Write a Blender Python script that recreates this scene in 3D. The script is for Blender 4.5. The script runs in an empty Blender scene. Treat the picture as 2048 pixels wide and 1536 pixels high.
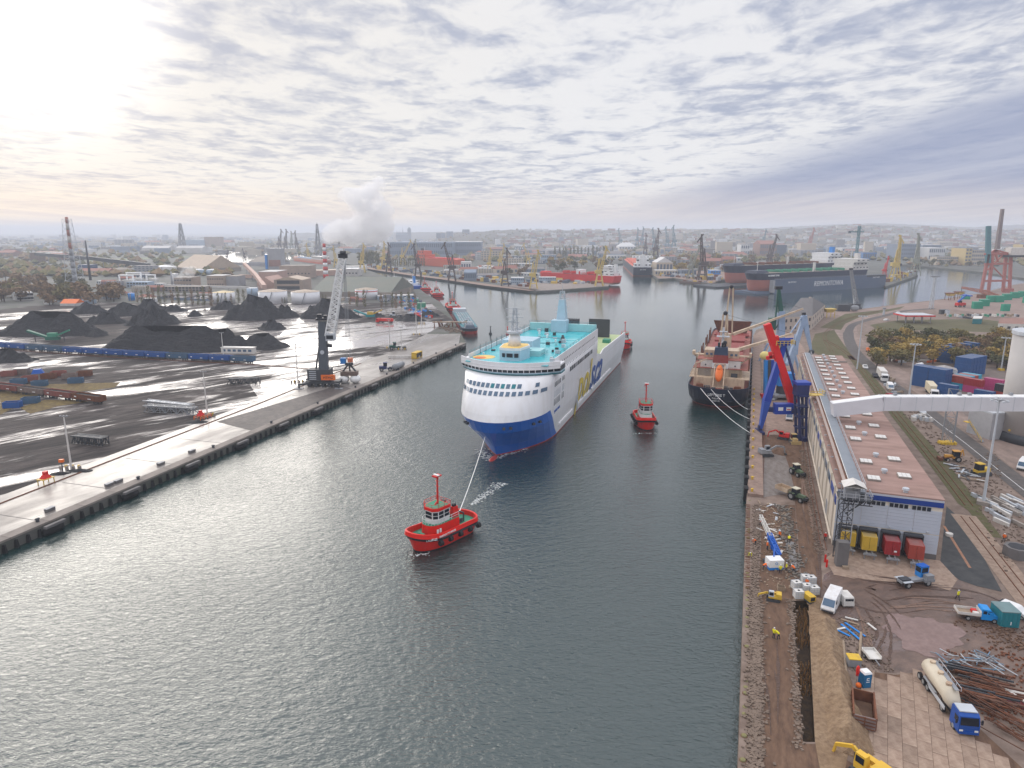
import bpy, bmesh, math, random
from mathutils import Vector, Matrix
random.seed(7)
rnd=random.uniform
sc=bpy.context.scene
col=sc.collection
R=math.radians
# ------------------------------------------------------------------ camera
HC=60.0
PITCH=R(12.63)
FPX=1366.0
cam_d=bpy.data.cameras.new("camera")
cam=bpy.data.objects.new("camera",cam_d)
col.objects.link(cam)
cam_d.sensor_width=36.0
cam_d.lens=FPX*36.0/2048.0
cam_d.clip_start=0.5
cam_d.clip_end=60000
cam.location=(0,0,HC)
cam.rotation_euler=(R(90)-PITCH,0,0)
sc.camera=cam
# ------------------------------------------------------------------ light, sky, exposure
SUN_AZ, SUN_EL=R(-34), R(15)
sundir=Vector((math.sin(SUN_AZ)*math.cos(SUN_EL),math.cos(SUN_AZ)*math.cos(SUN_EL),math.sin(SUN_EL)))
sun_d=bpy.data.lights.new("sun",'SUN')
sun_d.energy=1.5
sun_d.angle=R(42)
sun_d.color=(1.0,0.93,0.84)
sun=bpy.data.objects.new("sun",sun_d)
col.objects.link(sun)
sun.rotation_euler=(-sundir).to_track_quat('-Z','Y').to_euler()
sc.view_settings.view_transform='Standard'
sc.view_settings.look='None'
sc.view_settings.exposure=0.38
sc.view_settings.gamma=1.0
sc.render.engine='CYCLES'
sc.cycles.use_denoising=True
sc.cycles.volume_bounces=5
sc.cycles.max_bounces=8
sc.cycles.diffuse_bounces=2
sc.cycles.glossy_bounces=3
sc.cycles.transparent_max_bounces=6
def build_world():
 w=bpy.data.worlds.new("World")
 sc.world=w
 w.use_nodes=True
 nt=w.node_tree
 nt.nodes.clear()
 N=nt.nodes.new
 L=nt.links.new
 def math_(op,a,b=None,c=None):
  n=N('ShaderNodeMath')
  n.operation=op
  for i, x in enumerate((a,b,c)):
   if x is None:
    continue
   if isinstance(x,(int,float)):
    n.inputs[i].default_value=x
   else:
    L(x,n.inputs[i])
  return n.outputs[0]
 def maprange(v,a,b,c=0.0,d=1.0):
  n=N('ShaderNodeMapRange')
  n.interpolation_type='SMOOTHSTEP'
  L(v,n.inputs[0])
  for i, x in zip((1,2,3,4),(a,b,c,d)):
   n.inputs[i].default_value=x
  return n.outputs[0]
 def mix(f,a,b):
  n=N('ShaderNodeMix')
  n.data_type='RGBA'
  if isinstance(f,(int,float)):
   n.inputs[0].default_value=f
  else:
   L(f,n.inputs[0])
  for i, x in((6,a),(7,b)):
   if isinstance(x,tuple):
    n.inputs[i].default_value=(*x,1)
   else:
    L(x,n.inputs[i])
  return n.outputs[2]
 tc=N('ShaderNodeTexCoord').outputs['Generated']
 sep=N('ShaderNodeSeparateXYZ')
 L(tc,sep.inputs[0])
 z=math_('MAXIMUM',sep.outputs[2],0.0)
 zz=math_('ADD',z,0.035)
 px=math_('DIVIDE',sep.outputs[0],zz)
 py=math_('DIVIDE',sep.outputs[1],zz)
 comb=N('ShaderNodeCombineXYZ')
 L(px,comb.inputs[0])
 L(py,comb.inputs[1])
 def noise(scale,detail,rough,off=(0,0,0),sx=1,sy=1,dist=0.0,rz=0.0):
  m=N('ShaderNodeMapping')
  m.inputs['Location'].default_value=off
  m.inputs['Scale'].default_value=(sx,sy,1)
  m.inputs['Rotation'].default_value=(0,0,rz)
  L(comb.outputs[0],m.inputs[0])
  n=N('ShaderNodeTexNoise')
  n.inputs['Scale'].default_value=scale
  n.inputs['Detail'].default_value=detail
  n.inputs['Roughness'].default_value=rough
  n.inputs['Distortion'].default_value=dist
  L(m.outputs[0],n.inputs[0])
  return n.outputs[0]
 big=noise(0.42,3,0.5,(8.4,2.9,0),1.0,0.6,0.0,0.35)
 mid=noise(2.7,7,0.57,(1.2,4.4,0),1.0,0.75,0.5,0.5)
 fine=noise(9.0,5,0.58,(7.7,2.4,0),1.0,0.7,0.6,-0.5)
 dens=math_('ADD',math_('MULTIPLY',big,0.45),math_('MULTIPLY',mid,0.85))
 dens=math_('ADD',dens,math_('MULTIPLY',math_('SUBTRACT',fine,0.5),0.34))
 cover=maprange(dens,0.45,0.73)
# straight edged stratus bank to the right
 edge=math_('ADD',px,math_('MULTIPLY',math_('SUBTRACT',big,0.5),1.8))
 edge=math_('ADD',edge,math_('MULTIPLY',math_('SUBTRACT',mid,0.5),1.0))
 edge=math_('ADD',edge,math_('MULTIPLY',math_('SUBTRACT',fine,0.5),0.3))
 bank=maprange(edge,2.35,3.5)
 streak=noise(0.5,6,0.6,(2,9,0),2.0,0.25,0.3,0.25)
# glow round the veiled sun
 dt=N('ShaderNodeVectorMath')
 dt.operation='DOT_PRODUCT'
 L(tc,dt.inputs[0])
 dt.inputs[1].default_value=sundir
 glow=maprange(dt.outputs['Value'],0.74,1.0)
 glow2=math_('POWER',maprange(dt.outputs['Value'],0.975,1.0),1.6)
 lit=mix(glow,(0.67,0.665,0.68),(0.70,0.675,0.65))
 shade=mix(glow,(0.33,0.36,0.465),(0.40,0.415,0.49))
 cl=mix(cover,shade,lit)
 bankc=mix(maprange(streak,0.40,0.62),(0.20,0.24,0.39),(0.31,0.34,0.46))
 cl=mix(math_('MULTIPLY',bank,0.85),cl,bankc)
 lowf=maprange(sep.outputs[2],0.005,0.075,1.0,0.0)
 lowc=mix(maprange(streak,0.42,0.62),mix(glow,(0.52,0.46,0.45),(0.66,0.55,0.46)),mix(glow,(0.63,0.54,0.49),(0.90,0.75,0.55)))
 cl=mix(math_('MULTIPLY',lowf,0.8),cl,lowc)
 addn=N('ShaderNodeMix')
 addn.data_type='RGBA'
 addn.blend_type='ADD'
 L(math_('MULTIPLY',glow2,0.42),addn.inputs[0])
 L(cl,addn.inputs[6])
 addn.inputs[7].default_value=(1.0,0.93,0.82,1)
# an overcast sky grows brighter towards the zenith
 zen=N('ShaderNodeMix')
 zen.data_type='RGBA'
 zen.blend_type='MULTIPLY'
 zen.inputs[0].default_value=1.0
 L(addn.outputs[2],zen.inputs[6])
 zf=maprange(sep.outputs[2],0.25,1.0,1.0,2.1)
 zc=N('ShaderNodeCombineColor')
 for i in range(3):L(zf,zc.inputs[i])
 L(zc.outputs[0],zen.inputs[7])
 sky=N('ShaderNodeTexSky')
 sky.sky_type='NISHITA'
 sky.sun_disc=False
 sky.sun_elevation=SUN_EL
 sky.sun_rotation=SUN_AZ
 sky.air_density=1.2
 sky.dust_density=0.6
 b1=N('ShaderNodeBackground')
 b1 .inputs[1].default_value=0.10
 L(sky.outputs[0],b1 .inputs[0])
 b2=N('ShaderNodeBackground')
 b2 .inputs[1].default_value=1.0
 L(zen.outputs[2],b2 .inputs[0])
 ms=N('ShaderNodeMixShader')
 cv=0.95
 ms.inputs[0].default_value=cv
 L(b1 .outputs[0],ms.inputs[1])
 L(b2 .outputs[0],ms.inputs[2])
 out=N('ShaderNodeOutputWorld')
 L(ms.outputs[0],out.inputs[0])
build_world()
# ------------------------------------------------------------------ places measured on the ground
ZG=2.0
SP, CP=math.sin(PITCH), math.cos(PITCH)
def ray(u,v):
 a, b=(u-1024)/FPX, -(v-768)/FPX
 return Vector((a,CP+b*SP,b*CP-SP))
def G(u,v,z=ZG):
 d=ray(u,v)
 t=(HC-z)/-d.z
 return Vector((d.x*t,d.y*t,z))
def top(u,v,vt,z=ZG):
 """height above z of something upright whose foot shows at (u, v) and whose top shows at row vt"""
 g=G(u,v,z)
 d=ray(u,vt)
 return HC+d.z*g.y/d.y-z
# ------------------------------------------------------------------ objects, parts, meshes
def setp(o,label=None,cat=None,group=None,kind=None):
 if label:o['label']=label
 if cat:o['category']=cat
 if group:o['group']=group
 if kind:o['kind']=kind
 return o
def thing(name,label,cat,loc=(0,0,0),rz=0.0,group=None):
 o=bpy.data.objects.new(name,None)
 o.empty_display_size=0.5
 col.objects.link(o)
 o.location=loc
 o.rotation_euler=(0,0,rz)
 return setp(o,label,cat,group)
def copy_tree(o,parent=None):
 c=o.copy()
 col.objects.link(c)
 c.parent=parent
 for ch in list(o.children):
  copy_tree(ch,c)
 return c
def place(proto,loc,rz=0.0,label=None,group=None,s=None,used=set()):
 """the first call moves the thing itself, later ones copy it with its parts"""
 if proto.name in used:
  o=copy_tree(proto)
 else:
  used.add(proto.name)
  o=proto
 o.location=loc
 o.rotation_euler=(0,0,rz)
 if s:o.scale=(s,s,s)if not isinstance(s,tuple)else s
 if label:o['label']=label
 if group:o['group']=group
 return o
class MB:
 def __init__(s):
  s.v, s.f, s.m, s.c=[],[],[], 0
 def mat(s,i):
  s.c=i
  return s
 def add(s,vs,fs):
  b=len(s.v)
  s.v+=[tuple(x)for x in vs]
  for f in fs:
   s.f.append([i+b for i in f])
   s.m.append(s.c)
  return s
 def box(s,x,y,z,sx,sy,sz,rz=0.0,top=1.0):
  c, n=math.cos(rz), math.sin(rz)
  vs=[]
  for k in(0,1):
   t=top if k else 1.0
   for a, b in((-1,-1),(1,-1),(1,1),(-1,1)):
    dx, dy=a*sx/2*t, b*sy/2*t
    vs.append((x+dx*c-dy*n,y+dx*n+dy*c,z+k*sz))
  return s.add(vs,[(3,2,1,0),(4,5,6,7),(0,1,5,4),(1,2,6,5),(2,3,7,6),(3,0,4,7)])
 def bar(s,p,q,w,h=None,w2=None,h2=None):
  p, q=Vector(p), Vector(q)
  h=w if h is None else h
  w2=w if w2 is None else w2
  h2=h if h2 is None else h2
  d=q-p
  if d.length<1e-6:return s
  d.normalize()
  up=Vector((0,0,1))if abs(d.z)<0.98 else Vector((0,1,0))
  a=d.cross(up).normalized()
  b=a.cross(d).normalized()
  vs=[]
  for o, ww, hh in((p,w,h),(q,w2,h2)):
   for i, j in((-1,-1),(1,-1),(1,1),(-1,1)):
    vs.append(o+a*(i*ww/2)+b*(j*hh/2))
  return s.add(vs,[(0,1,2,3),(7,6,5,4),(4,5,1,0),(5,6,2,1),(6,7,3,2),(7,4,0,3)])
 def cyl(s,p,q,r,r2=None,n=8,caps=True):
  p, q=Vector(p), Vector(q)
  r2=r if r2 is None else r2
  d=(q-p).normalized()
  up=Vector((0,0,1))if abs(d.z)<0.98 else Vector((0,1,0))
  a=d.cross(up).normalized()
  b=a.cross(d).normalized()
  vs=[]
  for o, rr in((p,r),(q,r2)):
   for i in range(n):
    t=2*math.pi*i/n
    vs.append(o+a*(rr*math.cos(t))+b*(rr*math.sin(t)))
  fs=[(i,n+i,n+(i+1)%n,(i+1)%n)for i in range(n)]
  if caps:
   fs+=[tuple(range(n)),tuple(reversed(range(n,2*n)))]
  return s.add(vs,fs)
 def prism(s,poly,z0,z1,top_scale=None):
  n=len(poly)
  area=sum(poly[i][0]*poly[(i+1)%n][1]-poly[(i+1)%n][0]*poly[i][1]for i in range(n))
  if area<0:poly=list(reversed(poly))
  up=poly
  if top_scale:
   cx=sum(p[0]for p in poly)/n
   cy=sum(p[1]for p in poly)/n
   up=[(cx+(p[0]-cx)*top_scale,cy+(p[1]-cy)*top_scale)for p in poly]
  vs=[(p[0],p[1],z0)for p in poly]+[(p[0],p[1],z1)for p in up]
  fs=[(i,(i+1)%n,n+(i+1)%n,n+i)for i in range(n)]
  fs+=[tuple(reversed(range(n))),tuple(range(n,2*n))]
  return s.add(vs,fs)
 def quad(s,a,b,c,d):
  return s.add([a,b,c,d],[(0,1,2,3)])
 def loft(s,rings,close=True,cap0=True,cap1=True):
  n=len(rings[0])
  vs=[p for r in rings for p in r]
  fs=[]
  for k in range(len(rings)-1):
   for i in range(n if close else n-1):
    j=(i+1)%n
    fs.append((k*n+i,k*n+j,(k+1)*n+j,(k+1)*n+i))
  if cap0:fs.append(tuple(reversed(range(n))))
  if cap1:fs.append(tuple(range((len(rings)-1)*n,len(rings)*n)))
  return s.add(vs,fs)
 def sph(s,c,rx,ry=None,rz=None,nu=8,nv=5):
  ry=rx if ry is None else ry
  rz=rx if rz is None else rz
  rings=[]
  for j in range(1,nv):
   t=math.pi*j/nv
   rings.append([(c[0]+rx*math.sin(t)*math.cos(2*math.pi*i/nu),c[1]+ry*math.sin(t)*math.sin(2*math.pi*i/nu),c[2]-rz*math.cos(t))for i in range(nu)])
  return s.loft(rings)
 def lattice(s,p,q,w0,w1,n,r,h0=None,h1=None):
  """square lattice boom between p and q"""
  p, q=Vector(p), Vector(q)
  h0=w0 if h0 is None else h0
  h1=w1 if h1 is None else h1
  d=(q-p).normalized()
  up=Vector((0,0,1))if abs(d.z)<0.95 else Vector((0,1,0))
  a=d.cross(up).normalized()
  b=a.cross(d).normalized()
  rows=[]
  for k in range(n+1):
   t=k/n
   o=p.lerp(q,t)
   w, h=(w0+(w1-w0)*t)/2,(h0+(h1-h0)*t)/2
   rows.append([o+a*(i*w)+b*(j*h)for i,j in((-1,-1),(1,-1),(1,1),(-1,1))])
  for i in range(4):
   s.bar(rows[0][i],rows[-1][i],r*1.5)
  for k in range(n):
   for i in range(4):
    j=(i+1)%4
    if k%2==0:s.bar(rows[k][i],rows[k+1][j],r)
    else:s.bar(rows[k][j],rows[k+1][i],r)
    s.bar(rows[k+1][i],rows[k+1][j],r*0.8)
  return s
 def rail(s,pts,h=1.05,r=0.06,step=2.0,mid=True):
  """hand rail along a polyline"""
  for p, q in zip(pts[:-1],pts[1:]):
   p, q=Vector(p), Vector(q)
   up=Vector((0,0,h))
   s.bar(p+up,q+up,r)
   if mid:s.bar(p+up*.5,q+up*.5,r*.8)
   n=max(1,int((q-p).length/step))
   for k in range(n+1):
    o=p.lerp(q,k/n)
    s.bar(o,o+up,r)
  return s
 def build(s,name,mats,parent=None,smooth=False,bevel=0.0):
  me=bpy.data.meshes.new(name)
  me.from_pydata(s.v,[],s.f)
  if not isinstance(mats,(list,tuple)):mats=[mats]
  for m in mats:me.materials.append(m)
  if len(mats)>1:me.polygons.foreach_set('material_index',s.m)
  if smooth:me.polygons.foreach_set('use_smooth',[True]*len(me.polygons))
  me.update()
  o=bpy.data.objects.new(name,me)
  col.objects.link(o)
  o.parent=parent
  return o
def share(o,parent,loc=(0,0,0),rz=0.0,s=None):
 """another part with the same mesh"""
 c=bpy.data.objects.new(o.name.split('.')[0],o.data)
 col.objects.link(c)
 c.parent=parent
 c.location=loc
 c.rotation_euler=(0,0,rz)
 if s:c.scale=s
 return c
def boxpart(name,m,parent,x,y,z,sx,sy,sz,rz=0.0,top=1.0):
 return MB().box(x,y,z,sx,sy,sz,rz,top).build(name,m,parent)
# ------------------------------------------------------------------ materials
MATS={}
def M(name,rgb,rough=0.6,dirt=0.25,scale=0.6,metal=0.0,spec=0.3,bump=0.0,bscale=8.0,rgb2=None,streak=1.0,coords='Object',lo=0.42,hi=0.72):
 """painted or natural surface: base colour broken up by worn / dirty patches of a second colour"""
 if name in MATS:return MATS[name]
 m=bpy.data.materials.new(name)
 m.use_nodes=True
 nt=m.node_tree
 N, L=nt.nodes.new, nt.links.new
 p=nt.nodes['Principled BSDF']
 p.inputs['Roughness'].default_value=rough
 p.inputs['Metallic'].default_value=metal
 p.inputs['Specular IOR Level'].default_value=spec
 tc=N('ShaderNodeTexCoord')
 mp=N('ShaderNodeMapping')
 mp.inputs['Scale'].default_value=(1,1,streak)
 L(tc.outputs[coords],mp.inputs[0])
 if rgb2 is None:rgb2=tuple(c*0.45+0.02 for c in rgb)
 n=N('ShaderNodeTexNoise')
 n.inputs['Scale'].default_value=scale
 n.inputs['Detail'].default_value=7
 n.inputs['Roughness'].default_value=0.62
 L(mp.outputs[0],n.inputs[0])
 mr=N('ShaderNodeMapRange')
 L(n.outputs[0],mr.inputs[0])
 mr.inputs[1].default_value=lo
 mr.inputs[2].default_value=hi
 mr.inputs[4].default_value=dirt
 mx=N('ShaderNodeMix')
 mx.data_type='RGBA'
 L(mr.outputs[0],mx.inputs[0])
 mx.inputs[6].default_value=(*rgb,1)
 mx.inputs[7].default_value=(*rgb2,1)
 L(mx.outputs[2],p.inputs['Base Color'])
 if bump:
  bn=N('ShaderNodeTexNoise')
  bn.inputs['Scale'].default_value=bscale
  bn.inputs['Detail'].default_value=5
  L(tc.outputs[coords],bn.inputs[0])
  bp=N('ShaderNodeBump')
  bp.inputs['Strength'].default_value=bump
  bp.inputs['Distance'].default_value=0.3
  L(bn.outputs[0],bp.inputs['Height'])
  L(bp.outputs[0],p.inputs['Normal'])
 MATS[name]=m
 return m
class NT:
 """short hand for bigger node materials"""
 def __init__(s,name):
  s.m=bpy.data.materials.new(name)
  s.m.use_nodes=True
  s.t=s.m.node_tree
  s.p=s.t.nodes['Principled BSDF']
  s.co=s.t.nodes.new('ShaderNodeTexCoord').outputs['Object']
 def link(s,a,b):s.t.links.new(a,b)
 def _in(s,sock,x):
  if isinstance(x,(int,float)):sock.default_value=x
  elif isinstance(x,tuple):sock.default_value=(*x,1)if len(x)==3 and sock.type=='RGBA' else x
  else:s.link(x,sock)
 def noise(s,scale,detail=4,rough=0.55,sx=1,sy=1,rz=0.0,dist=0.0,loc=(0,0,0)):
  mp=s.t.nodes.new('ShaderNodeMapping')
  mp.vector_type='TEXTURE'
  mp.inputs['Rotation'].default_value=(0,0,rz)
  mp.inputs['Location'].default_value=loc
  mp.inputs['Scale'].default_value=(sx,sy,1)
  s.link(s.co,mp.inputs[0])
  n=s.t.nodes.new('ShaderNodeTexNoise')
  n.inputs['Scale'].default_value=scale
  n.inputs['Detail'].default_value=detail
  n.inputs['Roughness'].default_value=rough
  n.inputs['Distortion'].default_value=dist
  s.link(mp.outputs[0],n.inputs[0])
  return n.outputs[0]
 def voro(s,scale,sx=1,sy=1,rz=0.0):
  mp=s.t.nodes.new('ShaderNodeMapping')
  mp.vector_type='TEXTURE'
  mp.inputs['Rotation'].default_value=(0,0,rz)
  mp.inputs['Scale'].default_value=(sx,sy,1)
  s.link(s.co,mp.inputs[0])
  n=s.t.nodes.new('ShaderNodeTexVoronoi')
  n.inputs['Scale'].default_value=scale
  s.link(mp.outputs[0],n.inputs[0])
  return n
 def rng(s,v,a,b,c=0.0,d=1.0):
  n=s.t.nodes.new('ShaderNodeMapRange')
  s.link(v,n.inputs[0])
  for i, x in zip((1,2,3,4),(a,b,c,d)):n.inputs[i].default_value=x
  return n.outputs[0]
 def math(s,op,a,b):
  n=s.t.nodes.new('ShaderNodeMath')
  n.operation=op
  s._in(n.inputs[0],a)
  s._in(n.inputs[1],b)
  return n.outputs[0]
 def mix(s,f,a,b):
  n=s.t.nodes.new('ShaderNodeMix')
  n.data_type='RGBA'
  s._in(n.inputs[0],f)
  s._in(n.inputs[6],a)
  s._in(n.inputs[7],b)
  return n.outputs[2]
 def set(s,key,x):s._in(s.p.inputs[key],x)
 def bump(s,h,strength=0.5,dist=0.3):
  b=s.t.nodes.new('ShaderNodeBump')
  b.inputs['Strength'].default_value=strength
  b.inputs['Distance'].default_value=dist
  s.link(h,b.inputs['Height'])
  s.link(b.outputs[0],s.p.inputs['Normal'])
# ------------------------------------------------------------------ water, land, air
def water_mat():
 t=NT('water')
 t.set('Base Color',(0.008,0.030,0.030))
 t.set('Roughness',0.07)
 t.set('IOR',1.85)
 a=t.noise(1.9,4,0.65,1.9,1.0,R(-9),0.5)
 b=t.noise(0.62,3,0.55,1.8,1.0,R(14),0.4)
 c=t.noise(0.012,3,0.5)
 amp=t.rng(c,0.35,0.7,0.55,1.15)
 h=t.math('ADD',t.math('MULTIPLY',a,0.62),t.math('MULTIPLY',b,0.75))
 h=t.math('MULTIPLY',h,amp)
# the basin beyond the narrows lies calmer than the channel
 sp=t.t.nodes.new('ShaderNodeSeparateXYZ')
 t.link(t.co,sp.inputs[0])
 h=t.math('MULTIPLY',h,t.rng(sp.outputs[1],110,420,1.0,0.12))
 t.bump(h,0.55,0.7)
 return t.m
W=MB()
W.quad((-4500,-150,0),(4500,-150,0),(4500,3200,0),(-4500,3200,0))
setp(W.build('water',water_mat()),kind='structure')
def land(name,pts,m,z=ZG,zb=-2.0):
 """a block of land with vertical quay walls down into the water"""
 b=MB().prism([(p[0],p[1])for p in pts],zb,z)
 o=b.build(name,m)
 bm=bmesh.new()
 bm.from_mesh(o.data)
 bmesh.ops.triangulate(bm,faces=[f for f in bm.faces if len(f.verts)>4])
 bm.to_mesh(o.data)
 bm.free()
 return setp(o,kind='structure')
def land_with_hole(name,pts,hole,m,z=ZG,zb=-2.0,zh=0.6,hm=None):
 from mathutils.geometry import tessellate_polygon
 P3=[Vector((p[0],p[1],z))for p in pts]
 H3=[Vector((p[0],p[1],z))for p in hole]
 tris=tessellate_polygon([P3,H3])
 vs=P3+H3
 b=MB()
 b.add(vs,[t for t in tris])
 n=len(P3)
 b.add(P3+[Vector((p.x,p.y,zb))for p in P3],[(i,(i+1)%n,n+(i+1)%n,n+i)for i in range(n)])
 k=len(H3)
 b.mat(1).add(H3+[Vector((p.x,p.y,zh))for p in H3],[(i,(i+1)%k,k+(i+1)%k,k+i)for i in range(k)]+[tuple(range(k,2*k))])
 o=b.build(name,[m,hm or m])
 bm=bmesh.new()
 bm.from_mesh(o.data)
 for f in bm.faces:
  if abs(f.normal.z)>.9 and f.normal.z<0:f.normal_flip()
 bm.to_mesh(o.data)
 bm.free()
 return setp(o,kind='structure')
def sheet(name,pts,m,lift=0.02,z=ZG,kind='structure',parent=None):
 """a thin surface lying on the land; pts are world points"""
 me=bpy.data.meshes.new(name)
 me.from_pydata([(p[0],p[1],z+lift)for p in pts],[],[list(range(len(pts)))])
 bm=bmesh.new()
 bm.from_mesh(me)
 bmesh.ops.triangulate(bm,faces=bm.faces[:])
 for f in bm.faces:
  if f.normal.z<0:f.normal_flip()
 bm.to_mesh(me)
 bm.free()
 me.materials.append(m)
 o=bpy.data.objects.new(name,me)
 col.objects.link(o)
 o.parent=parent
 return setp(o,kind=kind)if kind else o
def P(*uv):return[G(u,v)for u,v in uv]
def ground_mat(name,c1,c2,c3,s1=0.02,s2=0.3,rough=0.8,bump=0.4,wet=None,rz=0.0,st=1.0):
 t=NT(name)
 a=t.noise(s1,6,0.6,st,1,rz,0.3)
 b=t.noise(s2,6,0.65,st,1,rz)
 f=t.rng(a,0.35,0.65)
 colr=t.mix(t.rng(b,0.35,0.7),t.mix(f,c1,c2),c3)
 t.set('Base Color',colr)
 if wet:
  wn=t.noise(wet[0],6,0.62,wet[3],1,rz,0.5,(31,7,0))
  wf=t.rng(wn,wet[1],wet[1]+0.09)
  t.set('Base Color',t.mix(t.math('MULTIPLY',wf,wet[4]),colr,wet[2]))
  t.set('Roughness',t.rng(wf,0,1,rough,0.06))
  t.set('IOR',1.6)
  hb=t.math('MULTIPLY',b,t.rng(wf,0,1,1.0,0.0))
  t.bump(hb,bump,0.3)
 else:
  t.set('Roughness',rough)
  t.set('Specular IOR Level',0.2)
  t.bump(b,bump,0.3)
 return t.m
QANG=math.atan2((G(932,687)-G(0,1088)).y,(G(932,687)-G(0,1088)).x)
m_city=ground_mat('city_ground',(0.10,0.095,0.09),(0.17,0.165,0.16),(0.07,0.08,0.06),0.006,0.05)
m_rightland=ground_mat('right_ground',(0.22,0.165,0.135),(0.28,0.215,0.18),(0.14,0.10,0.08),0.03,0.4)
qa, qb=G(0,1088), G(932,687)
qdir=(qb-qa).normalized()
qnear=qa-qdir*260
shore=[qnear,qb]+P((921,665),(899,628),(882,605),(850,586),(836,575),(783,558),(750,545),(712,533),(660,525),(566,518),(505,529),(420,526),(408,510),(440,501),(540,496),(600,507),(690,527),(760,541),(819,550),(901,560.5),(980,572),(1072,582.5),(1104,581),(1217,573),(1221,560),(1214,540),(1224,528),(1252,526.5),(1262,530),(1303,549),(1317,558),(1348,556.5),(1424,568),(1440,560),(1700,556),(1760,562),(1771,573),(1836,550.5),(1830,546),(1795,541),(1778,531),(1800,528.5),(1878,535),(1970,544.5),(2048,556),(2400,600))
far=[Vector((3300,3000,0)),Vector((9000,9000,0)),Vector((9000,20000,0)),Vector((-12000,20000,0)),Vector((-12000,3000,0)),Vector((-1400,-60,0))]
land('land',shore+far,m_city)
rshore=[Vector((G(1475,1536).x-.5,30,0))]+P((1476,1536),(1493,1000),(1503,836),(1508,668),(1513,659),(1568,645),(1602,629),(1648,622),(1725,617.5),(1800,608),(1894,597),(1962,586),(2020,571),(2060,564))
rshore+=[G(2420,618),Vector((700,250,0)),Vector((400,30,0))]
trench=P((1584,1202),(1617,1200),(1622,1330),(1630,1484),(1606,1484),(1594,1330))
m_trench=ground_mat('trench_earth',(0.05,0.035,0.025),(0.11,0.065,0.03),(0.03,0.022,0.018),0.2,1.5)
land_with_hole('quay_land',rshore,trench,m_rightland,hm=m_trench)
# haze: one closed box of even air round everything
hz=MB()
hz.box(-1500,9950,-3.5,22000,21500,153.5)
hm=bpy.data.materials.new('haze_air')
hm.use_nodes=True
hn=hm.node_tree
hn.nodes.clear()
pv=hn.nodes.new('ShaderNodeVolumePrincipled')
pv.inputs['Color'].default_value=(0.82,0.87,0.98,1)
pv.inputs['Density'].default_value=0.00020
pv.inputs['Anisotropy'].default_value=0.2
ho=hn.nodes.new('ShaderNodeOutputMaterial')
hn.links.new(pv.outputs[0],ho.inputs['Volume'])
setp(hz.build('haze',hm),kind='stuff')
# ------------------------------------------------------------------ shared paints
m_conc=M('concrete',(0.33,0.29,0.26),0.8,0.7,0.25,bump=0.3)
m_conc_d=M('dark_concrete',(0.16,0.15,0.15),0.8,0.6,0.3)
m_tyre=M('tyre_rubber',(0.02,0.02,0.022),0.8,0.3)
m_rim=M('wheel_rim',(0.30,0.30,0.30),0.5)
m_glass=M('dark_glass',(0.015,0.02,0.03),0.08,0.1)
m_bglass=M('blue_glass',(0.10,0.16,0.24),0.08,0.3,0.4)
m_steel=M('grey_steel',(0.27,0.28,0.30),0.5,0.4)
m_dsteel=M('dark_steel',(0.055,0.06,0.07),0.55,0.3)
m_white=M('white_paint',(0.78,0.78,0.78),0.4,0.22)
m_dwhite=M('worn_white_paint',(0.66,0.64,0.61),0.5,0.4,rgb2=(0.36,0.30,0.25))
m_cream=M('cream_paint',(0.58,0.46,0.33),0.5,0.75,0.55,rgb2=(0.27,0.15,0.10),streak=.4)
m_yellow=M('yellow_paint',(0.66,0.43,0.04),0.5,0.55,0.9,rgb2=(0.26,0.17,0.08))
m_red=M('red_paint',(0.62,0.02,0.015),0.4,0.2)
m_tugred=M('tug_red_paint',(0.74,0.016,0.010),0.35,0.4,.9,rgb2=(0.42,0.03,0.025),streak=.5)
m_orange=M('orange_paint',(0.78,0.16,0.02),0.4,0.2)
m_blue=M('blue_paint',(0.006,0.10,0.46),0.4,0.25)
m_lblue=M('bright_blue_paint',(0.02,0.22,0.62),0.4,0.2)
m_green=M('deck_green_paint',(0.05,0.27,0.17),0.6,0.35)
m_teal=M('teal_paint',(0.02,0.20,0.24),0.5,0.3)
m_rust=M('rusty_steel',(0.19,0.075,0.04),0.8,0.7,0.8,rgb2=(0.07,0.035,0.025))
m_wood=M('grey_wood',(0.33,0.25,0.18),0.8,0.5,1.5)
m_black=M('black_paint',(0.02,0.022,0.03),0.45,0.3)
m_lgrey=M('light_grey_paint',(0.50,0.53,0.57),0.45,0.25)
m_hivis=M('yellow_vest',(0.75,0.68,0.02),0.7,0.1)
m_orvest=M('orange_vest',(0.85,0.16,0.02),0.7,0.1)
m_trous=M('dark_trousers',(0.03,0.035,0.05),0.8,0.1)
m_skin=M('skin',(0.45,0.27,0.19),0.6,0.0)
m_lamp=M('lamp_glass',(0.8,0.8,0.75),0.2,0.0)
def at2(u1,v1,u2,v2,z=ZG):
 a, b=G(u1,v1,z), G(u2,v2,z)
 d=b-a
 return(a+b)/2, math.atan2(d.y,d.x), d.length
_wheels={}
def wheels(parent,spots,r=0.34,w=0.24):
 """spots: (x, y); a tyre with its rim as a sub-part"""
 if(r,w)not in _wheels:
  a=MB().cyl((0,-w/2,0),(0,w/2,0),r,n=12)
  t=a.build('wheel',m_tyre,parent)
  q=MB().cyl((0,-w/2-.012,0),(0,w/2+.012,0),r*.58,n=8).build('rim',m_rim,t)
  _wheels[(r,w)]=(t,q)
  t.location=(*spots[0],r)
  spots=spots[1:]
 t, q=_wheels[(r,w)]
 for s in spots:
  c=share(t,parent,(*s,r))
  share(q,c)
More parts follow.
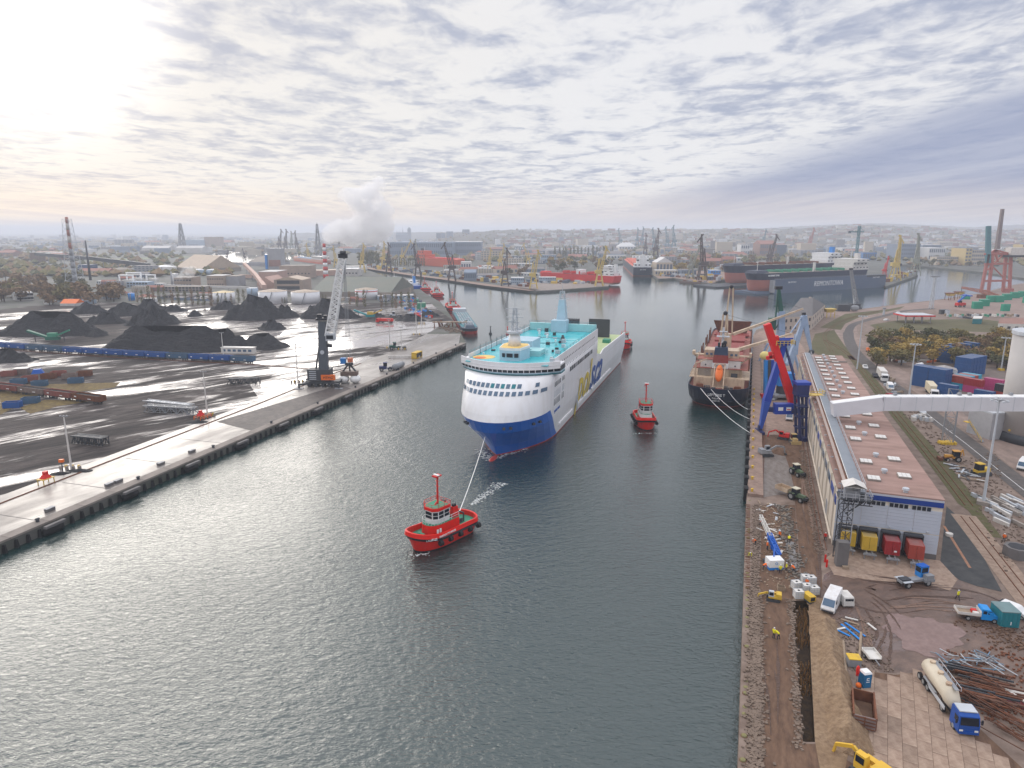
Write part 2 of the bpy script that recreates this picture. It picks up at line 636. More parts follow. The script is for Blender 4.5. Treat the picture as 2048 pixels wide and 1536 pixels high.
def profile_body(name,prof,w,m,parent,inset=0.0,z_in=None):
 """side outline (x, z) drawn across the width, narrowing above z_in"""
 b=MB()
 n=len(prof)
 vs=[]
 for sgn in(-1,1):
  for x, z in prof:
   k=inset if(z_in is not None and z>z_in)else 0.0
   vs.append((x,sgn*(w/2-k),z))
 fs=[tuple(range(n)),tuple(reversed(range(n,2*n)))]
 fs+=[(i,n+i,n+(i+1)%n,(i+1)%n)for i in range(n)]
 b.add(vs,fs)
 return b.build(name,m,parent)
def car(label,m,loc,rz,kind='car',cat='car',group=None,fine=True,name='parked_car'):
 t=thing(name,label,cat,loc,rz,group)
 if kind=='van':
  prof=[(-2.8,.35),(2.75,.35),(2.85,.8),(2.6,1.15),(1.75,2.2),(1.3,2.45),(-2.7,2.45),(-2.8,2.2)]
  profile_body('body',prof,2.0,m,t,.1,1.3)
  MB().quad((2.57,-.86,1.24),(2.57,.86,1.24),(1.84,.82,2.13),(1.84,-.82,2.13)).build('windscreen',m_bglass,t)
  for s in(-1,1):
   MB().box(1.55,s*.965,1.45,.9,.03,.5).build('side_window',m_glass,t)
   MB().box(2.72,s*.7,.75,.25,.35,.2).build('headlight',m_lamp,t)
  MB().box(2.82,0,.4,.1,1.7,.22).build('bumper',m_dsteel,t)
  if fine:wheels(t,[(1.8,.9),(1.8,-.9),(-1.8,.9),(-1.8,-.9)],.36,.26)
  return t
 if kind=='caddy':
  prof=[(-2.1,.3),(2.1,.3),(2.15,.7),(1.95,.9),(1.15,1.0),(.55,1.65),(.3,1.75),(-1.95,1.72),(-2.1,1.2)]
 elif kind=='suv':
  prof=[(-2.2,.3),(2.2,.3),(2.25,.7),(2.05,.92),(1.1,1.05),(.5,1.55),(.2,1.62),(-1.8,1.58),(-2.2,1.0)]
 else:
  prof=[(-2.1,.28),(2.1,.28),(2.15,.6),(1.95,.8),(.95,.92),(.35,1.38),(.1,1.45),(-1.1,1.42),(-1.75,.98),(-2.12,.9)]
 profile_body('body',prof,1.78,m,t,.13,1.05)
 front=[q for q in prof if q[0]>0 and q[1]>.9]
 (xa,za),(xb,zb)=(1.1,1.02),(.45,1.55)
 if kind=='car':(xa,za),(xb,zb)=(.93,.97),(.4,1.36)
 if kind=='caddy':(xa,za),(xb,zb)=(1.12,1.06),(.6,1.62)
 MB().quad((xa+.03,-.74,za),(xa+.03,.74,za),(xb+.03,.68,zb),(xb+.03,-.68,zb)).build('windscreen',m_glass,t)
 for s in(-1,1):
  MB().box(-.35,s*.77,1.04,1.5,.03,.32).build('side_window',m_glass,t)
 xr={'car':-1.45,'suv':-2.05,'caddy':-2.04}[kind]
 MB().box(xr,0,1.12 if kind!='car' else 1.06,.12,1.3,.38 if kind!='car' else.25).build('rear_window',m_glass,t)
 if fine:wheels(t,[(1.3,.8),(1.3,-.8),(-1.3,.8),(-1.3,-.8)],.32,.22)
 return t
def cab(t,m,x,w=2.45,roof=None,h=2.9):
 """lorry cab with its front at x"""
 prof=[(x-2.1,.55),(x,.5),(x+.05,1.45),(x-.12,2.6),(x-.5,h),(x-1.95,h+.1),(x-2.1,h-.1)]
 profile_body('cab',prof,w,m,t,.06,1.5)
 if roof:MB().box(x-1.25,0,h+.06,1.5,w-.35,.12).build('cab_roof',roof,t)
 MB().quad((x+.07,-w*.44,1.55),(x+.07,w*.44,1.55),(x-.08,w*.42,2.5),(x-.08,-w*.42,2.5)).build('windscreen',m_glass,t)
 for s in(-1,1):
  MB().box(x-.75,s*(w/2-.035),1.55,.8,.05,.75).build('side_window',m_glass,t)
  MB().box(x+.02,s*w*.36,.75,.08,.4,.22).build('headlight',m_lamp,t)
  MB().bar((x-.1,s*w/2,2.1),(x-.1,s*(w/2+.25),2.1),.06).box(x-.1,s*(w/2+.25),1.7,.12,.2,.6).build('mirror',m_black,t)
 MB().box(x+.04,0,.42,.14,w*.96,.3).build('bumper',m,t)
def container(label,m,loc,rz,L=6.06,group=None,name='shipping_container',h=2.59,doors=True):
 t=thing(name,label,'container',loc,rz,group)
 cont_parts(t,m,L,h,0.0,doors)
 return t
_cont={}
def cont_parts(t,m,L=6.06,h=2.59,z=0.0,doors=True):
 key=(m.name,L,h,doors)
 if key not in _cont:
  b=MB()
  w=2.44
  n=int(L/.55)
  rows=[]
# corrugated sides as one folded strip
  for sgn in(-1,1):
   top_, bot=[],[]
   for k in range(2*n+1):
    x=-L/2+.1+(L-.2)*k/(2*n)
    y=sgn*(w/2-(.01 if k%2==0 else.07))
    bot.append((x,y,.14));top_.append((x,y,h-.12))
   m_=len(bot)
   b.add(bot+top_,[(i,i+1,m_+i+1,m_+i)for i in range(m_-1)])
  b.box(0,0,.06,L-.1,w-.12,.1)
  wall=b.build('wall',m,t)
  pb=m.node_tree.nodes['Mix'].inputs[6].default_value
  roofm=M(m.name+'_roof',tuple(c*.6+.08 for c in pb[:3]),.7,.5,.5,rgb2=(.25,.22,.2))
  roof_=MB().box(0,0,h-.1,L-.06,w-.08,.08).build('roof',roofm,t)
  f=MB()
  for sx in(-1,1):
   for sy in(-1,1):
    f.box(sx*(L/2-.06),sy*(w/2-.05),0,.12,.12,h)
   f.box(sx*(L/2-.06),0,h-.14,.125,w-.1,.14).box(sx*(L/2-.06),0,0,.125,w-.1,.14)
  for sy in(-1,1):
   f.box(0,sy*(w/2-.05),0,L-.1,.1,.16).box(0,sy*(w/2-.05),h-.14,L-.1,.1,.13)
  fr=f.build('frame',m,t)
  parts=[wall,roof_,fr,MB().box(-L/2+.05,0,.14,.04,w-.2,h-.28).build('end_wall',m,t)]
  for sy in(-1,1):
   parts.append(MB().box(L/2-.05,sy*.58,.16,.05,1.1,h-.32).build('door',m,t))
  if doors:
   for y in(-.85,-.35,.35,.85):
    parts.append(MB().bar((L/2+.0,y,.1),(L/2+.0,y,h-.1),.05).build('locking_bar',m,t))
  _cont[key]=parts
  for o in parts:o.location.z=z
  return
 for o in _cont[key]:share(o,t,(0,0,z))
# ------------------------------------------------------------------ people
_poses={}
def body_mesh(pose):
 if pose in _poses:return _poses[pose]
 J={'pelvis':(0,0,.95),'belly':(0,0,1.15),'chest':(0,0,1.36),'neck':(0,0,1.52),'head':(0.02,0,1.66),'crown':(0.02,0,1.74)}
 wide={'stand':.14,'walk':.09,'bend':.2,'sit':.14}[pose]
 st={'stand':0.0,'walk':.32,'bend':.12,'sit':0.0}[pose]
 for s, sg in(('l',1),('r',-1)):
  J['hip'+s]=(0,.1*sg,.9)
  J['knee'+s]=(st*.5*sg+.06,wide*sg,.5)
  J['ankle'+s]=(st*sg-.02,wide*sg,.08)
  J['toe'+s]=(st*sg+.16,wide*sg,.04)
  J['sh'+s]=(0,.2*sg,1.45)
  J['el'+s]=(-st*.5*sg-.02,.28*sg,1.17)
  J['ha'+s]=(-st*.9*sg+.12,.27*sg,.93)
  J['fi'+s]=(-st*.9*sg+.16,.26*sg,.84)
 if pose=='bend':
  for k in('belly','chest','neck','head','crown','shl','shr','ell','elr','hal','har','fil','fir'):
   x, y, z=J[k]
   dz=z-.95
   a=R(62)
   J[k]=(x*math.cos(a)+dz*math.sin(a),y,.95+dz*math.cos(a)-x*math.sin(a))
  for s in 'lr':
   x, y, z=J['sh'+s]
   J['el'+s]=(x+.06,y*1.2,z-.3)
   J['ha'+s]=(x+.16,y,z-.56)
   J['fi'+s]=(x+.2,y,z-.66)
 E=[('pelvis','belly'),('belly','chest'),('chest','neck'),('neck','head'),('head','crown')]
 for s in 'lr':
  E+=[('pelvis','hip'+s),('hip'+s,'knee'+s),('knee'+s,'ankle'+s),('ankle'+s,'toe'+s),('chest','sh'+s),('sh'+s,'el'+s),('el'+s,'ha'+s),('ha'+s,'fi'+s)]
 rad={'pelvis':.16,'belly':.16,'chest':.18,'neck':.06,'head':.1,'crown':.07,'hip':.1,'knee':.075,'ankle':.05,'toe':.04,'sh':.08,'el':.055,'ha':.045,'fi':.03}
 names=list(J)
 me=bpy.data.meshes.new('body')
 me.from_pydata([J[k]for k in names],[(names.index(a),names.index(b))for a,b in E],[])
 o=bpy.data.objects.new('body_tmp',me)
 col.objects.link(o)
 mod=o.modifiers.new('s','SKIN')
 for i, k in enumerate(names):
  r=rad.get(k)or rad[k[:-1]]
  me.skin_vertices[0].data[i].radius=(r,r)
 me.skin_vertices[0].data[0].use_root=True
 o.modifiers.new('u','SUBSURF').levels=1
 dg=bpy.context.evaluated_depsgraph_get()
 res=bpy.data.meshes.new_from_object(o.evaluated_get(dg))
 bpy.data.objects.remove(o)
 hd=Vector(J['head'])
 hands=[Vector(J['hal']),Vector(J['har']),Vector(J['fil']),Vector(J['fir'])]
 sl=[(Vector(J['sh'+s]),Vector(J['el'+s]))for s in 'lr']
 pel=Vector(J['pelvis'])
 for p in res.polygons:
  c=p.center
  if(c-hd).length<.17:p.material_index=0
  elif min((c-q).length for q in hands)<.1:p.material_index=0
  elif c.z<.93 and(pose!='bend' or c.x<.25):p.material_index=1
  else:p.material_index=2
  p.use_smooth=True
 _poses[pose]=(res,J['head'],[p.material_index for p in res.polygons])
 return _poses[pose]
def person(label,loc,rz=0.0,pose='stand',vest=None,trousers=None,helmet=None,group=None):
 base, hd, idx=body_mesh(pose)
 t=thing('person',label,'person',loc,rz,group)
 me=base.copy()
 me.name='body'
 me.materials.clear()
 for m in(m_skin,trousers or m_trous,vest or m_hivis):me.materials.append(m)
 me.polygons.foreach_set('material_index',idx)
 o=bpy.data.objects.new('body',me)
 col.objects.link(o)
 o.parent=t
 MB().sph((hd[0]-.01,0,hd[2]+.05),.125,.115,.1,8,5).build('helmet',helmet or m_white,t,True)
 return t
# ------------------------------------------------------------------ masts, lights
def light_mast(label,foot,h,r0=.3,lamps=6,base=None,group=None,m=None,name='light_mast'):
 t=thing(name,label,'light mast',foot,rnd(0,3),group)
 m=m or m_lgrey
 MB().cyl((0,0,0),(0,0,h),r0,r0*.45,8).build('pole',m,t)
 b=MB()
 b.cyl((0,0,h-.2),(0,0,h+.1),.5,.5,8)
 for k in range(4):
  a=k*math.pi/2
  b.bar((0,0,h),(1.6*math.cos(a),1.6*math.sin(a),h),.1)
 b.build('lamp_ring',m_steel,t)
 for k in range(lamps):
  a=k*2*math.pi/lamps
  l=MB().box(1.5*math.cos(a),1.5*math.sin(a),h-.25,.6,.5,.25,a).build('floodlight',m_lgrey,t)
 if base=='yellow':
  MB().box(0,0,0,2.0,2.0,.9,.3).build('base',m_yellow,t)
 elif base:MB().box(0,0,0,2.4,2.4,.8,.3).build('base',m_conc,t)
 return t
# ------------------------------------------------------------------ trees
def leaf_mat(name,c1,c2):
 t=NT(name)
 a=t.noise(0.35,3,0.6)
 t.set('Base Color',t.mix(t.rng(a,0.35,0.65),c1,c2))
 t.set('Roughness',0.7)
 t.set('Specular IOR Level',0.2)
 return t.m
m_bark=M('bark',(0.07,0.055,0.045),0.9,0.4)
m_leaf_dk=leaf_mat('dark_green_leaves',(0.07,0.078,0.032),(0.12,0.115,0.05))
m_leaf_ol=leaf_mat('olive_leaves',(0.13,0.12,0.045),(0.21,0.17,0.06))
m_leaf_ye=leaf_mat('yellow_leaves',(0.28,0.20,0.055),(0.38,0.26,0.07))
m_leaf_br=leaf_mat('brown_leaves',(0.18,0.12,0.065),(0.26,0.17,0.09))
m_leaf_po=leaf_mat('poplar_leaves',(0.11,0.115,0.05),(0.18,0.155,0.07))
def crown_mesh(seed,w,h,z0,n,leaf,kind='round'):
 r=random.Random(seed)
 b=MB()
 blobs=[]
 for k in range(7 if kind=='round' else 9):
  if kind=='round':
   a, q=r.uniform(0,6.28), r.uniform(0,.32)*w
   blobs.append((q*math.cos(a),q*math.sin(a),z0+h*r.uniform(.22,.78),w*r.uniform(.2,.32),h*r.uniform(.16,.26)))
  else:
   t=k/8
   blobs.append((r.uniform(-.1,.1)*w,r.uniform(-.1,.1)*w,z0+h*(t*.9+.05),w*(.5-.34*abs(t-.4)**1.2)*r.uniform(.7,1),h*.1))
 for k in range(n):
  c=r.choice(blobs)
  d=Vector((r.gauss(0,1),r.gauss(0,1),r.gauss(0,1))).normalized()*r.uniform(.55,1.05)
  o=Vector((c[0]+d.x*c[3],c[1]+d.y*c[3],c[2]+d.z*c[4]))
  u=Vector((r.gauss(0,1),r.gauss(0,1),r.gauss(0,.7))).normalized()
  w_=u.cross(Vector((r.gauss(0,1),r.gauss(0,1),r.gauss(0,1)))).normalized()
  s=leaf*r.uniform(.5,1.3)
  b.add([o-u*s,o+w_*s*.6,o+u*s,o-w_*s*.6+u*s*.2],[(0,1,2,3)])
 return b
_trees={}
def tree(label,loc,w,h,mleaf,n=420,leaf=.6,kind='round',cat='tree',group=None,name='tree',seed=None,trunk=.25):
 """tapered trunk, a few limbs and a crown of small leaf clumps"""
 key=(mleaf.name,n,leaf,kind,(seed or 0)%4,trunk)
 t=thing(name,label,cat,loc,rnd(0,6.28),group)
 if key not in _trees:
  z0=trunk*10 if kind=='round' else 1.0
  b=MB().cyl((0,0,-.2),(0,0,10*.62),.34,.14,6)
  r=random.Random(seed)
  for k in range(5):
   a=r.uniform(0,6.28)
   z=r.uniform(2.5,5.5)
   q=(r.uniform(1.2,2.6)if kind=='round' else.7)
   b.cyl((0,0,z),(q*math.cos(a),q*math.sin(a),z+2.2),.12,.04,5,False)
  tr=b.build('trunk',m_bark,t)
  cr=crown_mesh(seed or 0,10,10-z0,z0,n,leaf,kind).build('crown',mleaf,t)
  _trees[key]=(tr,cr)
  tr.scale=cr.scale=(w/10,w/10,h/10)
 else:
  for o in _trees[key]:share(o,t,s=(w/10,w/10,h/10))
 return t
# ------------------------------------------------------------------ simple buildings
def building(label,foot,z1,mwall,mroof,roof='flat',rows=0,cols=0,mwin=None,group=None,name='building',cat='building',ridge=3.0,win=(1.6,1.5),base=ZG,face=(0,),solid=False,par=0.4):
 """foot: four ground corners, front edge first (left, right, back right, back left); windows on the front edge"""
 o=(Vector(foot[0])+Vector(foot[1])+Vector(foot[2])+Vector(foot[3]))/4
 t=thing(name,label,cat,(o.x,o.y,base),0,group)
 q=[(p[0]-o.x,p[1]-o.y)for p in foot]
 h=z1
 MB().prism(q,0,h).build('wall',mwall,t)
 if roof=='flat':
  MB().prism([(x*1.0,y*1.0)for x,y in q],h+.004,h+par).build('roof',mroof,t)
 else:
  a, b, c, d=[Vector((*p,h))for p in q]
  rb=MB()
  if roof=='gable':
   r0, r1=(a+d)/2+Vector((0,0,ridge)),(b+c)/2+Vector((0,0,ridge))
  elif roof=='gable2':
   a, b, c, d=b, c, d, a
   r0, r1=(a+d)/2+Vector((0,0,ridge)),(b+c)/2+Vector((0,0,ridge))
  else:
   m0, m1=(a+d)/2,(b+c)/2
   r0, r1=m0 .lerp(m1,.28)+Vector((0,0,ridge)), m0 .lerp(m1,.72)+Vector((0,0,ridge))
  rb.add([a,b,c,d,r0,r1],[(0,1,5,4),(2,3,4,5),(3,0,4),(1,2,5),(3,2,1,0)])
  rb.build('roof',mroof,t)
 if rows:
  wm=None
  for fe in face:
   a, b=Vector((*q[fe],0)), Vector((*q[(fe+1)%4],0))
   d=b-a
   L=d.length
   ang=math.atan2(d.y,d.x)
   nrm=Vector((d.y,-d.x,0)).normalized()
   for i in range(rows):
    for j in range(cols):
     p=a+d*((j+.5)/cols)+nrm*.06
     zz=h*(i+.32)/rows
     if wm is None:
      wm=MB().box(0,0,0,win[0],.16,win[1]).build('window',mwin or m_glass,t)
      wm.location=(p.x,p.y,zz)
      wm.rotation_euler.z=ang
     else:share(wm,t,(p.x,p.y,zz),ang)
 return t
def rect_at(p,ang,L,Wd):
 """four corners of a rectangle whose front edge is centred on p and runs along ang"""
 a=Vector((math.cos(ang),math.sin(ang),0))
 n=Vector((-a.y,a.x,0))
 p=Vector((p[0],p[1],0))
 return[p-a*L/2,p+a*L/2,p+a*L/2+n*Wd,p-a*L/2+n*Wd]
def letters(parent,text,size,m,loc,rot,name='lettering',depth=.02,sx=1.0,align='CENTER',shear=0.0,off=0.0):
 """flat print as a thin mesh"""
 cu=bpy.data.curves.new(name,'FONT')
 cu.body=text
 cu.size=size
 cu.align_x=align
 cu.extrude=depth
 cu.shear=shear
 cu.offset=off
 cu.resolution_u=2
 o=bpy.data.objects.new('tmp',cu)
 col.objects.link(o)
 dg=bpy.context.evaluated_depsgraph_get()
 me=bpy.data.meshes.new_from_object(o.evaluated_get(dg))
 bpy.data.objects.remove(o)
 me.name=name
 me.materials.clear()
 me.materials.append(m)
 q=bpy.data.objects.new(name,me)
 col.objects.link(q)
 q.parent=parent
 q.location=loc
 q.rotation_euler=rot
 q.scale=(sx,1,1)
 return q
# ------------------------------------------------------------------ ships
def hull_ring(z,xb,xs,hb,lb,ls=0.0,kb=1.0,nb=9,ns=4,tw=None,sheer=0.0,zfun=None):
 pts=[]
 for i in range(nb+1):
  t=math.pi/2*i/nb
  pts.append((xb-lb*(1-math.cos(t)),hb*math.sin(t)**kb))
 if ls>0:
  for i in range(ns+1):
   t=math.pi/2*i/ns
   pts.append((xs+ls*(1-math.sin(t)),hb*(math.cos(t)if tw is None else tw+(1-tw)*math.cos(t))))
 else:
  for i in range(ns+1):
   pts.append((xs+(xb-lb-xs)*.0,hb*(1-i/ns))if i else(xs,hb))
 ring=[(x,y)for x,y in pts]+[(x,-y)for x,y in reversed(pts[:-1]if abs(pts[-1][1])<1e-6 else pts)][:-1]
 n0=len(ring)
 out=[]
 for x, y in ring:
  out.append((x,y,z+(zfun(x)if zfun else 0)))
 return out
def hull_loft(mb,levels,mats,zfun=None,cap=True,**kw):
 """levels: (z, xb, xs, hb, lb, ls, kb); mats: material index of each band"""
 rings=[hull_ring(*l,zfun=zfun if i>=len(levels)-1 or l[0]>1.2 else None,**kw)for i,l in enumerate(levels)]
 for i in range(len(rings)-1):
  mb.mat(mats[i]).loft([rings[i],rings[i+1]],True,False,cap and i==len(rings)-2)
 return rings
m_ferry=M('ferry_white_paint',(0.80,0.80,0.82),0.35,0.34,0.5,rgb2=(0.60,0.56,0.52),streak=.10)
m_fblue=M('ferry_blue_paint',(0.002,0.125,0.55),0.3,0.12)
m_boot=M('red_boot_topping',(0.42,0.04,0.035),0.5,0.4)
m_deckteal=M('turquoise_deck',(0.03,0.46,0.52),0.22,0.8,0.12,rgb2=(0.20,0.60,0.66))
m_paleblue=M('pale_blue_paint',(0.42,0.58,0.68),0.4,0.2)
m_paleteal=M('pale_teal_paint',(0.36,0.66,0.68),0.4,0.25)
m_deckyel=M('deck_yellow',(0.80,0.56,0.18),0.6,0.2)
m_letyel=M('lettering_yellow',(0.72,0.55,0.06),0.45,0.05)
m_letblue=M('lettering_blue',(0.03,0.10,0.38),0.45,0.05)
m_letwhite=M('lettering_white',(0.8,0.8,0.8),0.5,0.05)
m_ltgreen=M('pale_green_deck',(0.42,0.50,0.26),0.6,0.4)
m_navy=M('navy_paint',(0.012,0.02,0.045),0.4,0.35,rgb2=(0.05,0.05,0.06))
m_oxide=M('red_oxide_deck',(0.25,0.035,0.03),0.6,0.5,rgb2=(0.30,0.12,0.09))
m_pinkdeck=M('faded_red_deck',(0.30,0.085,0.065),0.7,0.8,0.5,rgb2=(0.34,0.18,0.14))
m_funnel=M('funnel_navy',(0.03,0.05,0.10),0.4,0.3)
def build_ferry():
 bow=G(978,919,0)
 az=R(17.9)
 rz=math.atan2(-math.cos(az),-math.sin(az))
 n=Vector((math.cos(az),-math.sin(az),0))
 t=thing('ferry','large white and blue ferry with turquoise top deck under tow in mid channel','ferry',bow+n*.8,rz)
 XS=-150
 hb=MB()
 lv=[(-2,-4,XS,10.3,25.5,0,2.0),(.3,-3.7,XS,10.6,25,0,1.95),(3,-2.2,XS,11.0,22.5,0,1.7),(5.5,-.2,XS,11.6,21,0,1.4),(8.0,2.0,XS,12.1,20,0,1.08),(11.3,3.6,XS,12.4,17.6,0,1.0),(13,2.8,XS,12.5,17.5,0,.95)]
 rings=[hull_ring(*l)for l in lv]
 nb, tot=9, len(rings[0])
 for i in range(len(rings)-1):
  for k in range(tot):
   j=(k+1)%tot
   bowcol=(k<nb)or(k>=tot-nb)
   hb.c=2 if i==0 else(1 if(bowcol and i<5)else 0)
   hb.add([rings[i][k],rings[i][j],rings[i+1][j],rings[i+1][k]],[(0,1,2,3)])
 hb.build('hull',[m_ferry,m_fblue,m_boot],t,True)
 MB().sph((-1.2,0,-.5),3.2,1.1,1.0,10,6).build('bulbous_bow',m_boot,t,True)
# upper forward body, full height to the bridge
 XH=-80
 ub=MB()
 lv2=[(13,2.8,XH,12.5,17.5,0,.95),(15.5,1.4,XH,12.6,17,0,.9),(18,-1.4,XH,12.7,15,0,.85),(21.2,-5,XH,12.8,11,0,.8)]
 rg=[hull_ring(*l)for l in lv2]
 ub.loft(rg,True,False,True)
 ub.build('superstructure',m_ferry,t,True)
# aft sides and aft deck
 a=MB()
 for s in(-1,1):
  a.add([(-80,s*12.5,13),(-80,s*12.5,16.2),(-88,s*12.5,14.6),(-94,s*12.5,15.6),(-140,s*12.4,14.6),(XS,s*12.2,14.4),(XS,s*12.4,13),(-80,s*12.1,13),(-80,s*12.1,16.2),(-88,s*12.1,14.6),(-94,s*12.1,15.6),(-140,s*12.0,14.6),(XS,s*11.8,14.4),(XS,s*12.0,13)],[(0,1,2,3,4,5,6),(13,12,11,10,9,8,7)]+[(i,i+1,i+8,i+7)for i in range(6)])
 a.build('bulwark',m_ferry,t)
 MB().box(-115,0,12.9,69,24,.12).build('aft_deck',m_ltgreen,t)
# top deck and its side walls
 MB().prism([(-12,-12),(-10,0),(-12,12),(-20,12.5),(-79,12.5),(-79,-12.5),(-20,-12.5)],24.0,24.25).build('top_deck',m_deckteal,t)
 w=MB()
 for s in(-1,1):
  w.box(-48,s*12.72,21.2,63,.2,4.2)
 w.box(-79.2,0,21.2,.3,25,3.2)
 w.build('deck_wall',m_ferry,t)
 MB().box(-78.3,0,24.3,1.6,24.8,2.6).build('end_wall',m_paleteal,t)
 MB().rail([(-77.3,-12.4,26.9),(-77.3,12.4,26.9)],.9,.08,3).rail([(-17,-12.7,25.4),(-78,-12.7,25.4)],.8,.07,4).build('railing',m_teal,t)
# bridge
 def arc(off,y):return-9.2-7.0*(abs(y)/14.6)**2.2+off
 ys=[14.6*(k/10-1)for k in range(21)]
 def strip(off0,z0,off1,z1,name,m,thick=1.2,back=-21.5):
  b=MB()
  poly0=[(arc(off0,y),y)for y in ys]+[(back,14.6),(back,-14.6)]
  poly1=[(arc(off1,y),y)for y in ys]+[(back,14.6),(back,-14.6)]
  nn=len(poly0)
  b.add([(x,y,z0)for x,y in poly0]+[(x,y,z1)for x,y in poly1],[(i,(i+1)%nn,nn+(i+1)%nn,nn+i)for i in range(nn)]+[tuple(reversed(range(nn))),tuple(range(nn,2*nn))])
  return b.build(name,m,t)
 strip(-.9,21.2,-.3,21.7,'bridge_stripe',m_teal)
 strip(-.3,21.7,.1,22.15,'bridge_base',m_paleblue)
 strip(.0,22.15,.35,23.55,'bridge_core',m_dsteel)
 strip(.7,23.55,.9,24.0,'bridge_eyebrow',m_ferry)
 cw=MB()
 for y0, y1 in zip(ys[:-1],ys[1:]):
  cw.bar((arc(.55,y0),y0,24.0),(arc(.55,y1),y1,24.0),.35,2.0)
 cw.build('bridge_bulwark',m_ferry,t)
 for k in range(20):
  y0, y1=ys[k]+.14, ys[k+1]-.14
  MB().add([(arc(.12,y0),y0,22.2),(arc(.12,y1),y1,22.2),(arc(.47,y1),y1,23.5),(arc(.47,y0),y0,23.5)],[(0,1,2,3)]).build('bridge_window',m_glass,t)
  if k:
   MB().bar((arc(.14,ys[k]),ys[k],22.15),(arc(.5,ys[k]),ys[k],23.55),.16,.1).build('window_mullion',m_ferry,t)
# rows of windows on the rounded front
 def fx(y,z):
  for l0, l1 in zip(lv2[:-1],lv2[1:]):
   if l0[0]<=z<=l1[0]:
    q=(z-l0[0])/(l1[0]-l0[0])
    r=[]
    for l in(l0,l1):
     s=min(1,(abs(y)/l[3]))**(1/l[6])
     r.append(l[1]-l[4]*(1-math.sqrt(max(0,1-s*s))))
    return r[0]+(r[1]-r[0])*q
 for z, cnt, half in((18.0,16,11.6),(19.7,12,7.8)):
  for k in range(cnt):
   y=-half+2*half*k/(cnt-1)-(1.5 if cnt==12 else 0)
   wdt=.5
   mm=m_bglass if(cnt==16 or k not in(6,8,10))else m_teal
   vs=[]
   for yy, zz in((y-wdt,z-.5),(y+wdt,z-.5),(y+wdt,z+.5),(y-wdt,z+.5)):
    vs.append((fx(yy,zz)+.10,yy*1.008,zz))
   MB().add(vs,[(0,1,2,3)]).build('window',mm,t)
 vs=[(fx(yy,zz)+.1,yy*1.008,zz)for yy,zz in((9.9,19.2),(10.7,19.2),(10.7,20.2),(9.9,20.2))]
 MB().add(vs,[(0,1,2,3)]).build('window',m_bglass,t)
# side windows
 sw=None
 def side(x,z,wx,hz_,m,y=12.84,nm='window'):
  for s in(1,-1):
   MB().box(x,s*y,z,wx,.08,hz_).build(nm,m,t)
 for k in range(7):
  x=-18-1.5*k-(1.5 if k>4 else 0)
  side(x,17.1,.75,1.3,m_dsteel,12.68)
  for z in(11.6,14.0):
   side(x-.2,z,.7,1.9,m_lgrey if z>13 else m_steel,12.58 if z>13 else 12.5,'vent')
 sm=MB().box(0,0,0,.5,.1,.45).build('small_window',m_dsteel,t)
 sm.location=(-24,12.82,23.0)
 for k in range(24):
  for z in(23.0,20.6):
   share(sm,t,(-26-2.05*k,12.82 if z>21.2 else 12.76,z))
 for k in range(13):
  side(-37-2.7*k,18.0,2.1,1.35,m_dsteel if k%4<3 else m_steel,12.72,'side_opening')  # dark panels stand in for the shade of the balcony recess
 for x0, x1 in((-29,-47),(-53,-75),(-78,-118)):
  MB().bar((x0,11.25,3.1),(x1,11.25,3.1),.5,.7).build('rubbing_strake',m_ferry,t)
 MB().box(-50.3,12.1,2.2,.25,.5,16).build('hull_seam',m_lgrey,t)
# lettering on the port side
 for txt, m, x0, x1 in(('pol',m_letyel,-51.5,-70.5),('sca',m_letblue,-72.5,-93.5)):
  o=letters(t,txt,10,m,(0,0,0),(R(90),0,R(180)),'lettering',.02,1,'LEFT',off=.14)
  bm=bmesh.new()
  bm.from_mesh(o.data)
  for yc in(-1.2,0,1.3,3.2,5.6):
   bmesh.ops.bisect_plane(bm,geom=bm.verts[:]+bm.edges[:]+bm.faces[:],plane_co=(0,yc,0),plane_no=(0,1,0))
  bm.to_mesh(o.data)
  bm.free()
  xs=[v.co.x for v in o.data.vertices]
  zs=sorted(v.co.y for v in o.data.vertices)
  wd=max(xs)-min(xs)
  asc=max(zs)
  xh=5.1
  for v in o.data.vertices:
   yy=v.co.y*(9.4/xh)
   if v.co.y>5.6:yy=10.4+(v.co.y-5.6)*1.3
   if v.co.y<0:yy=v.co.y*1.7
   z=4.0+yy
   y=11.0+(z-3)*.23 if z<6.5 else(11.8+(z-6.5)*.125 if z<11.3 else 12.4+(z-11.3)*.07)
   if z<3:y=10.6+z*.13
   v.co=(-(x0+(x1-x0)*(v.co.x-min(xs))/wd),0,0)if False else Vector((x0+(x1-x0)*(v.co.x-min(xs))/wd,y+.22+v.co.z,z))
  o.rotation_euler=(0,0,0)
 letters(t,'JANTAR UNITY',1.0,m_letblue,(-18.5,12.42,9.3),(R(86),0,R(180)),'lettering',.04,1.0,'LEFT')
 for x, y in((2.6,4.2),(1.9,5.8),(-4.5,10.4),(-7,11.4),(2.2,-7),(1.6,-8)):
  xx=3.4-17.6*(1-math.sqrt(max(0,1-(y/12.4)**2)))
  MB().box(xx-.25,y*.985,9.3,.7,.7,.6,math.atan2(y,14)*1.2).build('mooring_port',m_dsteel,t)
# wheelhouse tower on the top deck with mast
 hs=[(-17,-1.0),(-16.2,0.6),(-16.2,3),(-17,5.2),(-23,6.2),(-25.5,5),(-25.5,-1.5),(-23,-2)]
 hs=[(x+1,y-2.2)for x,y in hs]
 MB().prism(hs,24.25,27.2).build('deckhouse',m_paleblue,t)
 MB().prism([(x*1.0,y*1.02)for x,y in hs],27.2,27.9).build('deckhouse_rim',m_ferry,t)
 MB().prism([(x*.985-.3,y*.93)for x,y in hs],27.9,27.95).build('deckhouse_roof',m_deckyel,t)
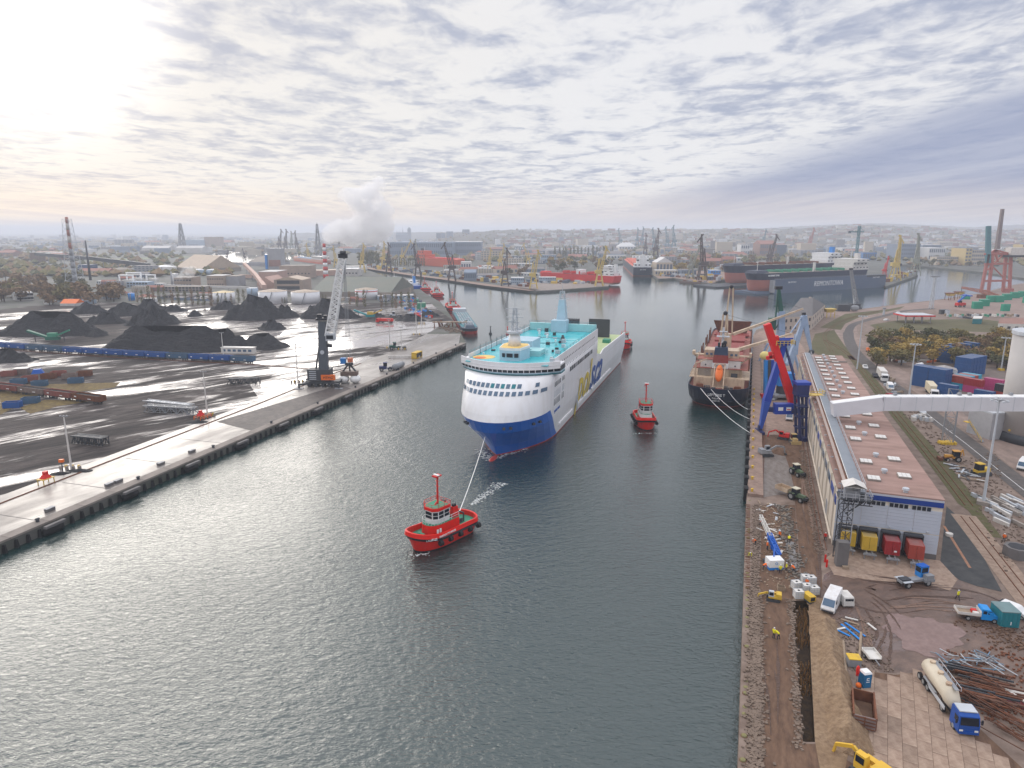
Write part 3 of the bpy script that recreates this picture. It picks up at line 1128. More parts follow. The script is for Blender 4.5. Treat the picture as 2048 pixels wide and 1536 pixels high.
 for y0, y1 in((-2.2,-1.2),(-.8,1.0),(1.4,2.6)):
  MB().box(-15.13 if y0<1 else-15.4,(y0+y1)/2,25.3,.15,y1-y0,1.1,0 if abs(y0)<1 else(.4 if y0>0 else-.4)).build('window',m_glass,t)
 MB().cyl((-20,0,27.9),(-20,0,31.5),1.9,1.5,14).build('mast_pedestal',m_ferry,t,True)
 mm=MB().cyl((-20,0,31.5),(-20,0,32.1),2.3,2.3,12).lattice((-20,0,32.1),(-20.6,0,38.6),1.5,.8,5,.12)
 for z, l in((34.5,3),(36,5),(37,3.4),(38.4,5.5)):mm.bar((-20.4,-l/2,z),(-20.4,l/2,z),.16)
 mm.bar((-20.5,0,38.6),(-20.5,0,43),.12).box(-20,1.2,32.6,.5,1.6,.4).box(-20,-1,34.7,.3,2.0,.3)
 mm.build('radar_mast',m_lgrey,t)
# deck boxes
 MB().box(-35,-2.5,24.25,9,9.5,3.4).build('deck_locker',m_paleblue,t)
 MB().box(-27.5,3.6,24.25,6,5.5,1.6).build('skylight_box',m_paleteal,t)
 MB().cyl((-26,2.6,25.86),(-26,2.6,25.9),.8,.8,12).build('deck_mark',m_teal,t)
 dm=MB().cyl((-19,-9.0,24.26),(-19,-9.0,24.29),3.3,3.3,24).build('deck_mark',m_deckyel,t)
 MB().cyl((-17.5,-9.6,24.3),(-17.5,-9.6,24.32),1.7,1.7,20).build('deck_mark',m_orange,t)
 for cx, cy, r0, m in((-55,0,7.5,m_teal),(-56,8.3,3,m_paleteal)):
  rb=MB()
  for k in range(28):
   a0, a1=2*math.pi*k/28, 2*math.pi*(k+1)/28
   rb.quad((cx+r0*math.cos(a0),cy+r0*.8*math.sin(a0),24.28),(cx+r0*math.cos(a1),cy+r0*.8*math.sin(a1),24.28),(cx+r0*.75*math.cos(a1),cy+r0*.6*math.sin(a1),24.28),(cx+r0*.75*math.cos(a0),cy+r0*.6*math.sin(a0),24.28))
  rb.build('deck_mark',m,t)
 for k in range(26):
  x, y=-24-(k*37%52), -11+(k*53%23)
  if-41<x<-29 and-8<y<7:continue
  MB().box(x,y,24.25,.5+(k%3)*.4,.5+(k%4)*.3,.4+(k%5)*.22).build('deck_fitting',(m_ferry,m_paleteal,m_dsteel,m_lgrey)[k%4],t)
 MB().rail([(-17,12.4,25.4),(-78,12.4,25.4)],.7,.07,4).rail([(-30.2,.4,24.25),(-30.2,7.2,24.25),(-23.8,7.2,24.25)],1.0,.06,1.5).rail([(-79,-11.8,13),(-149,-11.6,13)],3.2,.08,5).build('railing',m_teal,t)
 for x, y, s_ in((-42,9,.9),(-33,8,.6),(-50,6,.7),(-62,4,.7),(-20,11,.8),(-16,12.2,1.1)):
  MB().box(x,y,24.25,s_,s_,s_*1.2).build('deck_vent',m_dsteel if s_<.8 else m_lgrey,t)
 for k in range(10):
  MB().cyl((-24-5*k,-12.0,24.25),(-24-5*k,-12.0,27.2),.09,.07,5).build('deck_lamp',m_dsteel,t)
# tall tapered mast aft and its foot
 MB().box(-76,-.5,24.3,5,5.5,4.2).build('mast_house',m_paleblue,t)
 MB().box(-79,-.5,26,4.2,3.8,9.5,0,.55).build('mast',m_paleblue,t)
 b=MB().lattice((-79,-.5,35.4),(-79,-.5,38.6),1.8,1.4,2,.14)
 for z in(31,33,36):b.bar((-79,-3,z),(-79,2,z),.18)
 b.bar((-79,-.5,38),(-79,-.5,41),.12).build('mast_top',m_lgrey,t)
# funnels
 MB().box(-99,-3.5,13,14,8,7.2).build('funnel_casing',m_ferry,t)
 f=MB()
 for k in range(9):f.box(-99,-7.3+k*.95,20.2,12,.28,5.4)
 for k in range(6):f.box(-104.5+k*2.2,-3.5,20.2+k*.3,.25,8,4.8)
 f.build('funnel_screen',m_dsteel,t)
 for x, y in((-94.2,-3.0),(-97.5,-5.0)):
  MB().cyl((x,y,20),(x,y,28.6),.75,.75,10).build('exhaust_pipe',m_lgrey,t,True)
 MB().box(-140,2.0,13,.7,9.5,8.2).build('stern_ramp',m_dsteel,t)
 for x, y in((-89,9.6),(-101,7.0)):
  MB().sph((x,y,15.2),3.4 if x>-95 else 2.6,1.35,1.4,10,6).build('lifeboat',m_orange,t,True)
 for x, y, sx, sy, h in((-112,3,5,3,1.6),(-126,8,4,3,1.4),(-122,-6,9,5,2.4),(-134,-8,4,3,1.8)):
  MB().box(x,y,13,sx,sy,h).build('winch',m_green,t)
 return t
ferry=build_ferry()
def ship_rail(t,pts,m=m_white,h=1.0,step=1.6,r=.07):
 return MB().rail(pts,h,r,step).build('railing',m,t)
def build_tug(label,loc,rz,L=19.5,number=False,white_low=False,group='red harbour tugs attending the ferry'):
 t=thing('tug_boat',label,'tug boat',loc,rz,group)
 h=L/2
 B=L*.195
 zf=lambda x:max(0,x/h)**2*1.3+.25
 b=MB()
 lv=[(-.8,h-2.2,-h+1.5,B*.82,6.5,2.5,1.0),(.2,h-1.7,-h+1.0,B*.9,6.2,2.5,.95),(1.5,h-.7,-h+.5,B*.99,6,2.4,.9),(1.55,h-.35,-h+.35,B*1.04,6,2.3,.9),(2.1,h,-h,B*1.05,5.8,2.3,.85),(2.9,h-.15,-h+.1,B,5.7,2.2,.85)]
 rings=hull_loft(b,lv,[1,0,2,2,0],zf,cap=False)
 inner=[(x*.955,y*.93,z)for x,y,z in rings[-1]]
 low=[(x,y,1.95+zf(x)*.6)for x,y,z in inner]
 b.mat(0).loft([rings[-1],inner,low],True,False,False)
 b.build('hull',[m_tugred,m_black,m_black],t)
 d=MB()
 d.add(low,[tuple(range(len(low)))])
 d.build('deck',m_green,t)
# fenders along the sides
 for s in(-1,1):
  for k, x in enumerate((h*.42,h*.12,-h*.2,-h*.52,-h*.8)):
   MB().cyl((x-.35,s*B*1.06,1.5),(x+.35,s*B*1.06,1.5),.55,.55,8).build('tyre_fender',m_tyre,t)
  MB().bar((h*.4,s*B*1.045,2.0+zf(h*.4)),(-h*.75,s*B*1.045,1.9),.16,.22).build('rubbing_bar',m_dsteel,t)
# deckhouse, rounded in front
 ring=lambda z, k, xb=h*.52, xs=-h*.33, hb=B*.66:[(x,y,z)for x,y,_ in hull_ring(z,xb*k,xs,hb*k,B*.9,0,.8,6,3)]
 lowm=[m_tugred]if not white_low else[m_tugred]
 MB().loft([ring(1.9,1.0),ring(3.2,.985)],True,False,True).build('deckhouse',m_tugred,t)
 MB().loft([ring(3.2,.985),ring(4.4,.97)],True,False,True).build('deckhouse',m_white if white_low else m_tugred,t)
 MB().loft([ring(4.4,.96),ring(4.46,.96)],True,False,True).build('bridge_deck',m_green,t)
 rr=[Vector(p)for p in ring(4.46,.945)]
 ship_rail(t,[tuple(p)for p in rr[-7:]]+[tuple(p)for p in rr[:8]])
# wheelhouse
 wx=h*.16
 wh=[(wx+1.9,-1.0),(wx+1.9,1.0),(wx+1.0,1.75),(wx-2.0,1.75),(wx-2.0,-1.75),(wx+1.0,-1.75)]
 MB().prism(wh,4.46,7.1).build('wheelhouse',m_white,t)
 cx=wx-.1
 top_=[((x-cx)*1.1+cx,y*1.12)for x,y in wh]
 MB().prism(top_,7.1,7.7).build('wheelhouse_roof',m_tugred,t)
 MB().prism([((x-cx)*.97+cx,y)for x,y in wh],7.7,7.75).build('roof_deck',m_green,t)
 n=len(wh)
 for i in range(n):
  p, q=Vector((*wh[i],0)), Vector((*wh[(i+1)%n],0))
  dv=(q-p)
  m_=2 if dv.length>2.4 else(3 if i==0 else 1)
  if i==0:m_=1
  nrm=Vector((dv.y,-dv.x,0)).normalized()
  for k in range(m_):
   c=p+dv*((k+.5)/m_)+nrm*.03
   for zz, hh in((6.2,.62),(5.5,.55)):
    MB().box(c.x,c.y,zz,dv.length/m_*.82,.06,hh,math.atan2(dv.y,dv.x)).build('window',m_glass,t)
 ship_rail(t,[(x,y,7.7)for x,y in top_]+[(*top_[0],7.7)],m_red,.8,1.2,.06)
# mast
 mk=MB().cyl((wx-.6,0,7.7),(wx-.6,0,13.5),.2,.15,8)
 mk.bar((wx-.6,0,8.3),(wx+.2,0,7.7),.25).box(wx-.5,0,13.4,1.6,1.1,.25).bar((wx-.3,0,13.4),(wx-1.4,-.5,12.6),.2)
 for z in(9,10.2,11.4,12.4):mk.bar((wx-.6,-.5,z),(wx-.6,.5,z),.08)
 mk.build('mast',m_red,t)
 MB().box(wx-.4,0,13.65,.5,1.4,.16).build('radar',m_white,t)
# funnels and after deck gear
 for s in(-1,1):
  MB().box(-h*.26,s*B*.42,4.4,1.6,.95,2.2,0,.8).build('funnel',m_tugred,t)
  MB().box(-h*.26,s*B*.42,6.6,.8,.5,.5).build('funnel_top',m_black,t)
 MB().cyl((-h*.5,-.9,2.5),(-h*.5,.9,2.5),.6,.6,10).box(-h*.5,1.0,1.9,1.3,.2,1.2).box(-h*.5,-1.0,1.9,1.3,.2,1.2).build('towing_winch',m_dsteel,t)
 MB().bar((-h*.62,-1.0,1.9),(-h*.62,-1.0,4.0),.22).bar((-h*.62,1.0,1.9),(-h*.62,1.0,4.0),.22).bar((-h*.62,-1.1,4.0),(-h*.62,1.1,4.0),.24).build('towing_gantry',m_dsteel,t)
 MB().box(h*.62,0,2.2,.9,1.3,.8).cyl((h*.62,-.8,2.9),(h*.62,.8,2.9),.35,.35,8).build('anchor_winch',m_green,t)
 if number:
  letters(t,'TAURUS',.62,m_letwhite,(h*.66,B*.93,2.55),(R(83),0,R(150)),'lettering',.1)
  letters(t,'TAURUS',.62,m_letwhite,(h*.66,-B*.93,2.55),(R(83),0,R(30)),'lettering',.1)
  letters(t,'FAIRPLAY TOWAGE',.5,m_letwhite,(h*.2,B*1.035,2.62),(R(87),0,R(180)),'lettering',.08)
  for k in(0,1):
   MB().box(h*.36-k*.75,B*.655,2.9,.42,.1,.8,R(-12)).build('panel',m_white,t)
 return t
ta, tb=G(818,1077,3.2), G(941,1026,2.6)
tdir=ta-tb
tug=build_tug('red tug with black bow fender towing the ferry on a long white line',((ta+tb)/2).to_3d()*1,math.atan2(tdir.y,tdir.x),tdir.length+.3,True)
tug.location.z=0
t2=build_tug('red and white tug heading out alone between the ferry and the moored bulk carrier',G(1289,850,0),R(-92),15.5,white_low=True)
t3=build_tug('red tug half hidden behind the ferry stern',G(1249,694,0),R(-100),17.5)
# tow line
p0=tug.matrix_basis@Vector((-tdir.length*.31,0,4.1))
p1=ferry.matrix_basis@Vector((1.9,-1.2,6.8))
rb=MB()
N_=14
for k in range(N_):
 f0, f1=k/N_,(k+1)/N_
 a, b=p0 .lerp(p1,f0), p0 .lerp(p1,f1)
 a.z-=2.0*4*f0*(1-f0)*.35
 b.z-=2.0*4*f1*(1-f1)*.35
 rb.cyl(a-p0,b-p0,.085,.085,5,False)
rope=rb.build('tow_rope',m_white)
rope.location=p0
setp(rope,'long white tow line stretched from the red tug up to the ferry bow','rope')
def build_bulker():
 """handysize bulk carrier seen from its stern"""
 a, b=G(1435,832,0), G(1503,668,0)
 fw=Vector((.333,.943,0)).normalized()
 rt=Vector((fw.y,-fw.x,0))
 st=G(1424,822,0)
 rz=math.atan2(fw.y,fw.x)
 L, hb=165, 10.3
 t=thing('bulk_carrier','moored bulk carrier with cream deckhouse, navy hull and orange lifeboat on its stern','ship',st+fw*1.0+rt*1.2,rz)
 h=MB()
 lv=[(-1,L-6,6,hb*.80,22,9,.9),(.7,L-4,4,hb*.88,22,8.5,.9),(3,L-3,1.5,hb*.97,20,8,.9),(6.0,L,0,hb,19,7.5,.85),(7.6,L+1,-.3,hb,19,7.2,.85)]
 rings=hull_loft(h,lv,[1,0,0,0],None,cap=False,ns=7)
 inner=[(x*.996+.3,y*.97,z)for x,y,z in rings[-1]]
 low=[(x,y,6.7)for x,y,z in inner]
 h.mat(0).loft([rings[-1],inner,low],True,False,False)
 h.build('hull',[m_navy,m_boot],t)
 MB().add(low,[tuple(range(len(low)))]).build('deck',m_pinkdeck,t)
 letters(t,'LEFTERIS T',1.2,m_letwhite,(-.05,.2,5.0),(R(90),0,R(-90)),'lettering',.16)
 letters(t,'MAJURO',.75,m_letwhite,(.5,.2,3.9),(R(98),0,R(-90)),'lettering',.12)
 letters(t,'9253153',.7,m_letwhite,(.95,.2,2.95),(R(98),0,R(-90)),'lettering',.12)
# accommodation, stepping in as it rises
 MB().box(15,0,6.7,15,17,2.9).build('deckhouse',m_cream,t)
 MB().box(15.5,0,9.6,15.5,20.2,.25).build('deck_slab',m_cream,t)
 MB().box(16.5,0,9.85,12,15,2.7).build('deckhouse',m_cream,t)
 MB().box(16.8,0,12.55,13,18.2,.2).build('deck_slab',m_pinkdeck,t)
 MB().box(17.2,0,12.75,11,13.5,2.7).build('deckhouse',m_dwhite,t)
 MB().box(17.5,0,15.45,12,16,.2).build('deck_slab',m_pinkdeck,t)
 MB().box(19.5,0,15.65,7.0,12,2.6).build('bridge_house',m_cream,t)
 MB().box(20.2,0,15.65,2.6,20.6,.35).build('bridge_wing',m_cream,t)
 for s in(-1,1):
  MB().box(20.2,s*9.9,16,2.6,.9,1.1).build('wing_end',m_cream,t)
  MB().box(20.2,s*10.4,16.1,.6,.1,.6).build('side_light',m_red,t)
  MB().bar((18,s*6.4,13),(20,s*9.6,15.6),.4).build('brace',m_cream,t)
  MB().box(13,s*5.2,9.85,5,4.5,2.7).build('side_house',m_cream if s<0 else m_dwhite,t)
  for k in range(2):
   MB().box(15.97,s*(3.5+1.5*k),16.4,.1,.9,.8).build('window',m_bglass,t)
  for x, z in((11.64,13.6), ):
   MB().cyl((x+.02,s*5.0,z),(x-.1,s*5.0,z),.28,.28,10).build('porthole',m_glass,t)
  ship_rail(t,[(9,s*9.9,9.85),(22,s*9.9,9.85)],m_cream)
  ship_rail(t,[(23,s*5.9,18.25),(16.1,s*5.9,18.25)],m_cream)
  ship_rail(t,[(11.6,s*7.9,15.65),(23,s*7.9,15.65)],m_cream)
# ventilators and davit
  MB().cyl((9.5,s*7.5,6.7),(9.5,s*7.5,9.3),.7,.7,10).sph((9.5,s*7.5,9.4),1.0,1.0,.6,10,5).build('mushroom_vent',m_cream,t,True)
 MB().box(7.45,-5.0,10.4,.12,2.2,1.4).build('window',m_dsteel,t)
 MB().bar((9,8.2,9.8),(9,8.2,14.5),.5).bar((9,8.2,14.3),(9.8,4.5,16),.35).build('provision_crane',m_cream,t)
# funnel
 MB().box(12.5,0,12.75,4.6,5.4,1.9).build('funnel_base',m_white,t)
 MB().box(12.5,0,14.65,4.4,5.2,2.8,0,.92).build('funnel_band',m_oxide,t)
 MB().box(12.5,0,17.45,4.0,4.7,2.6,0,.9).build('funnel',m_funnel,t)
 f=MB()
 for y in(-1.2,-.3,.9):f.cyl((12.5,y,20),(12.3,y,21.6),.42,.42,8)
 f.sph((12.4,-1.0,21.7),.8).build('exhaust_pipe',m_black,t)
 letters(t,'HOMEY',.8,m_black,(10.15,0,13.4),(R(90),0,R(-90)),'lettering',.03)
# free-fall lifeboat in its frame
 fr=MB()
 for s in(-1,1):
  fr.bar((9.9,s*1.7,14.5),(2.6,s*1.7,7.2),.3).bar((6.6,s*1.7,6.7),(6.6,s*1.7,11),.25).bar((9.2,s*1.7,9),(9.2,s*1.7,14.6),.3).bar((3.2,s*1.7,6.7),(3.2,s*1.7,8),.25)
 fr.bar((9.5,-1.7,14.5),(9.5,1.7,14.5),.3).bar((3,-1.7,7.5),(3,1.7,7.5),.25).build('launch_frame',m_cream,t)
 lb=MB().sph((0,0,0),3.6,1.35,1.35,12,8).sph((1.4,0,.9),1.1,.9,.8,8,5).build('lifeboat',m_orange,t,True)
 lb.location=(6.3,0,11.8)
 lb.rotation_euler=(0,R(-45),0)
# mast on the bridge top
 mb=MB().cyl((20,0,18.2),(20,0,26),.6,.35,8).box(20,0,22.6,2.4,4.4,.25).box(20,0,24.4,1.6,2.8,.2)
 for y in(-1.8,-1,1,1.8):mb.bar((20,y,22.8),(20,y,24.2),.1)
 mb.bar((20,0,26),(20,0,29),.12).build('radar_mast',m_lgrey,t)
# bollards, winches on the poop
 for x, y, s_ in((3,-4,1.0),(3.6,3.6,1.1),(5.5,6.2,1.2),(4.4,-6.4,1.2),(2.4,1.5,.8),(5,-2.3,1)):
  MB().box(x,y,6.7,s_,s_*1.5,s_).cyl((x,y-s_,7.3),(x,y+s_,7.3),s_*.5,s_*.5,8).build('mooring_winch',m_dsteel if s_<1.15 else m_rust,t)
 ship_rail(t,[(.6,-4,7.6),(.3,0,7.6),(.6,4,7.6)],m_cream)
# holds with hatches and posts
 for k, x in enumerate((37,62,87,112)):
  MB().box(x,0,6.7,19,13.5,1.8).build('hatch_coaming',m_oxide,t)
  MB().box(x,0,8.5,18.6,13.8,.5).build('hatch_cover',m_green if k==0 else m_oxide,t)
  for s in(-1,1):
   for q in(-6,3):
    MB().box(x+q,s*9.6,6.7,.7,.5,6.4).build('stanchion',m_rust,t)
 MB().box(132,0,7.6,9,17,.6).build('hatch_cover',m_oxide,t)
 MB().add([(134,-9.5,14.5),(134,9.5,14.5),(137,7,7.6),(137,-7,7.6),(134.5,-9.5,14.5),(134.5,9.5,14.5),(137.6,7,7.6),(137.6,-7,7.6)],[(0,1,2,3),(7,6,5,4),(0,4,5,1),(1,5,6,2),(2,6,7,3),(3,7,4,0)]).build('raised_hatch',m_rust,t)
# deck cranes: post with twin legs and jib swung over the quay
 for x, jx, jl, top_ in((27,14,24,34),(76,10,30,40)):
  c=MB().box(x,0,6.7,3,3,8).cyl((x,0,14.7),(x,0,16),1.5,1.5,10)
  for s in(-1,1):c.bar((x,s*1.6,15.5),(x,s*.7,top_-4),.6)
  c.bar((x,-1.2,22),(x,1.2,22),.4).bar((x,-.7,top_-4),(x,.7,top_-4),.6)
  cr=c.build('crane_post',m_cream,t)
  MB().sph((x,0,top_-3.6),.9,.9,.9,8,5).build('crane_head',m_black,t)
  MB().bar((x,-2,15.8),(x+jx,-jl,22 if x<50 else 27),1.5,1.2,.6,.6).build('crane_jib',m_cream,t)
  MB().bar((x,0,top_-4),(x+jx,-jl,22 if x<50 else 27),.1).build('crane_cable',m_dsteel,t)
 return t
bulker=build_bulker()
# mooring lines from its stern to the quay
for i,(sx,sy,u,v,lab)in enumerate(((.6,5.5,1499,865,'longest white mooring line from the bulk carrier stern to the quay'),(.2,2.0,1499,838,'middle white mooring line from the bulk carrier stern'),(.4,-3.5,1501,820,'shortest white mooring line at the right of the bulk carrier stern'))):
 a=bulker.matrix_basis@Vector((sx-.6,sy,7.4))
 b=G(u,v,2.8)
 r_=MB()
 for k in range(8):
  p, q=a.lerp(b,k/8), a.lerp(b,(k+1)/8)
  p.z-=4.0*(k/8)*(1-k/8)*1.2
  q.z-=4.0*((k+1)/8)*(1-(k+1)/8)*1.2
  r_.cyl(p-a,q-a,.08,.08,5,False)
 o=r_.build('mooring_line',m_white)
 o.location=a
 setp(o,lab,'rope')
# ------------------------------------------------------------------ the right quay: ground
QA=math.atan2(.943,.333)
QD=Vector((.333,.943,0))
QN=Vector((.943,-.333,0))
def strip(name,uv,width,m,lift=.02,kind='structure',pts=None):
 """a band of even width along a line on the ground"""
 c=pts or P(*uv)
 lft, rgt=[],[]
 for i, p in enumerate(c):
  d=(c[min(i+1,len(c)-1)]-c[max(i-1,0)])
  d.z=0
  d.normalize()
  nrm=Vector((-d.y,d.x,0))
  w=width[i]if isinstance(width,(list,tuple))else width
  lft.append(p+nrm*w/2)
  rgt.append(p-nrm*w/2)
 b=MB()
 n=len(c)
 b.add([(p.x,p.y,ZG+lift)for p in lft+rgt],[(n+i,n+i+1,i+1,i)for i in range(n-1)])
 return setp(b.build(name,m),kind=kind)
def smooth_px(pts,k=6):
 """denser line through the given pixels (Catmull-Rom)"""
 out=[]
 for i in range(len(pts)-1):
  p0, p1, p2, p3=pts[max(i-1,0)], pts[i], pts[i+1], pts[min(i+2,len(pts)-1)]
  for j in range(k):
   t=j/k
   out.append(tuple(.5*(2*p1[a]+(p2[a]-p0[a])*t+(2*p0[a]-5*p1[a]+4*p2[a]-p3[a])*t*t+(3*p1[a]-p0[a]-3*p2[a]+p3[a])*t**3)for a in(0,1)))
 out.append(pts[-1])
 return out
m_path=ground_mat('brown_earth',(0.145,0.085,0.055),(0.20,0.125,0.085),(0.09,0.055,0.04),0.12,1.2,0.9,0.5,None,QA,3)
m_mud=ground_mat('wet_mud',(0.135,0.08,0.058),(0.19,0.12,0.09),(0.075,0.045,0.033),0.06,0.7,0.5,0.45,(0.08,0.53,(0.13,0.09,0.085),1.5,.8),0.6,1.6)
m_slab=ground_mat('old_slabs',(0.36,0.265,0.205),(0.42,0.32,0.25),(0.24,0.165,0.125),0.15,1.0,0.8,0.2)
_oi=m_slab.node_tree.nodes.new('ShaderNodeObjectInfo')
_hs=m_slab.node_tree.nodes.new('ShaderNodeHueSaturation')
_mv=m_slab.node_tree.nodes.new('ShaderNodeMapRange')
_mv.inputs[3].default_value, _mv.inputs[4].default_value=.78, 1.12
_lk=m_slab.node_tree.links
_src=m_slab.node_tree.nodes['Principled BSDF'].inputs['Base Color'].links[0].from_socket
_lk.new(_oi.outputs['Random'],_mv.inputs[0])
_lk.new(_mv.outputs[0],_hs.inputs['Value'])
_lk.new(_src,_hs.inputs['Color'])
_lk.new(_hs.outputs[0],m_slab.node_tree.nodes['Principled BSDF'].inputs['Base Color'])
m_cap=ground_mat('quay_cap_concrete',(0.30,0.21,0.17),(0.36,0.26,0.21),(0.20,0.14,0.115),0.1,0.8,0.8,0.2)
m_asph=ground_mat('dark_asphalt',(0.055,0.057,0.06),(0.085,0.085,0.085),(0.04,0.042,0.045),0.05,0.5,0.7,0.15)
m_road=ground_mat('road_asphalt',(0.105,0.095,0.09),(0.14,0.12,0.11),(0.075,0.07,0.07),0.04,0.5,0.75,0.15)
m_pinkroad=ground_mat('pale_road',(0.27,0.20,0.17),(0.33,0.25,0.215),(0.19,0.145,0.125),0.04,0.4,0.85,0.2,None,1.2,2)
m_grass=ground_mat('thin_grass',(0.06,0.075,0.025),(0.10,0.10,0.04),(0.13,0.10,0.065),0.08,0.8,0.9,0.5)
m_greym=ground_mat('grey_silt',(0.20,0.18,0.165),(0.26,0.235,0.215),(0.13,0.10,0.085),0.15,0.9,0.45,0.4,None,1.4,2)
m_puddle=ground_mat('puddle_water',(0.21,0.14,0.125),(0.25,0.17,0.155),(0.17,0.11,0.10),0.2,1.0,0.04,0.02)
m_sand=ground_mat('sandy_earth',(0.27,0.185,0.115),(0.34,0.245,0.16),(0.17,0.11,0.07),0.3,1.6,0.95,0.7)
m_rubble=M('rubble_stone',(0.22,0.165,0.13),0.9,0.7,0.6,rgb2=(0.09,0.065,0.05),bump=.5)
sheet('mud_yard',P((1648,1150),(1700,1120),(1880,1130),(1960,1185),(2060,1215),(2400,1400),(2100,1420),(1990,1330),(1850,1345),(1760,1345),(1700,1260),(1660,1240),(1640,1190)),m_mud,.02)
sheet('dirt_path',P((1523,1010),(1590,1010),(1600,1180),(1584,1200),(1594,1340),(1606,1488),(1640,1488),(1760,1560),(1500,1560),(1508,1300),(1522,1100)),m_path,.03)
sheet('silt_ground',P((1523,905),(1565,895),(1580,940),(1590,985),(1524,995)),m_greym,.05)
sheet('earth_ground',P((1524,870),(1606,870),(1618,990),(1640,1100),(1645,1180),(1605,1180),(1590,1005),(1563,900),(1524,905)),m_path,.04)
m_rut=ground_mat('dark_mud',(0.105,0.064,0.048),(0.14,0.087,0.066),(0.07,0.044,0.034),0.3,2.0,0.4,0.6)
m_ridge=ground_mat('pale_mud',(0.21,0.138,0.105),(0.25,0.17,0.13),(0.16,0.10,0.078),0.3,2.0,0.8,0.6)
r_=random.Random(31)
for k,(pts,n,sp,m)in enumerate((([(1690,1160),(1745,1195),(1830,1182),(1960,1192),(2060,1240)],7,1.1,m_rut),([(1700,1180),(1752,1215),(1775,1262),(1762,1320),(1775,1345)],7,.8,m_rut),([(1775,1215),(1850,1205),(1960,1222),(2060,1290)],5,.9,m_ridge),([(1688,1180),(1712,1240),(1742,1300),(1770,1345)],5,.7,m_ridge),([(1655,1140),(1700,1150),(1790,1162),(1905,1178)],4,.5,m_rut),([(1612,1010),(1626,1090),(1636,1180),(1650,1230)],5,.55,m_rut),([(1545,1200),(1540,1300),(1548,1400),(1552,1560)],4,.5,m_rut),([(1600,880),(1608,960),(1622,1050),(1634,1130)],3,.6,m_ridge))):
 base=P(*smooth_px(pts,7))
 for j in range(n):
  off=(j-n/2)*sp+r_.uniform(-.9,.9)*sp
  c=[]
  for i, p in enumerate(base):
   d=base[min(i+1,len(base)-1)]-base[max(i-1,0)]
   d.normalize()
   c.append(p+Vector((-d.y,d.x,0))*(off+.35*math.sin(i*.35+j*1.7)))
  i0=r_.randint(0,len(c)//2)
  i1=min(len(c),i0+r_.randint(6,16))
  c=c[i0:i1]
  w=[max(.05,r_.uniform(.1,.55)*(0.2 if i in(0,len(c)-1)else 1))for i in range(len(c))]
  strip('wheel_rut',None,w,m,.062+.002*j+.0003*k,pts=c)
# puddle with an uneven rim
pc=G(1848,1268)
pl=[]
for k in range(48):
 a=2*math.pi*k/48
 r=1+.16*math.sin(3*a+1)+.09*math.sin(7*a)+.06*math.sin(13*a+2)
 pl.append(pc+Vector((5.3*r*math.cos(a)+.8*math.sin(a),5.2*r*math.sin(a),0)))
sheet('puddle',pl,m_puddle,.05)
sheet('asphalt_yard',P((1893,1013),(1930,1046),(2004,1184),(1952,1172),(1918,1160),(1880,1128)),m_asph,.05)
sheet('loading_bay',P((1650,1118),(1680,1095),(1880,1122),(1915,1160),(1900,1182),(1850,1168),(1720,1160),(1668,1150)),m_slab,.06)
# slab yard: single precast slabs with open joints
yard=setp(sheet('slab_yard',P((1728,1342),(1790,1350),(1838,1346),(2070,1560),(2040,1700),(1740,1700),(1722,1500)),m_path,.035),kind='structure')
sl=MB().box(0,0,0,2.965,1.465,.05).build('slab',m_slab,yard)
org=G(1736,1352)
ax, ay=Vector((math.cos(R(62)),math.sin(R(62)),0)), Vector((math.sin(R(62)),-math.cos(R(62)),0))
poly_=[(p.x,p.y)for p in P((1728,1342),(1790,1352),(1836,1350),(1870,1395),(2040,1555),(2020,1640),(1745,1640),(1722,1500))]
def inside(x,y,poly):
 c=False
 j=len(poly)-1
 for i in range(len(poly)):
  if(poly[i][1]>y)!=(poly[j][1]>y)and x<(poly[j][0]-poly[i][0])*(y-poly[i][1])/(poly[j][1]-poly[i][1])+poly[i][0]:c=not c
  j=i
 return c
first=True
for i in range(-14,5):
 for j in range(-3,16):
  o=org+ax*(3.0*(i+.5*(j%2)))+ay*(1.5*j)
  if inside(o.x,o.y,poly_):
   rz_, dz=R(62)+rnd(-.008,.008), rnd(-.02,.02)
   if first:
    sl.location, sl.rotation_euler.z, first=(o.x,o.y,ZG+.045), R(62), False
   else:share(sl,yard,(o.x,o.y,ZG+.045+dz),rz_)
# capping beam of the finished quay, in segments
cap=setp(MB().box(0,0,0,.1,.1,.05).build('quay_cap',m_cap),kind='structure')
cap.location=G(1500,990)
e0, e1=G(1496,992), G(1507,672)
Lc=(e1-e0).length
cd=(e1-e0).normalized()
cn=Vector((cd.y,-cd.x,0))
seg=None
nseg=34
for k in range(nseg):
 o=e0+cd*(Lc*(k+.5)/nseg)+cn*1.55-cap.location
 if seg is None:
  seg=MB().box(0,0,-.2,Lc/nseg-.06,3.3,.85).build('cap_slab',m_cap,cap)
  seg.location, seg.rotation_euler.z=o, math.atan2(cd.y,cd.x)
 else:share(seg,cap,o,math.atan2(cd.y,cd.x))
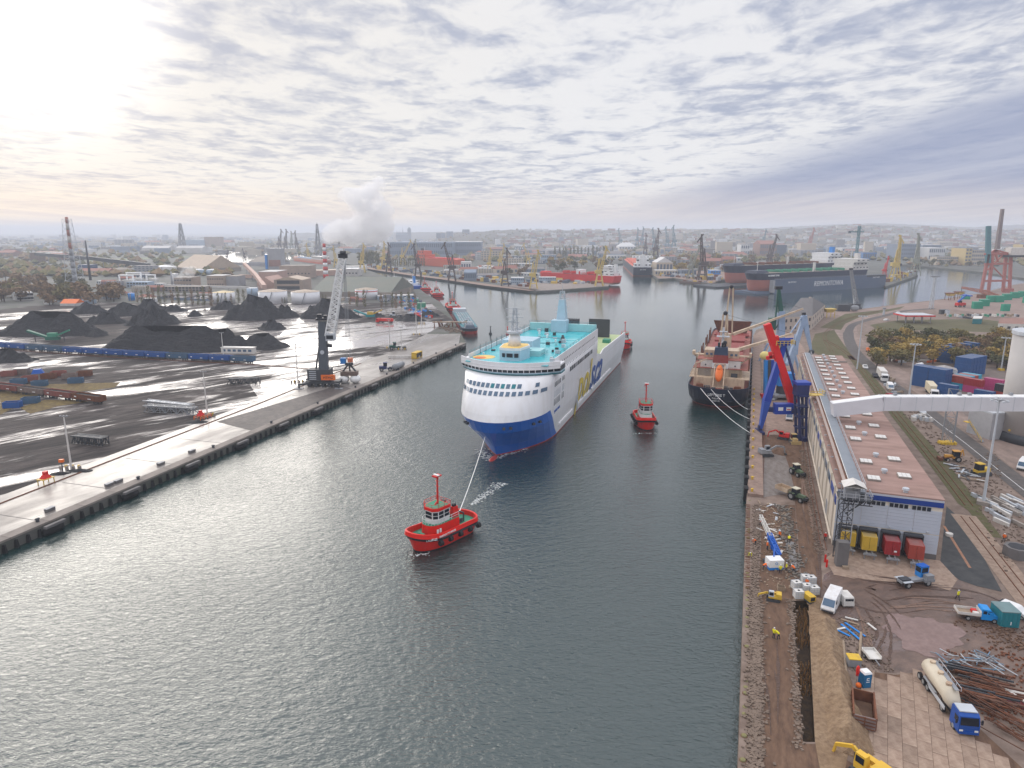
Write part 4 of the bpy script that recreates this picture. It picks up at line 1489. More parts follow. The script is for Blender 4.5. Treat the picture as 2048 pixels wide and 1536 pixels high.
# black rubber fenders on its face and yellow bollards on top
fp=None
for k in range(26):
 o=e0+cd*(3+k*7.4)-cn*.5
 if fp is None:
  fp=thing('quay_fender','','fender')
  MB().box(0,0,-2.2,2.2,.9,3.2).build('rubber_block',m_tyre,fp)
  MB().box(0,-.5,-1.9,1.9,.08,2.6).build('face_plate',m_black,fp)
 place(fp,(o.x,o.y,ZG),math.atan2(cd.y,cd.x),'black rubber fender block hanging on the face of the right quay','black fenders along the right quay')
bp=None
for k in range(14):
 o=e0+cd*(1.5+k*8.2)+cn*.8
 if bp is None:
  bp=thing('bollard','','bollard')
  MB().cyl((0,0,0),(0,0,.5),.28,.22,10).build('post',m_yellow,bp)
  MB().sph((0,0,.58),.45,.32,.2,10,5).build('head',m_yellow,bp,True)
 place(bp,(o.x,o.y,ZG+.65),rnd(0,1),'yellow mooring bollard on the edge of the right quay','yellow bollards on the right quay')
# row of tube piles of the unfinished quay wall
pp=None
w0, w1=G(1478,1536), G(1495,1000)
npile=62
for k in range(npile):
 o=w0 .lerp(w1,k/(npile-1))-(w1-w0).normalized()*0+QN*.45+QN*rnd(-.08,.08)
 if pp is None:
  pp=thing('tube_pile','','pile')
  MB().cyl((0,0,-4),(0,0,-.1),.42,.42,10).build('tube',m_rust,pp)
  MB().cyl((0,0,-.1),(0,0,.02),.36,.30,10).build('pile_top',M('mossy_concrete',(0.22,0.20,0.09),0.9,0.6,1.0,rgb2=(0.09,0.08,0.05)),pp)
 place(pp,(o.x,o.y,ZG+rnd(-.5,.15)),0,'round rusty tube pile in the row along the unfinished quay edge','tube piles of the unfinished quay wall')
def rock_pieces(name,n,fpos,size,m,label=None,cat=None,parent=None,seed=1):
 r=random.Random(seed)
 b=MB()
 for k in range(n):
  p=fpos(r)
  s=size*r.uniform(.35,1.25)
  vs=[]
  for sx in(-1,1):
   for sy in(-1,1):
    for sz in(-1,1):
     vs.append(p+Vector((sx*s*r.uniform(.3,.6),sy*s*r.uniform(.3,.6),s*.25+sz*s*r.uniform(.2,.45))))
  b.add(vs,[(0,1,3,2),(4,6,7,5),(0,4,5,1),(2,3,7,6),(0,2,6,4),(1,5,7,3)])
 o=b.build(name,m,parent)
 return setp(o,label,cat,kind='stuff')
def band(u0,v0,u1,v1,half):
 a, b=G(u0,v0), G(u1,v1)
 d=(b-a).normalized()
 nn=Vector((d.y,-d.x,0))
 return lambda r:a.lerp(b,r.random())+nn*r.gauss(0,half)
rock_pieces('rubble',2600,band(1512,1560,1512,1180,.5),.34,m_rubble,'broken concrete and stones lying behind the pile row','rubble',seed=2)
rock_pieces('rubble',900,band(1510,1180,1514,1010,.4),.3,m_rubble,'smaller rubble strip beside the reinforcement','rubble',seed=3)
rock_pieces('rubble',500,band(1598,1500,1582,1200,.28),.3,m_rubble,'line of rubble along the left lip of the trench','rubble',seed=4)
rock_pieces('rubble',500,band(1600,1170,1565,1010,.9),.4,M('wet_stone',(0.16,0.14,0.12),.5,.6,1),'wet stones in the drained working pit','rubble',seed=5)
rock_pieces('rubble',700,band(1640,1110,1605,900,.5),.3,m_rubble,'loose stones along the foot of the warehouse wall','rubble',seed=6)
rock_pieces('rubble',260,band(1960,1240,2048,1300,2.0),.3,m_path,'clods of dark earth right of the puddle','rubble',seed=8)
def area(*uv):
 q=P(*uv)
 return lambda r:q[0].lerp(q[1],r.random()).lerp(q[3].lerp(q[2],r.random()),r.random())+Vector((0,0,.05))
rock_pieces('rubble',420,area((1640,1235),(1760,1235),(1790,1345),(1690,1345)),.22,m_rubble,'small stones and scraps scattered between van and slab yard','rubble',seed=21)
rock_pieces('rubble',420,area((1880,1300),(2060,1290),(2100,1500),(1960,1440)),.26,m_rust,'rusty scraps scattered among the girders and rails','scrap',seed=22)
rock_pieces('rubble',500,area((1900,930),(1990,900),(2070,1090),(2010,1150)),.34,m_rubble,'stones and broken concrete round the precast beams','rubble',seed=23)
rock_pieces('rubble',300,area((1525,1015),(1585,1015),(1600,1180),(1525,1180)),.28,m_wood,'offcuts and clods round the drilling rig','scrap',seed=24)
rock_pieces('rubble',260,area((1755,775),(1800,770),(1930,920),(1890,930)),.4,m_rubble,'scraps along the grass strip beside the road','rubble',seed=25)
sheet('pit_water',P((1570,1080),(1588,1085),(1597,1140),(1585,1150),(1577,1110)),M('pit_puddle',(0.20,0.19,0.19),.08,.3),.06)
# spoil heap thrown up beside the trench
def heap_ridge():
 a0, a1=G(1642,1228), G(1706,1500)
 d=a1-a0
 L=d.length
 d.normalize()
 nn=Vector((-d.y,d.x,0))
 nu, nv=74, 15
 r=random.Random(4)
 vs, fs=[],[]
 for i in range(nu+1):
  t=i/nu
  wid=1.75+.3*math.sin(t*9)+.45*t
  hgt=(1.5+.25*math.sin(t*14)+.35*t)*min(1,8*t,14*(1-t)+.15)
  saw=(i%3)/3
  for j in range(nv+1):
   s=j/nv*2-1
   prof=max(0,1-abs(s))**.9
   z=hgt*prof*(1+.13*(saw-.3)*(1 if 0.1<abs(s)<.85 else.4))+r.uniform(-.05,.05)
   p=a0+d*(t*L+s*.55)+nn*(s*wid+.2*math.sin(t*25+s)+.9*(1-t)*0)
   vs.append((p.x,p.y,ZG+max(z,-.05)))
 for i in range(nu):
  for j in range(nv):
   k=i*(nv+1)+j
   fs.append((k,k+1,k+nv+2,k+nv+1))
 o=MB().add(vs,fs).build('spoil_heap',m_sand)
 setp(o,'long sandy ridge of dug earth beside the trench in the right foreground','earth heap')
heap_ridge()
from mathutils import noise as mnoise
def cone_heap(label,uv,rx,ry,h,m,cat='earth heap',seed=1,name='earth_heap',rz=0.0,nu=28,nv=9,ridge=0.0,group=None,rough=.12,peak=None):
 """an uneven heap: a cone or a long ridge with slumped, gullied sides"""
 r=random.Random(seed)
 o=uv if isinstance(uv,Vector)else G(*uv)
 ph=[r.uniform(0,6.28)for _ in range(6)]
 vs, fs=[],[]
 for j in range(nv+1):
  q=j/nv
  for i in range(nu):
   a=2*math.pi*i/nu
   k=1+.10*math.sin(2*a+ph[0])+.07*math.sin(5*a+ph[1])+.04*math.sin(9*a+ph[2])
   cx=ridge*math.cos(a)*(1-.0)if ridge else 0
   x=rx*q*k*math.cos(a)
   y=ry*q*k*math.sin(a)
   if ridge:x+=ridge*math.copysign(min(1,abs(math.cos(a))*1.5),math.cos(a))*(1 if q>0 else.98)
   z=h*(1-q**1.08)*(1+rough*math.sin(3*a+ph[3])*q)+r.uniform(-1,1)*h*.02
   if ridge:z*=1+.16*math.sin(x/max(ridge,1)*3.1+ph[4])+.05*math.sin(x/max(ridge,1)*9+ph[5])
   nz=mnoise.fractal(Vector((x*.16+seed,y*.16,seed*3.1)),.9,2.1,4)
   z+=nz*h*.13*min(1,(1-q)*4)
   gu=math.sin(a*17+ph[2]+2*nz)*.5+math.sin(a*29+ph[1])*.3
   z+=gu*h*.028*q*(1-q)*4
   if q==1:z=-.1
   vs.append((x,y,z))
 for j in range(nv):
  for i in range(nu):
   i2=(i+1)%nu
   fs.append((j*nu+i,(j+1)*nu+i,(j+1)*nu+i2,j*nu+i2))
 fs.append(tuple(range(nu)))
 ob=MB().add(vs,fs).build(name,m,None,False)
 ob.location=(o.x,o.y,ZG)
 ob.rotation_euler.z=rz
 return setp(ob,label,cat,group)
cone_heap('lumpy earth mound at the near end of the sandy ridge',(1712,1502),1.6,1.2,1.2,m_sand,seed=3)
cone_heap('dark earth mound beside the working pit near the tractors',(1563,905),3.6,2.8,1.3,m_path,seed=5)
cone_heap('low heap of excavated sand by the wall of reeds',(1640,1206),2.2,1.6,.8,m_sand,seed=6)
# reeds and boards lining the trench
sheet('sand_strip',P((1617,1200),(1640,1195),(1660,1230),(1700,1490),(1690,1540),(1640,1540),(1630,1484),(1622,1330)),m_sand,.045)
rb=MB()
r_=random.Random(3)
for k in range(420):
 t=r_.random()
 a, b=G(1585,1206), G(1604,1478)
 c=a.lerp(b,t)+QN*r_.uniform(.25,2.1)
 if.35<t<.48 or t>.7:continue
 rb.bar((c.x,c.y,.62),(c.x+r_.uniform(-.1,.1),c.y+r_.uniform(-.5,.2),r_.uniform(1.3,2.0)),.05)
setp(rb.build('trench_boards',M('orange_timber',(0.30,0.16,0.06),0.9,0.5,2)),'dense orange brown laths lining the open trench','laths',kind='stuff')
# paving and planting further along the quay
ROAD=smooth_px([(2120,1032),(2048,975),(2014,948),(1936,886),(1877,841),(1822,797),(1774,763),(1740,733),(1712,706),(1700,685),(1697,666),(1706,650),(1735,640),(1775,630),(1810,622),(1870,617)])
strip('pale_road',smooth_px([(2180,1010),(2060,925),(1960,850),(1860,782),(1790,748),(1735,712),(1704,682),(1692,662),(1700,645),(1735,634),(1790,624),(1850,616),(1960,608),(2080,604)]),12,m_pinkroad,.03)
strip('asphalt_road',ROAD,[5.6]*(len(ROAD)-30)+[4.5]*30,m_road,.06)
strip('grass_strip',smooth_px([(1990,1075),(1940,1010),(1870,920),(1800,835),(1745,765),(1705,712)]),[2.5]*6+[4.5]*25,m_grass,.05)
sheet('grass_patch',P((1618,700),(1630,668),(1668,660),(1688,690),(1718,722),(1680,714),(1640,712)),m_grass,.05)
sheet('grass_patch',P((1640,655),(1690,628),(1780,618),(1810,612),(1800,618),(1720,634),(1690,648),(1682,660)),m_grass,.045)
sheet('grass_patch',P((1740,650),(1800,640),(1960,638),(2060,650),(2060,668),(1860,660),(1760,664)),m_grass,.045)
sheet('container_yard',P((1850,765),(1880,735),(2060,735),(2140,900),(1990,880),(1930,830)),ground_mat('yard_paving',(0.20,0.155,0.135),(0.25,0.20,0.175),(0.14,0.115,0.105),.05,.5),.035)
sheet('quay_apron',P((1512,668),(1520,662),(1575,650),(1610,700),(1618,745),(1606,872),(1528,870),(1530,760)),m_cap,.04)
sheet('terminal_yard',P((1650,625),(1725,619.5),(1800,610),(1894,599),(1962,588),(2060,580),(2200,640),(2050,640),(1900,618),(1800,618),(1700,636)),ground_mat('terminal_paving',(0.27,0.19,0.165),(0.32,0.235,0.20),(0.21,0.16,0.14),.02,.2),.035)
def rails(label,uv,gauge=1.5,m=m_rust,sleepers=True,name='rail_track',h=.16,w=.11):
 c=P(*uv)
 t=thing(name,label,'rail track',c[0])
 o=c[0]
 lft=[]
 for s in(-1,1):
  b=MB()
  for p, q in zip(c[:-1],c[1:]):
   d=(q-p).normalized()
   nn=Vector((-d.y,d.x,0))*(s*gauge/2)
   b.bar(p+nn-o+Vector((0,0,.1)),q+nn-o+Vector((0,0,.1)),w,h)
  b.build('rail',m,t)
 return t
strip('track_bed',smooth_px([(1926,1030),(1985,1105),(2048,1186),(2100,1250)]),4.6,m_slab,.055)
rails('pair of crane rails set in pale concrete right of the warehouse',smooth_px([(1930,1034),(1985,1104),(2048,1184),(2100,1250)]))
rails('railway track through the thin grass beside the warehouse',smooth_px([(1938,1012),(1870,925),(1800,838),(1745,768),(1700,712),(1650,680)]))
rails('railway track curving past the old harbour building',smooth_px([(1665,705),(1650,680),(1655,662),(1690,640),(1760,622)]))
rails('crane rail along the construction path beside the warehouse wall',smooth_px([(1648,1100),(1628,1000),(1612,900),(1606,850)]),.8)
rails('seaward crane rail on the finished quay',smooth_px([(1523,990),(1528,870),(1533,760),(1530,680)]),.4)
strip('road_line',smooth_px([(2060,990),(2014,954),(1936,891),(1877,846),(1822,802)]),.14,m_letwhite,.075)
# ------------------------------------------------------------------ warehouse
m_roof=ground_mat('pink_roof_felt',(0.33,0.21,0.18),(0.42,0.285,0.245),(0.24,0.155,0.13),0.09,0.5,0.75,0.1,None,QA+math.pi/2,4)
m_clad=M('pale_blue_cladding',(0.50,0.54,0.62),0.45,0.2,0.2)
m_cladw=M('cream_cladding',(0.66,0.59,0.50),0.6,0.3,0.15,rgb2=(0.45,0.38,0.31))
m_bband=M('blue_cladding',(0.012,0.05,0.27),0.4,0.15)
m_dome=M('milky_skylight',(0.72,0.70,0.67),0.3,0.3,1.2)
m_gant=M('gantry_steel',(0.42,0.43,0.46),0.5,0.3)
def build_warehouse():
 A, B, C, D=Vector((60.6,119.6,0)), Vector((76.6,113.6,0)), Vector((126.0,257,0)), Vector((110.6,258.5,0))
 H=11.2
 t=thing('warehouse','long quayside warehouse with pink flat roof, blue band and four loading bays','warehouse',(A.x,A.y,ZG))
 b, c, d=B-A, C-A, D-A
 O=Vector((0,0,0))
 ang=math.atan2(b.y,b.x)
 W=b.length
 ux=b.normalized()
 un=Vector((ux.y,-ux.x,0))
 L2=d.length
 def bil(s,q,z):
  p=O.lerp(b,s).lerp(d.lerp(c,s),q)
  return Vector((p.x,p.y,z))
 MB().prism([O[:2],b[:2],c[:2],d[:2]],0,H).build('wall',m_cladw,t)
 MB().prism([bil(-.006,-.001,0)[:2],bil(1.006,-.001,0)[:2],bil(1.006,1.001,0)[:2],bil(-.006,1.001,0)[:2]],H+.003,H+.35).build('roof',m_roof,t)
# front cladding boards, one by one, with recessed joints
 brd=None
 fr=lambda x, z, o=.0:ux*x+un*o+Vector((0,0,z))
 bays=[2.35,5.75,9.35,13.05]
 n=13
 for i in range(n):
  z0=1.0+(H-2.0-1.0)*i/n
  for k in range(4):
   x0, x1=W*k/4, W*(k+1)/4
   if z0<4.6:continue
   if brd is None:
    brd=MB().box(0,0,0,W/4-.05,.12,(H-3.0)/n-.03).build('cladding_panel',m_clad,t)
    brd.location, brd.rotation_euler.z=fr((x0+x1)/2,z0,.05), ang
   else:share(brd,t,fr((x0+x1)/2,z0,.05),ang)
 for k in range(5):
  x0=0 if k==0 else bays[k-1]+1.35
  x1=W if k==4 else bays[k]-1.35
  for i in range(6):
   MB().box(0,0,0,x1-x0-.04,.12,.57).build('cladding_panel',m_clad,t).matrix_basis=Matrix.Translation(fr((x0+x1)/2,1.0+.6*i,.05))@Matrix.Rotation(ang,4,'Z')
  p=MB().box(0,0,0,x1-x0,.14,.98).build('plinth',m_conc_d,t)
  p.location, p.rotation_euler.z=fr((x0+x1)/2,0,.04), ang
 q=MB().box(0,0,0,W+.1,.16,.95).build('blue_band',m_bband,t)
 q.location, q.rotation_euler.z=fr(W/2,H-1.25,.1), ang
 q=MB().box(0,0,0,W+.1,.16,.35).build('parapet',m_clad,t)
 q.location, q.rotation_euler.z=fr(W/2,H-.28,.1), ang
 for g in(1.2,4.9,8.6,12.2):
  for k in range(4):
   f=MB().box(0,0,0,.74,.1,.86).build('window',m_lgrey,t)
   f.location, f.rotation_euler.z=fr(g+.78*k+.4,H-2.2,.12), ang
   MB().box(0,-.03,.06,.62,.1,.74).build('pane',m_glass,f)
 for x in bays:
  o=MB().box(0,0,0,2.75,.3,4.3)
  q=o.build('loading_door',m_black,t)  # black slab painted for the shade inside the recessed bay
  q.location, q.rotation_euler.z=fr(x,.25,.03), ang
  fb=MB().box(0,-.55,4.1,2.9,1.2,.28).box(-1.45,-.45,.2,.22,.9,4.1).box(1.45,-.45,.2,.22,.9,4.1)
  q=fb.build('dock_shelter',m_dsteel,t)
  q.location, q.rotation_euler.z=fr(x,.2,.1), ang
 for x, z in((5.6,5.2),(9.2,5.0),(12.6,4.9),(15.2,5.0)):
  q=MB().box(0,-.15,0,.35,.3,.25).build('wall_lamp',m_lgrey,t)
  q.location, q.rotation_euler.z=fr(x,z,.1), ang
# left side: blue strip window band, buttresses, drain pipes
 dn=Vector((-d.y,d.x,0)).normalized()
 da=math.atan2(d.y,d.x)
 for k in range(12):
  q=MB().box(0,0,0,L2/12-.3,.12,1.5).build('window_strip',m_bglass if k%3 else m_bband,t)
  q.location, q.rotation_euler.z=d*((k+.55)/12.2)+dn*.06+Vector((0,0,H-3.4)), da
 for k in range(20):
  q=MB().box(0,0,0,.28,.35,H-.3).build('buttress',m_cladw,t)
  q.location, q.rotation_euler.z=d*((k+.4)/20)+dn*.12, da
 for k in range(7):
  q=MB().box(0,0,0,3.6,.14,3.4).build('side_door',m_steel,t)
  q.location, q.rotation_euler.z=d*((k+.3)/7+.05)+dn*.05, da
 MB().bar(dn*.4+Vector((0,0,1.2)),d+dn*.4+Vector((0,0,1.2)),.3,.12).build('side_rail',m_cladw,t)
# roof lights (two rows) and ventilators (middle row)
 la=math.atan2((c-b).y,(c-b).x)
 rl=rv=None
 qs=[.055,.125,.235,.30,.375,.445,.53,.585,.64,.69,.74,.79,.84,.885,.925,.96]
 for i, qq in enumerate(qs):
  for s in(.40,.74):
   p=bil(s,qq+(.015 if s>.5 else-.008),H+.35)
   if.45<qq<.525:continue
   if rl is None:
    rl=MB().box(0,0,0,2.3,2.5,.32).build('roof_light',m_conc,t)
    pn=MB().box(0,0,.32,.66,1.1,.1).build('pane',m_dome,rl)
    pn.location=(-.72,-.58,0)
    for a_ in range(3):
     for b_ in range(2):
      if a_ or b_:share(pn,rl,(-.72+.72*a_,-.58+1.16*b_,0))
    rl.location, rl.rotation_euler.z=p, ang
   else:
    g=share(rl,t,p,ang)
    for ch in rl.children:share(ch,g,ch.location)
  p=bil(.545,qq+.022,H+.35)
  if rv is None:
   rv=MB().cyl((0,0,0),(0,0,.55),.38,.38,10).cyl((0,0,.5),(0,0,.85),.62,.55,10).build('roof_ventilator',m_lgrey,t)
   rv.location=p
  else:share(rv,t,p)
 p=bil(.66,.01,H+.35)
 rv2=share(rv,t,p)
# low wall across the roof
 MB().bar(bil(.3,.90,H+.6),bil(1.0,.90,H+.6),.5,.6).build('fire_wall',m_conc,t)
 return t, bil, A, H
warehouse, wbil, wA, wH=build_warehouse()
def build_gantry():
 """conveyor bridge along the left roof edge, with its head house and lattice tower"""
 z=ZG+wH+.35
 W_=lambda s, q, dz:wA+wbil(s,q,0)+Vector((0,0,z+dz))
 o=W_(.1,0,-z)
 t=thing('conveyor_gantry','grey conveyor walkway along the roof edge ending in a lattice tower with white canopy','conveyor',(o.x,o.y,ZG))
 L_=lambda s, q, dz:W_(s,q,dz)-Vector((o.x,o.y,ZG))
 p0, p1=L_(.17,-.03,1.0), L_(.16,.99,1.0)
 MB().bar(p0,p1,2.1,.35).build('belt_deck',M('slate_roofing',(0.22,0.245,0.28),.5,.25),t)
 q0, q1=L_(.06,-.03,.9), L_(.055,.99,.9)
 MB().bar(q0,q1,.8,.25).build('cable_tray',M('tan_cover',(0.42,0.34,0.30),.6,.3),t)
 for s, m in((.035,m_rust),(.085,m_rust),(.105,m_dwhite)):
  MB().bar(L_(s,-.03,1.12),L_(s+.0,.99,1.12),.14,.12).build('pipe',m,t)
 b=MB()
 nseg_=50
 for k in range(nseg_):
  f0, f1=k/nseg_,(k+1)/nseg_
  for s in(.235, ):
   a, c=L_(s,f0*1.0-.02,1.2), L_(s,f1*1.0-.02,1.2)
   b.bar(a+Vector((0,0,1.0)),c+Vector((0,0,1.0)),.08).bar(a+Vector((0,0,.5)),c+Vector((0,0,.5)),.06).bar(a,a+Vector((0,0,1)),.07)
 b.build('railing',m_gant,t)
 f=MB()
 for k in range(18):
  a=L_(.16,k/18,0)
  f.bar(a,a+Vector((0,0,.9)),.25)
  f.bar(L_(.0,k/18,.75),L_(.24,k/18,.75),.2)
 f.build('support',m_gant,t)
# lattice tower in front of the wall
 foot=[G(1662,1142),G(1690,1145),G(1683,1112),G(1661,1110)]
 c=(foot[0]+foot[1]+foot[2]+foot[3])/4-Vector((o.x,o.y,ZG))
 c.z=0
 ft=G(1680,1118)-Vector((o.x,o.y,ZG))
 ft.z=0
 tw=MB()
 tw.lattice(ft,ft+Vector((0,0,wH+.6)),1.8,1.8,6,.085)
 tw.build('tower',m_dsteel,t)
 hd=ft+Vector((.3,.2,wH+.6))
 fl=MB().box(hd.x+1.0,hd.y,hd.z,5.2,3.6,.2,math.radians(-18))
 fl.bar((ft.x,ft.y,hd.z-3),(hd.x+3.2,hd.y-.8,hd.z),.18)
 for k in range(5):
  fl.bar((hd.x-1+k,hd.y-1.6,hd.z-.9),(hd.x-.5+k,hd.y-1.6,hd.z),.12)
 fl.box(hd.x+1.0,hd.y-1.3,hd.z-.95,5,.15,.15,math.radians(-18))
 fl.build('platform',m_dsteel,t)
 MB().box(hd.x+.5,hd.y+.2,hd.z+.2,2.2,2,1.3,math.radians(-18)).box(hd.x+1.3,hd.y,hd.z+.2,1,1,1.6).build('drive_unit',m_steel,t)
 cn=MB()
 a_=math.radians(-18)
 ux_, uy_=Vector((math.cos(a_),math.sin(a_),0)), Vector((-math.sin(a_),math.cos(a_),0))
 cc=hd+Vector((.9,.2,2.7))
 vs=[]
 for sy in(-1.7,1.7):
  for sx, zz in((-1.9,-.45),(0,.35),(1.9,-.45)):
   vs.append(cc+ux_*sx+uy_*sy+Vector((0,0,zz)))
 cn.add(vs,[(0,1,4,3),(1,2,5,4),(0,3,5,2)])
 cn.build('canopy',m_dwhite,t)
 pr=MB()
 for sx in(-1.7,1.7):
  for sy in(-1.5,1.5):
   e=cc+ux_*sx+uy_*sy
   pr.bar(e-Vector((0,0,2.9)),e-Vector((0,0,.4)),.12)
 pr.build('canopy_post',m_gant,t)
 pts=[hd+ux_*x+uy_*y+Vector((0,0,.2))for x,y in((-1.6,-1.8),(3.6,-1.8),(3.6,1.8))]
 MB().rail(pts,1.1,.07,.9).build('platform_railing',m_gant,t)
# weight box and its frame at the foot
 w_=G(1679,1128)-Vector((o.x,o.y,ZG))
 MB().box(w_.x,w_.y-.4,0,1.9,1.5,4.6,math.radians(-10)).build('ballast_box',m_conc_d,t)
 MB().box(w_.x+.2,w_.y-1.8,0,1.0,.7,.5,math.radians(-10)).build('timber_block',m_wood,t)
 s_=MB()
 for k in range(8):
  s_.bar(L_(.02,-.045,.9-k*.9-.2),L_(.12,-.045,.9-k*.9-.2),.08)
 s_.bar(L_(.02,-.045,-8),L_(.02,-.045,1.9),.1).bar(L_(.12,-.045,-8),L_(.12,-.045,1.9),.1)
 s_.build('ladder',m_gant,t)
 return t
build_gantry()
# containers docked at the four bays on semi-trailers
m_cy, m_cr1, m_cr2=M('yellow_container',(0.66,0.43,0.05),.5,.3), M('crimson_container',(0.36,0.025,0.03),.5,.35), M('brick_container',(0.40,0.065,0.045),.5,.35)
m_cb=M('blue_container',(0.02,0.085,0.25),.5,.35,.5)
m_ct=M('cyan_container',(0.03,0.36,0.52),.5,.3)
m_cp=M('pink_container',(0.50,0.06,0.20),.5,.3)
m_cg=M('green_container',(0.01,0.30,0.19),.5,.3)
m_cdk=M('black_container',(0.035,0.035,0.045),.5,.3)
wdir=(wbil(.5,1,0)-wbil(.5,0,0)).normalized()
wang=math.atan2(wdir.y,wdir.x)
for(x,m,lab,out)in((2.35,m_cy,'yellow container backed into the loading bay behind the lattice tower',1.9),(5.75,m_cy,'yellow container backed into the second loading bay from the left',2.6),(9.35,m_cr1,'dark crimson container with a small white mark in the third loading bay',3.2),(13.05,m_cr2,'brick red container in the rightmost loading bay beside the blue yard tractor',3.6)):
 ux_=(wbil(1,0,0)-wbil(0,0,0)).normalized()
 base=wA+ux_*x-wdir*(out-2.6)
 tr=thing('semi_trailer','bare steel trailer frame under the '+lab.split(' container')[0]+' container at the loading bay'+('' if x>6 or m!=m_cy else(' by the tower' if x<3 else ' second from the left')),'trailer',(base.x,base.y,ZG),wang+math.pi)
 f=MB()
 for s in(-.45,.45):f.box(.6,s,.95,8.2,.16,.28)
 for k in range(6):f.box(-2.8+k*1.35,0,.98,.14,1.9,.2)
 f.box(4.5,0,.95,.2,2.2,.25).bar((4.2,-.8,0),(4.2,-.8,1),.15).bar((4.2,.8,0),(4.2,.8,1),.15)
 f.build('frame',m_steel,tr)
 wheels(tr,[(-2.2,1.0),(-2.2,-1.0),(-.9,1.0),(-.9,-1.0)],.5,.3)
 ct=container(lab,m,(base.x,base.y,ZG+1.24),wang+math.pi,6.06)
 if m is m_cr1:MB().box(3.05,.5,.6,.03,.45,.3).build('mark',m_letwhite,ct)
# ------------------------------------------------------------------ vehicles of the foreground
def veh(u1,v1,u2,v2):return at2(u1,v1,u2,v2)
l, a, _=veh(1672,1195,1652,1232)
car('white high roofed panel van parked nose towards the water beside the trench',M('muddy_white',(0.74,0.74,0.75),.35,.45,1.2,rgb2=(.42,.34,.28)),l,a,'van','van',name='panel_van')
l, a, _=veh(1694,1212,1676,1192)
car('small white delivery car parked behind the white panel van',m_dwhite,l,a,'caddy','car',name='delivery_car')
l, a, _=veh(2012,1222,2046,1236)
car('white estate car behind the teal site cabin',m_white,l,a,'suv')
def yard_tractor():
 l, a, _=veh(1803,1172,1850,1166)
 t=thing('yard_tractor','grey terminal tractor with blue cab in front of the red containers','tractor unit',l,a)
 MB().box(0,0,.75,5.8,1.1,.4).box(2.2,0,.7,1.8,2.3,.5).build('chassis',m_steel,t)
 MB().box(1.9,.55,1.15,1.5,1.25,1.85).build('cab',m_lblue,t)
 MB().box(1.9,.55,3.0,1.55,1.3,.1).build('cab_roof',m_blue,t)
 for(x,y,sx,sy)in((2.66,.55,.04,1.05),(1.14,.55,.04,1.05),(1.9,1.19,1.15,.04),(1.9,-.09,1.15,.04)):
  MB().box(x,y,2.0,sx,sy,.85).build('window',m_glass,t)
 MB().box(-1.9,0,1.15,1.6,1.1,.25).build('fifth_wheel',m_dsteel,t)
 for s in(-1,1):MB().box(-2.0,s*.95,1.1,1.7,.5,.08).build('mudguard',m_lgrey,t)
 MB().box(2.2,-.65,1.2,1.4,.9,.7).build('engine_cover',m_steel,t)
 wheels(t,[(1.9,.95),(1.9,-.95),(-1.9,.9),(-1.9,-.9)],.55,.4)
yard_tractor()
def flatbed():
 l, a, _=veh(1920,1233,1984,1241)
 t=thing('flatbed_lorry','bright blue double cab lorry with low dropside bed on the muddy yard','lorry',l,a)
 prof=[(.3,.45),(2.85,.45),(2.95,.9),(2.7,1.15),(1.95,1.3),(1.5,2.05),(.4,2.1),(.3,1.9)]
 profile_body('cab',prof,1.95,M('azure_paint',(0.01,0.26,0.68),.35,.1),t,.1,1.3)
 MB().quad((2.0,-.8,1.33),(2.0,.8,1.33),(1.56,.75,2.0),(1.56,-.75,2.0)).build('windscreen',m_glass,t)
 for s in(-1,1):
  for x in(.75,1.4):MB().box(x,s*.89,1.35,.5,.05,.5).build('side_window',m_glass,t)
 MB().box(-1.3,0,.85,3.1,2.0,.1).build('bed',m_wood,t)
 b=MB()
 for s in(-1,1):b.box(-1.3,s*1.0,.95,3.1,.06,.4)
 b.box(-2.83,0,.95,.06,2.0,.4).box(.22,0,.95,.06,2.0,.8)
 b.build('dropside',m_dwhite,t)
 MB().box(-.4,.2,.95,.7,.6,.45).build('load',m_red,t)
 MB().box(-.3,-.5,.95,.8,.6,.4).build('load',m_dwhite,t)
 MB().box(0,0,.5,5.2,.8,.3).build('chassis',m_dsteel,t)
 wheels(t,[(2.1,.85),(2.1,-.85),(-1.4,.85),(-1.4,-.85)],.38,.26)
flatbed()
l, a, _=veh(1990,1244,2024,1246)
t=thing('site_cabin','teal steel site cabin beside the blue flatbed lorry','site cabin',l,a)
MB().box(0,0,.1,2.6,3.0,2.4).build('wall',m_teal,t)
MB().box(0,0,2.5,2.7,3.1,.12).build('roof',M('grey_teal_roof',(0.16,0.24,0.25),.6,.5),t)
MB().box(.1,-1.52,.5,.12,.06,.5).build('handle',m_white,t)
for x in(-.9,-.3,.3,.9):MB().box(x,-1.51,.15,.06,.06,2.3).build('rib',m_teal,t)
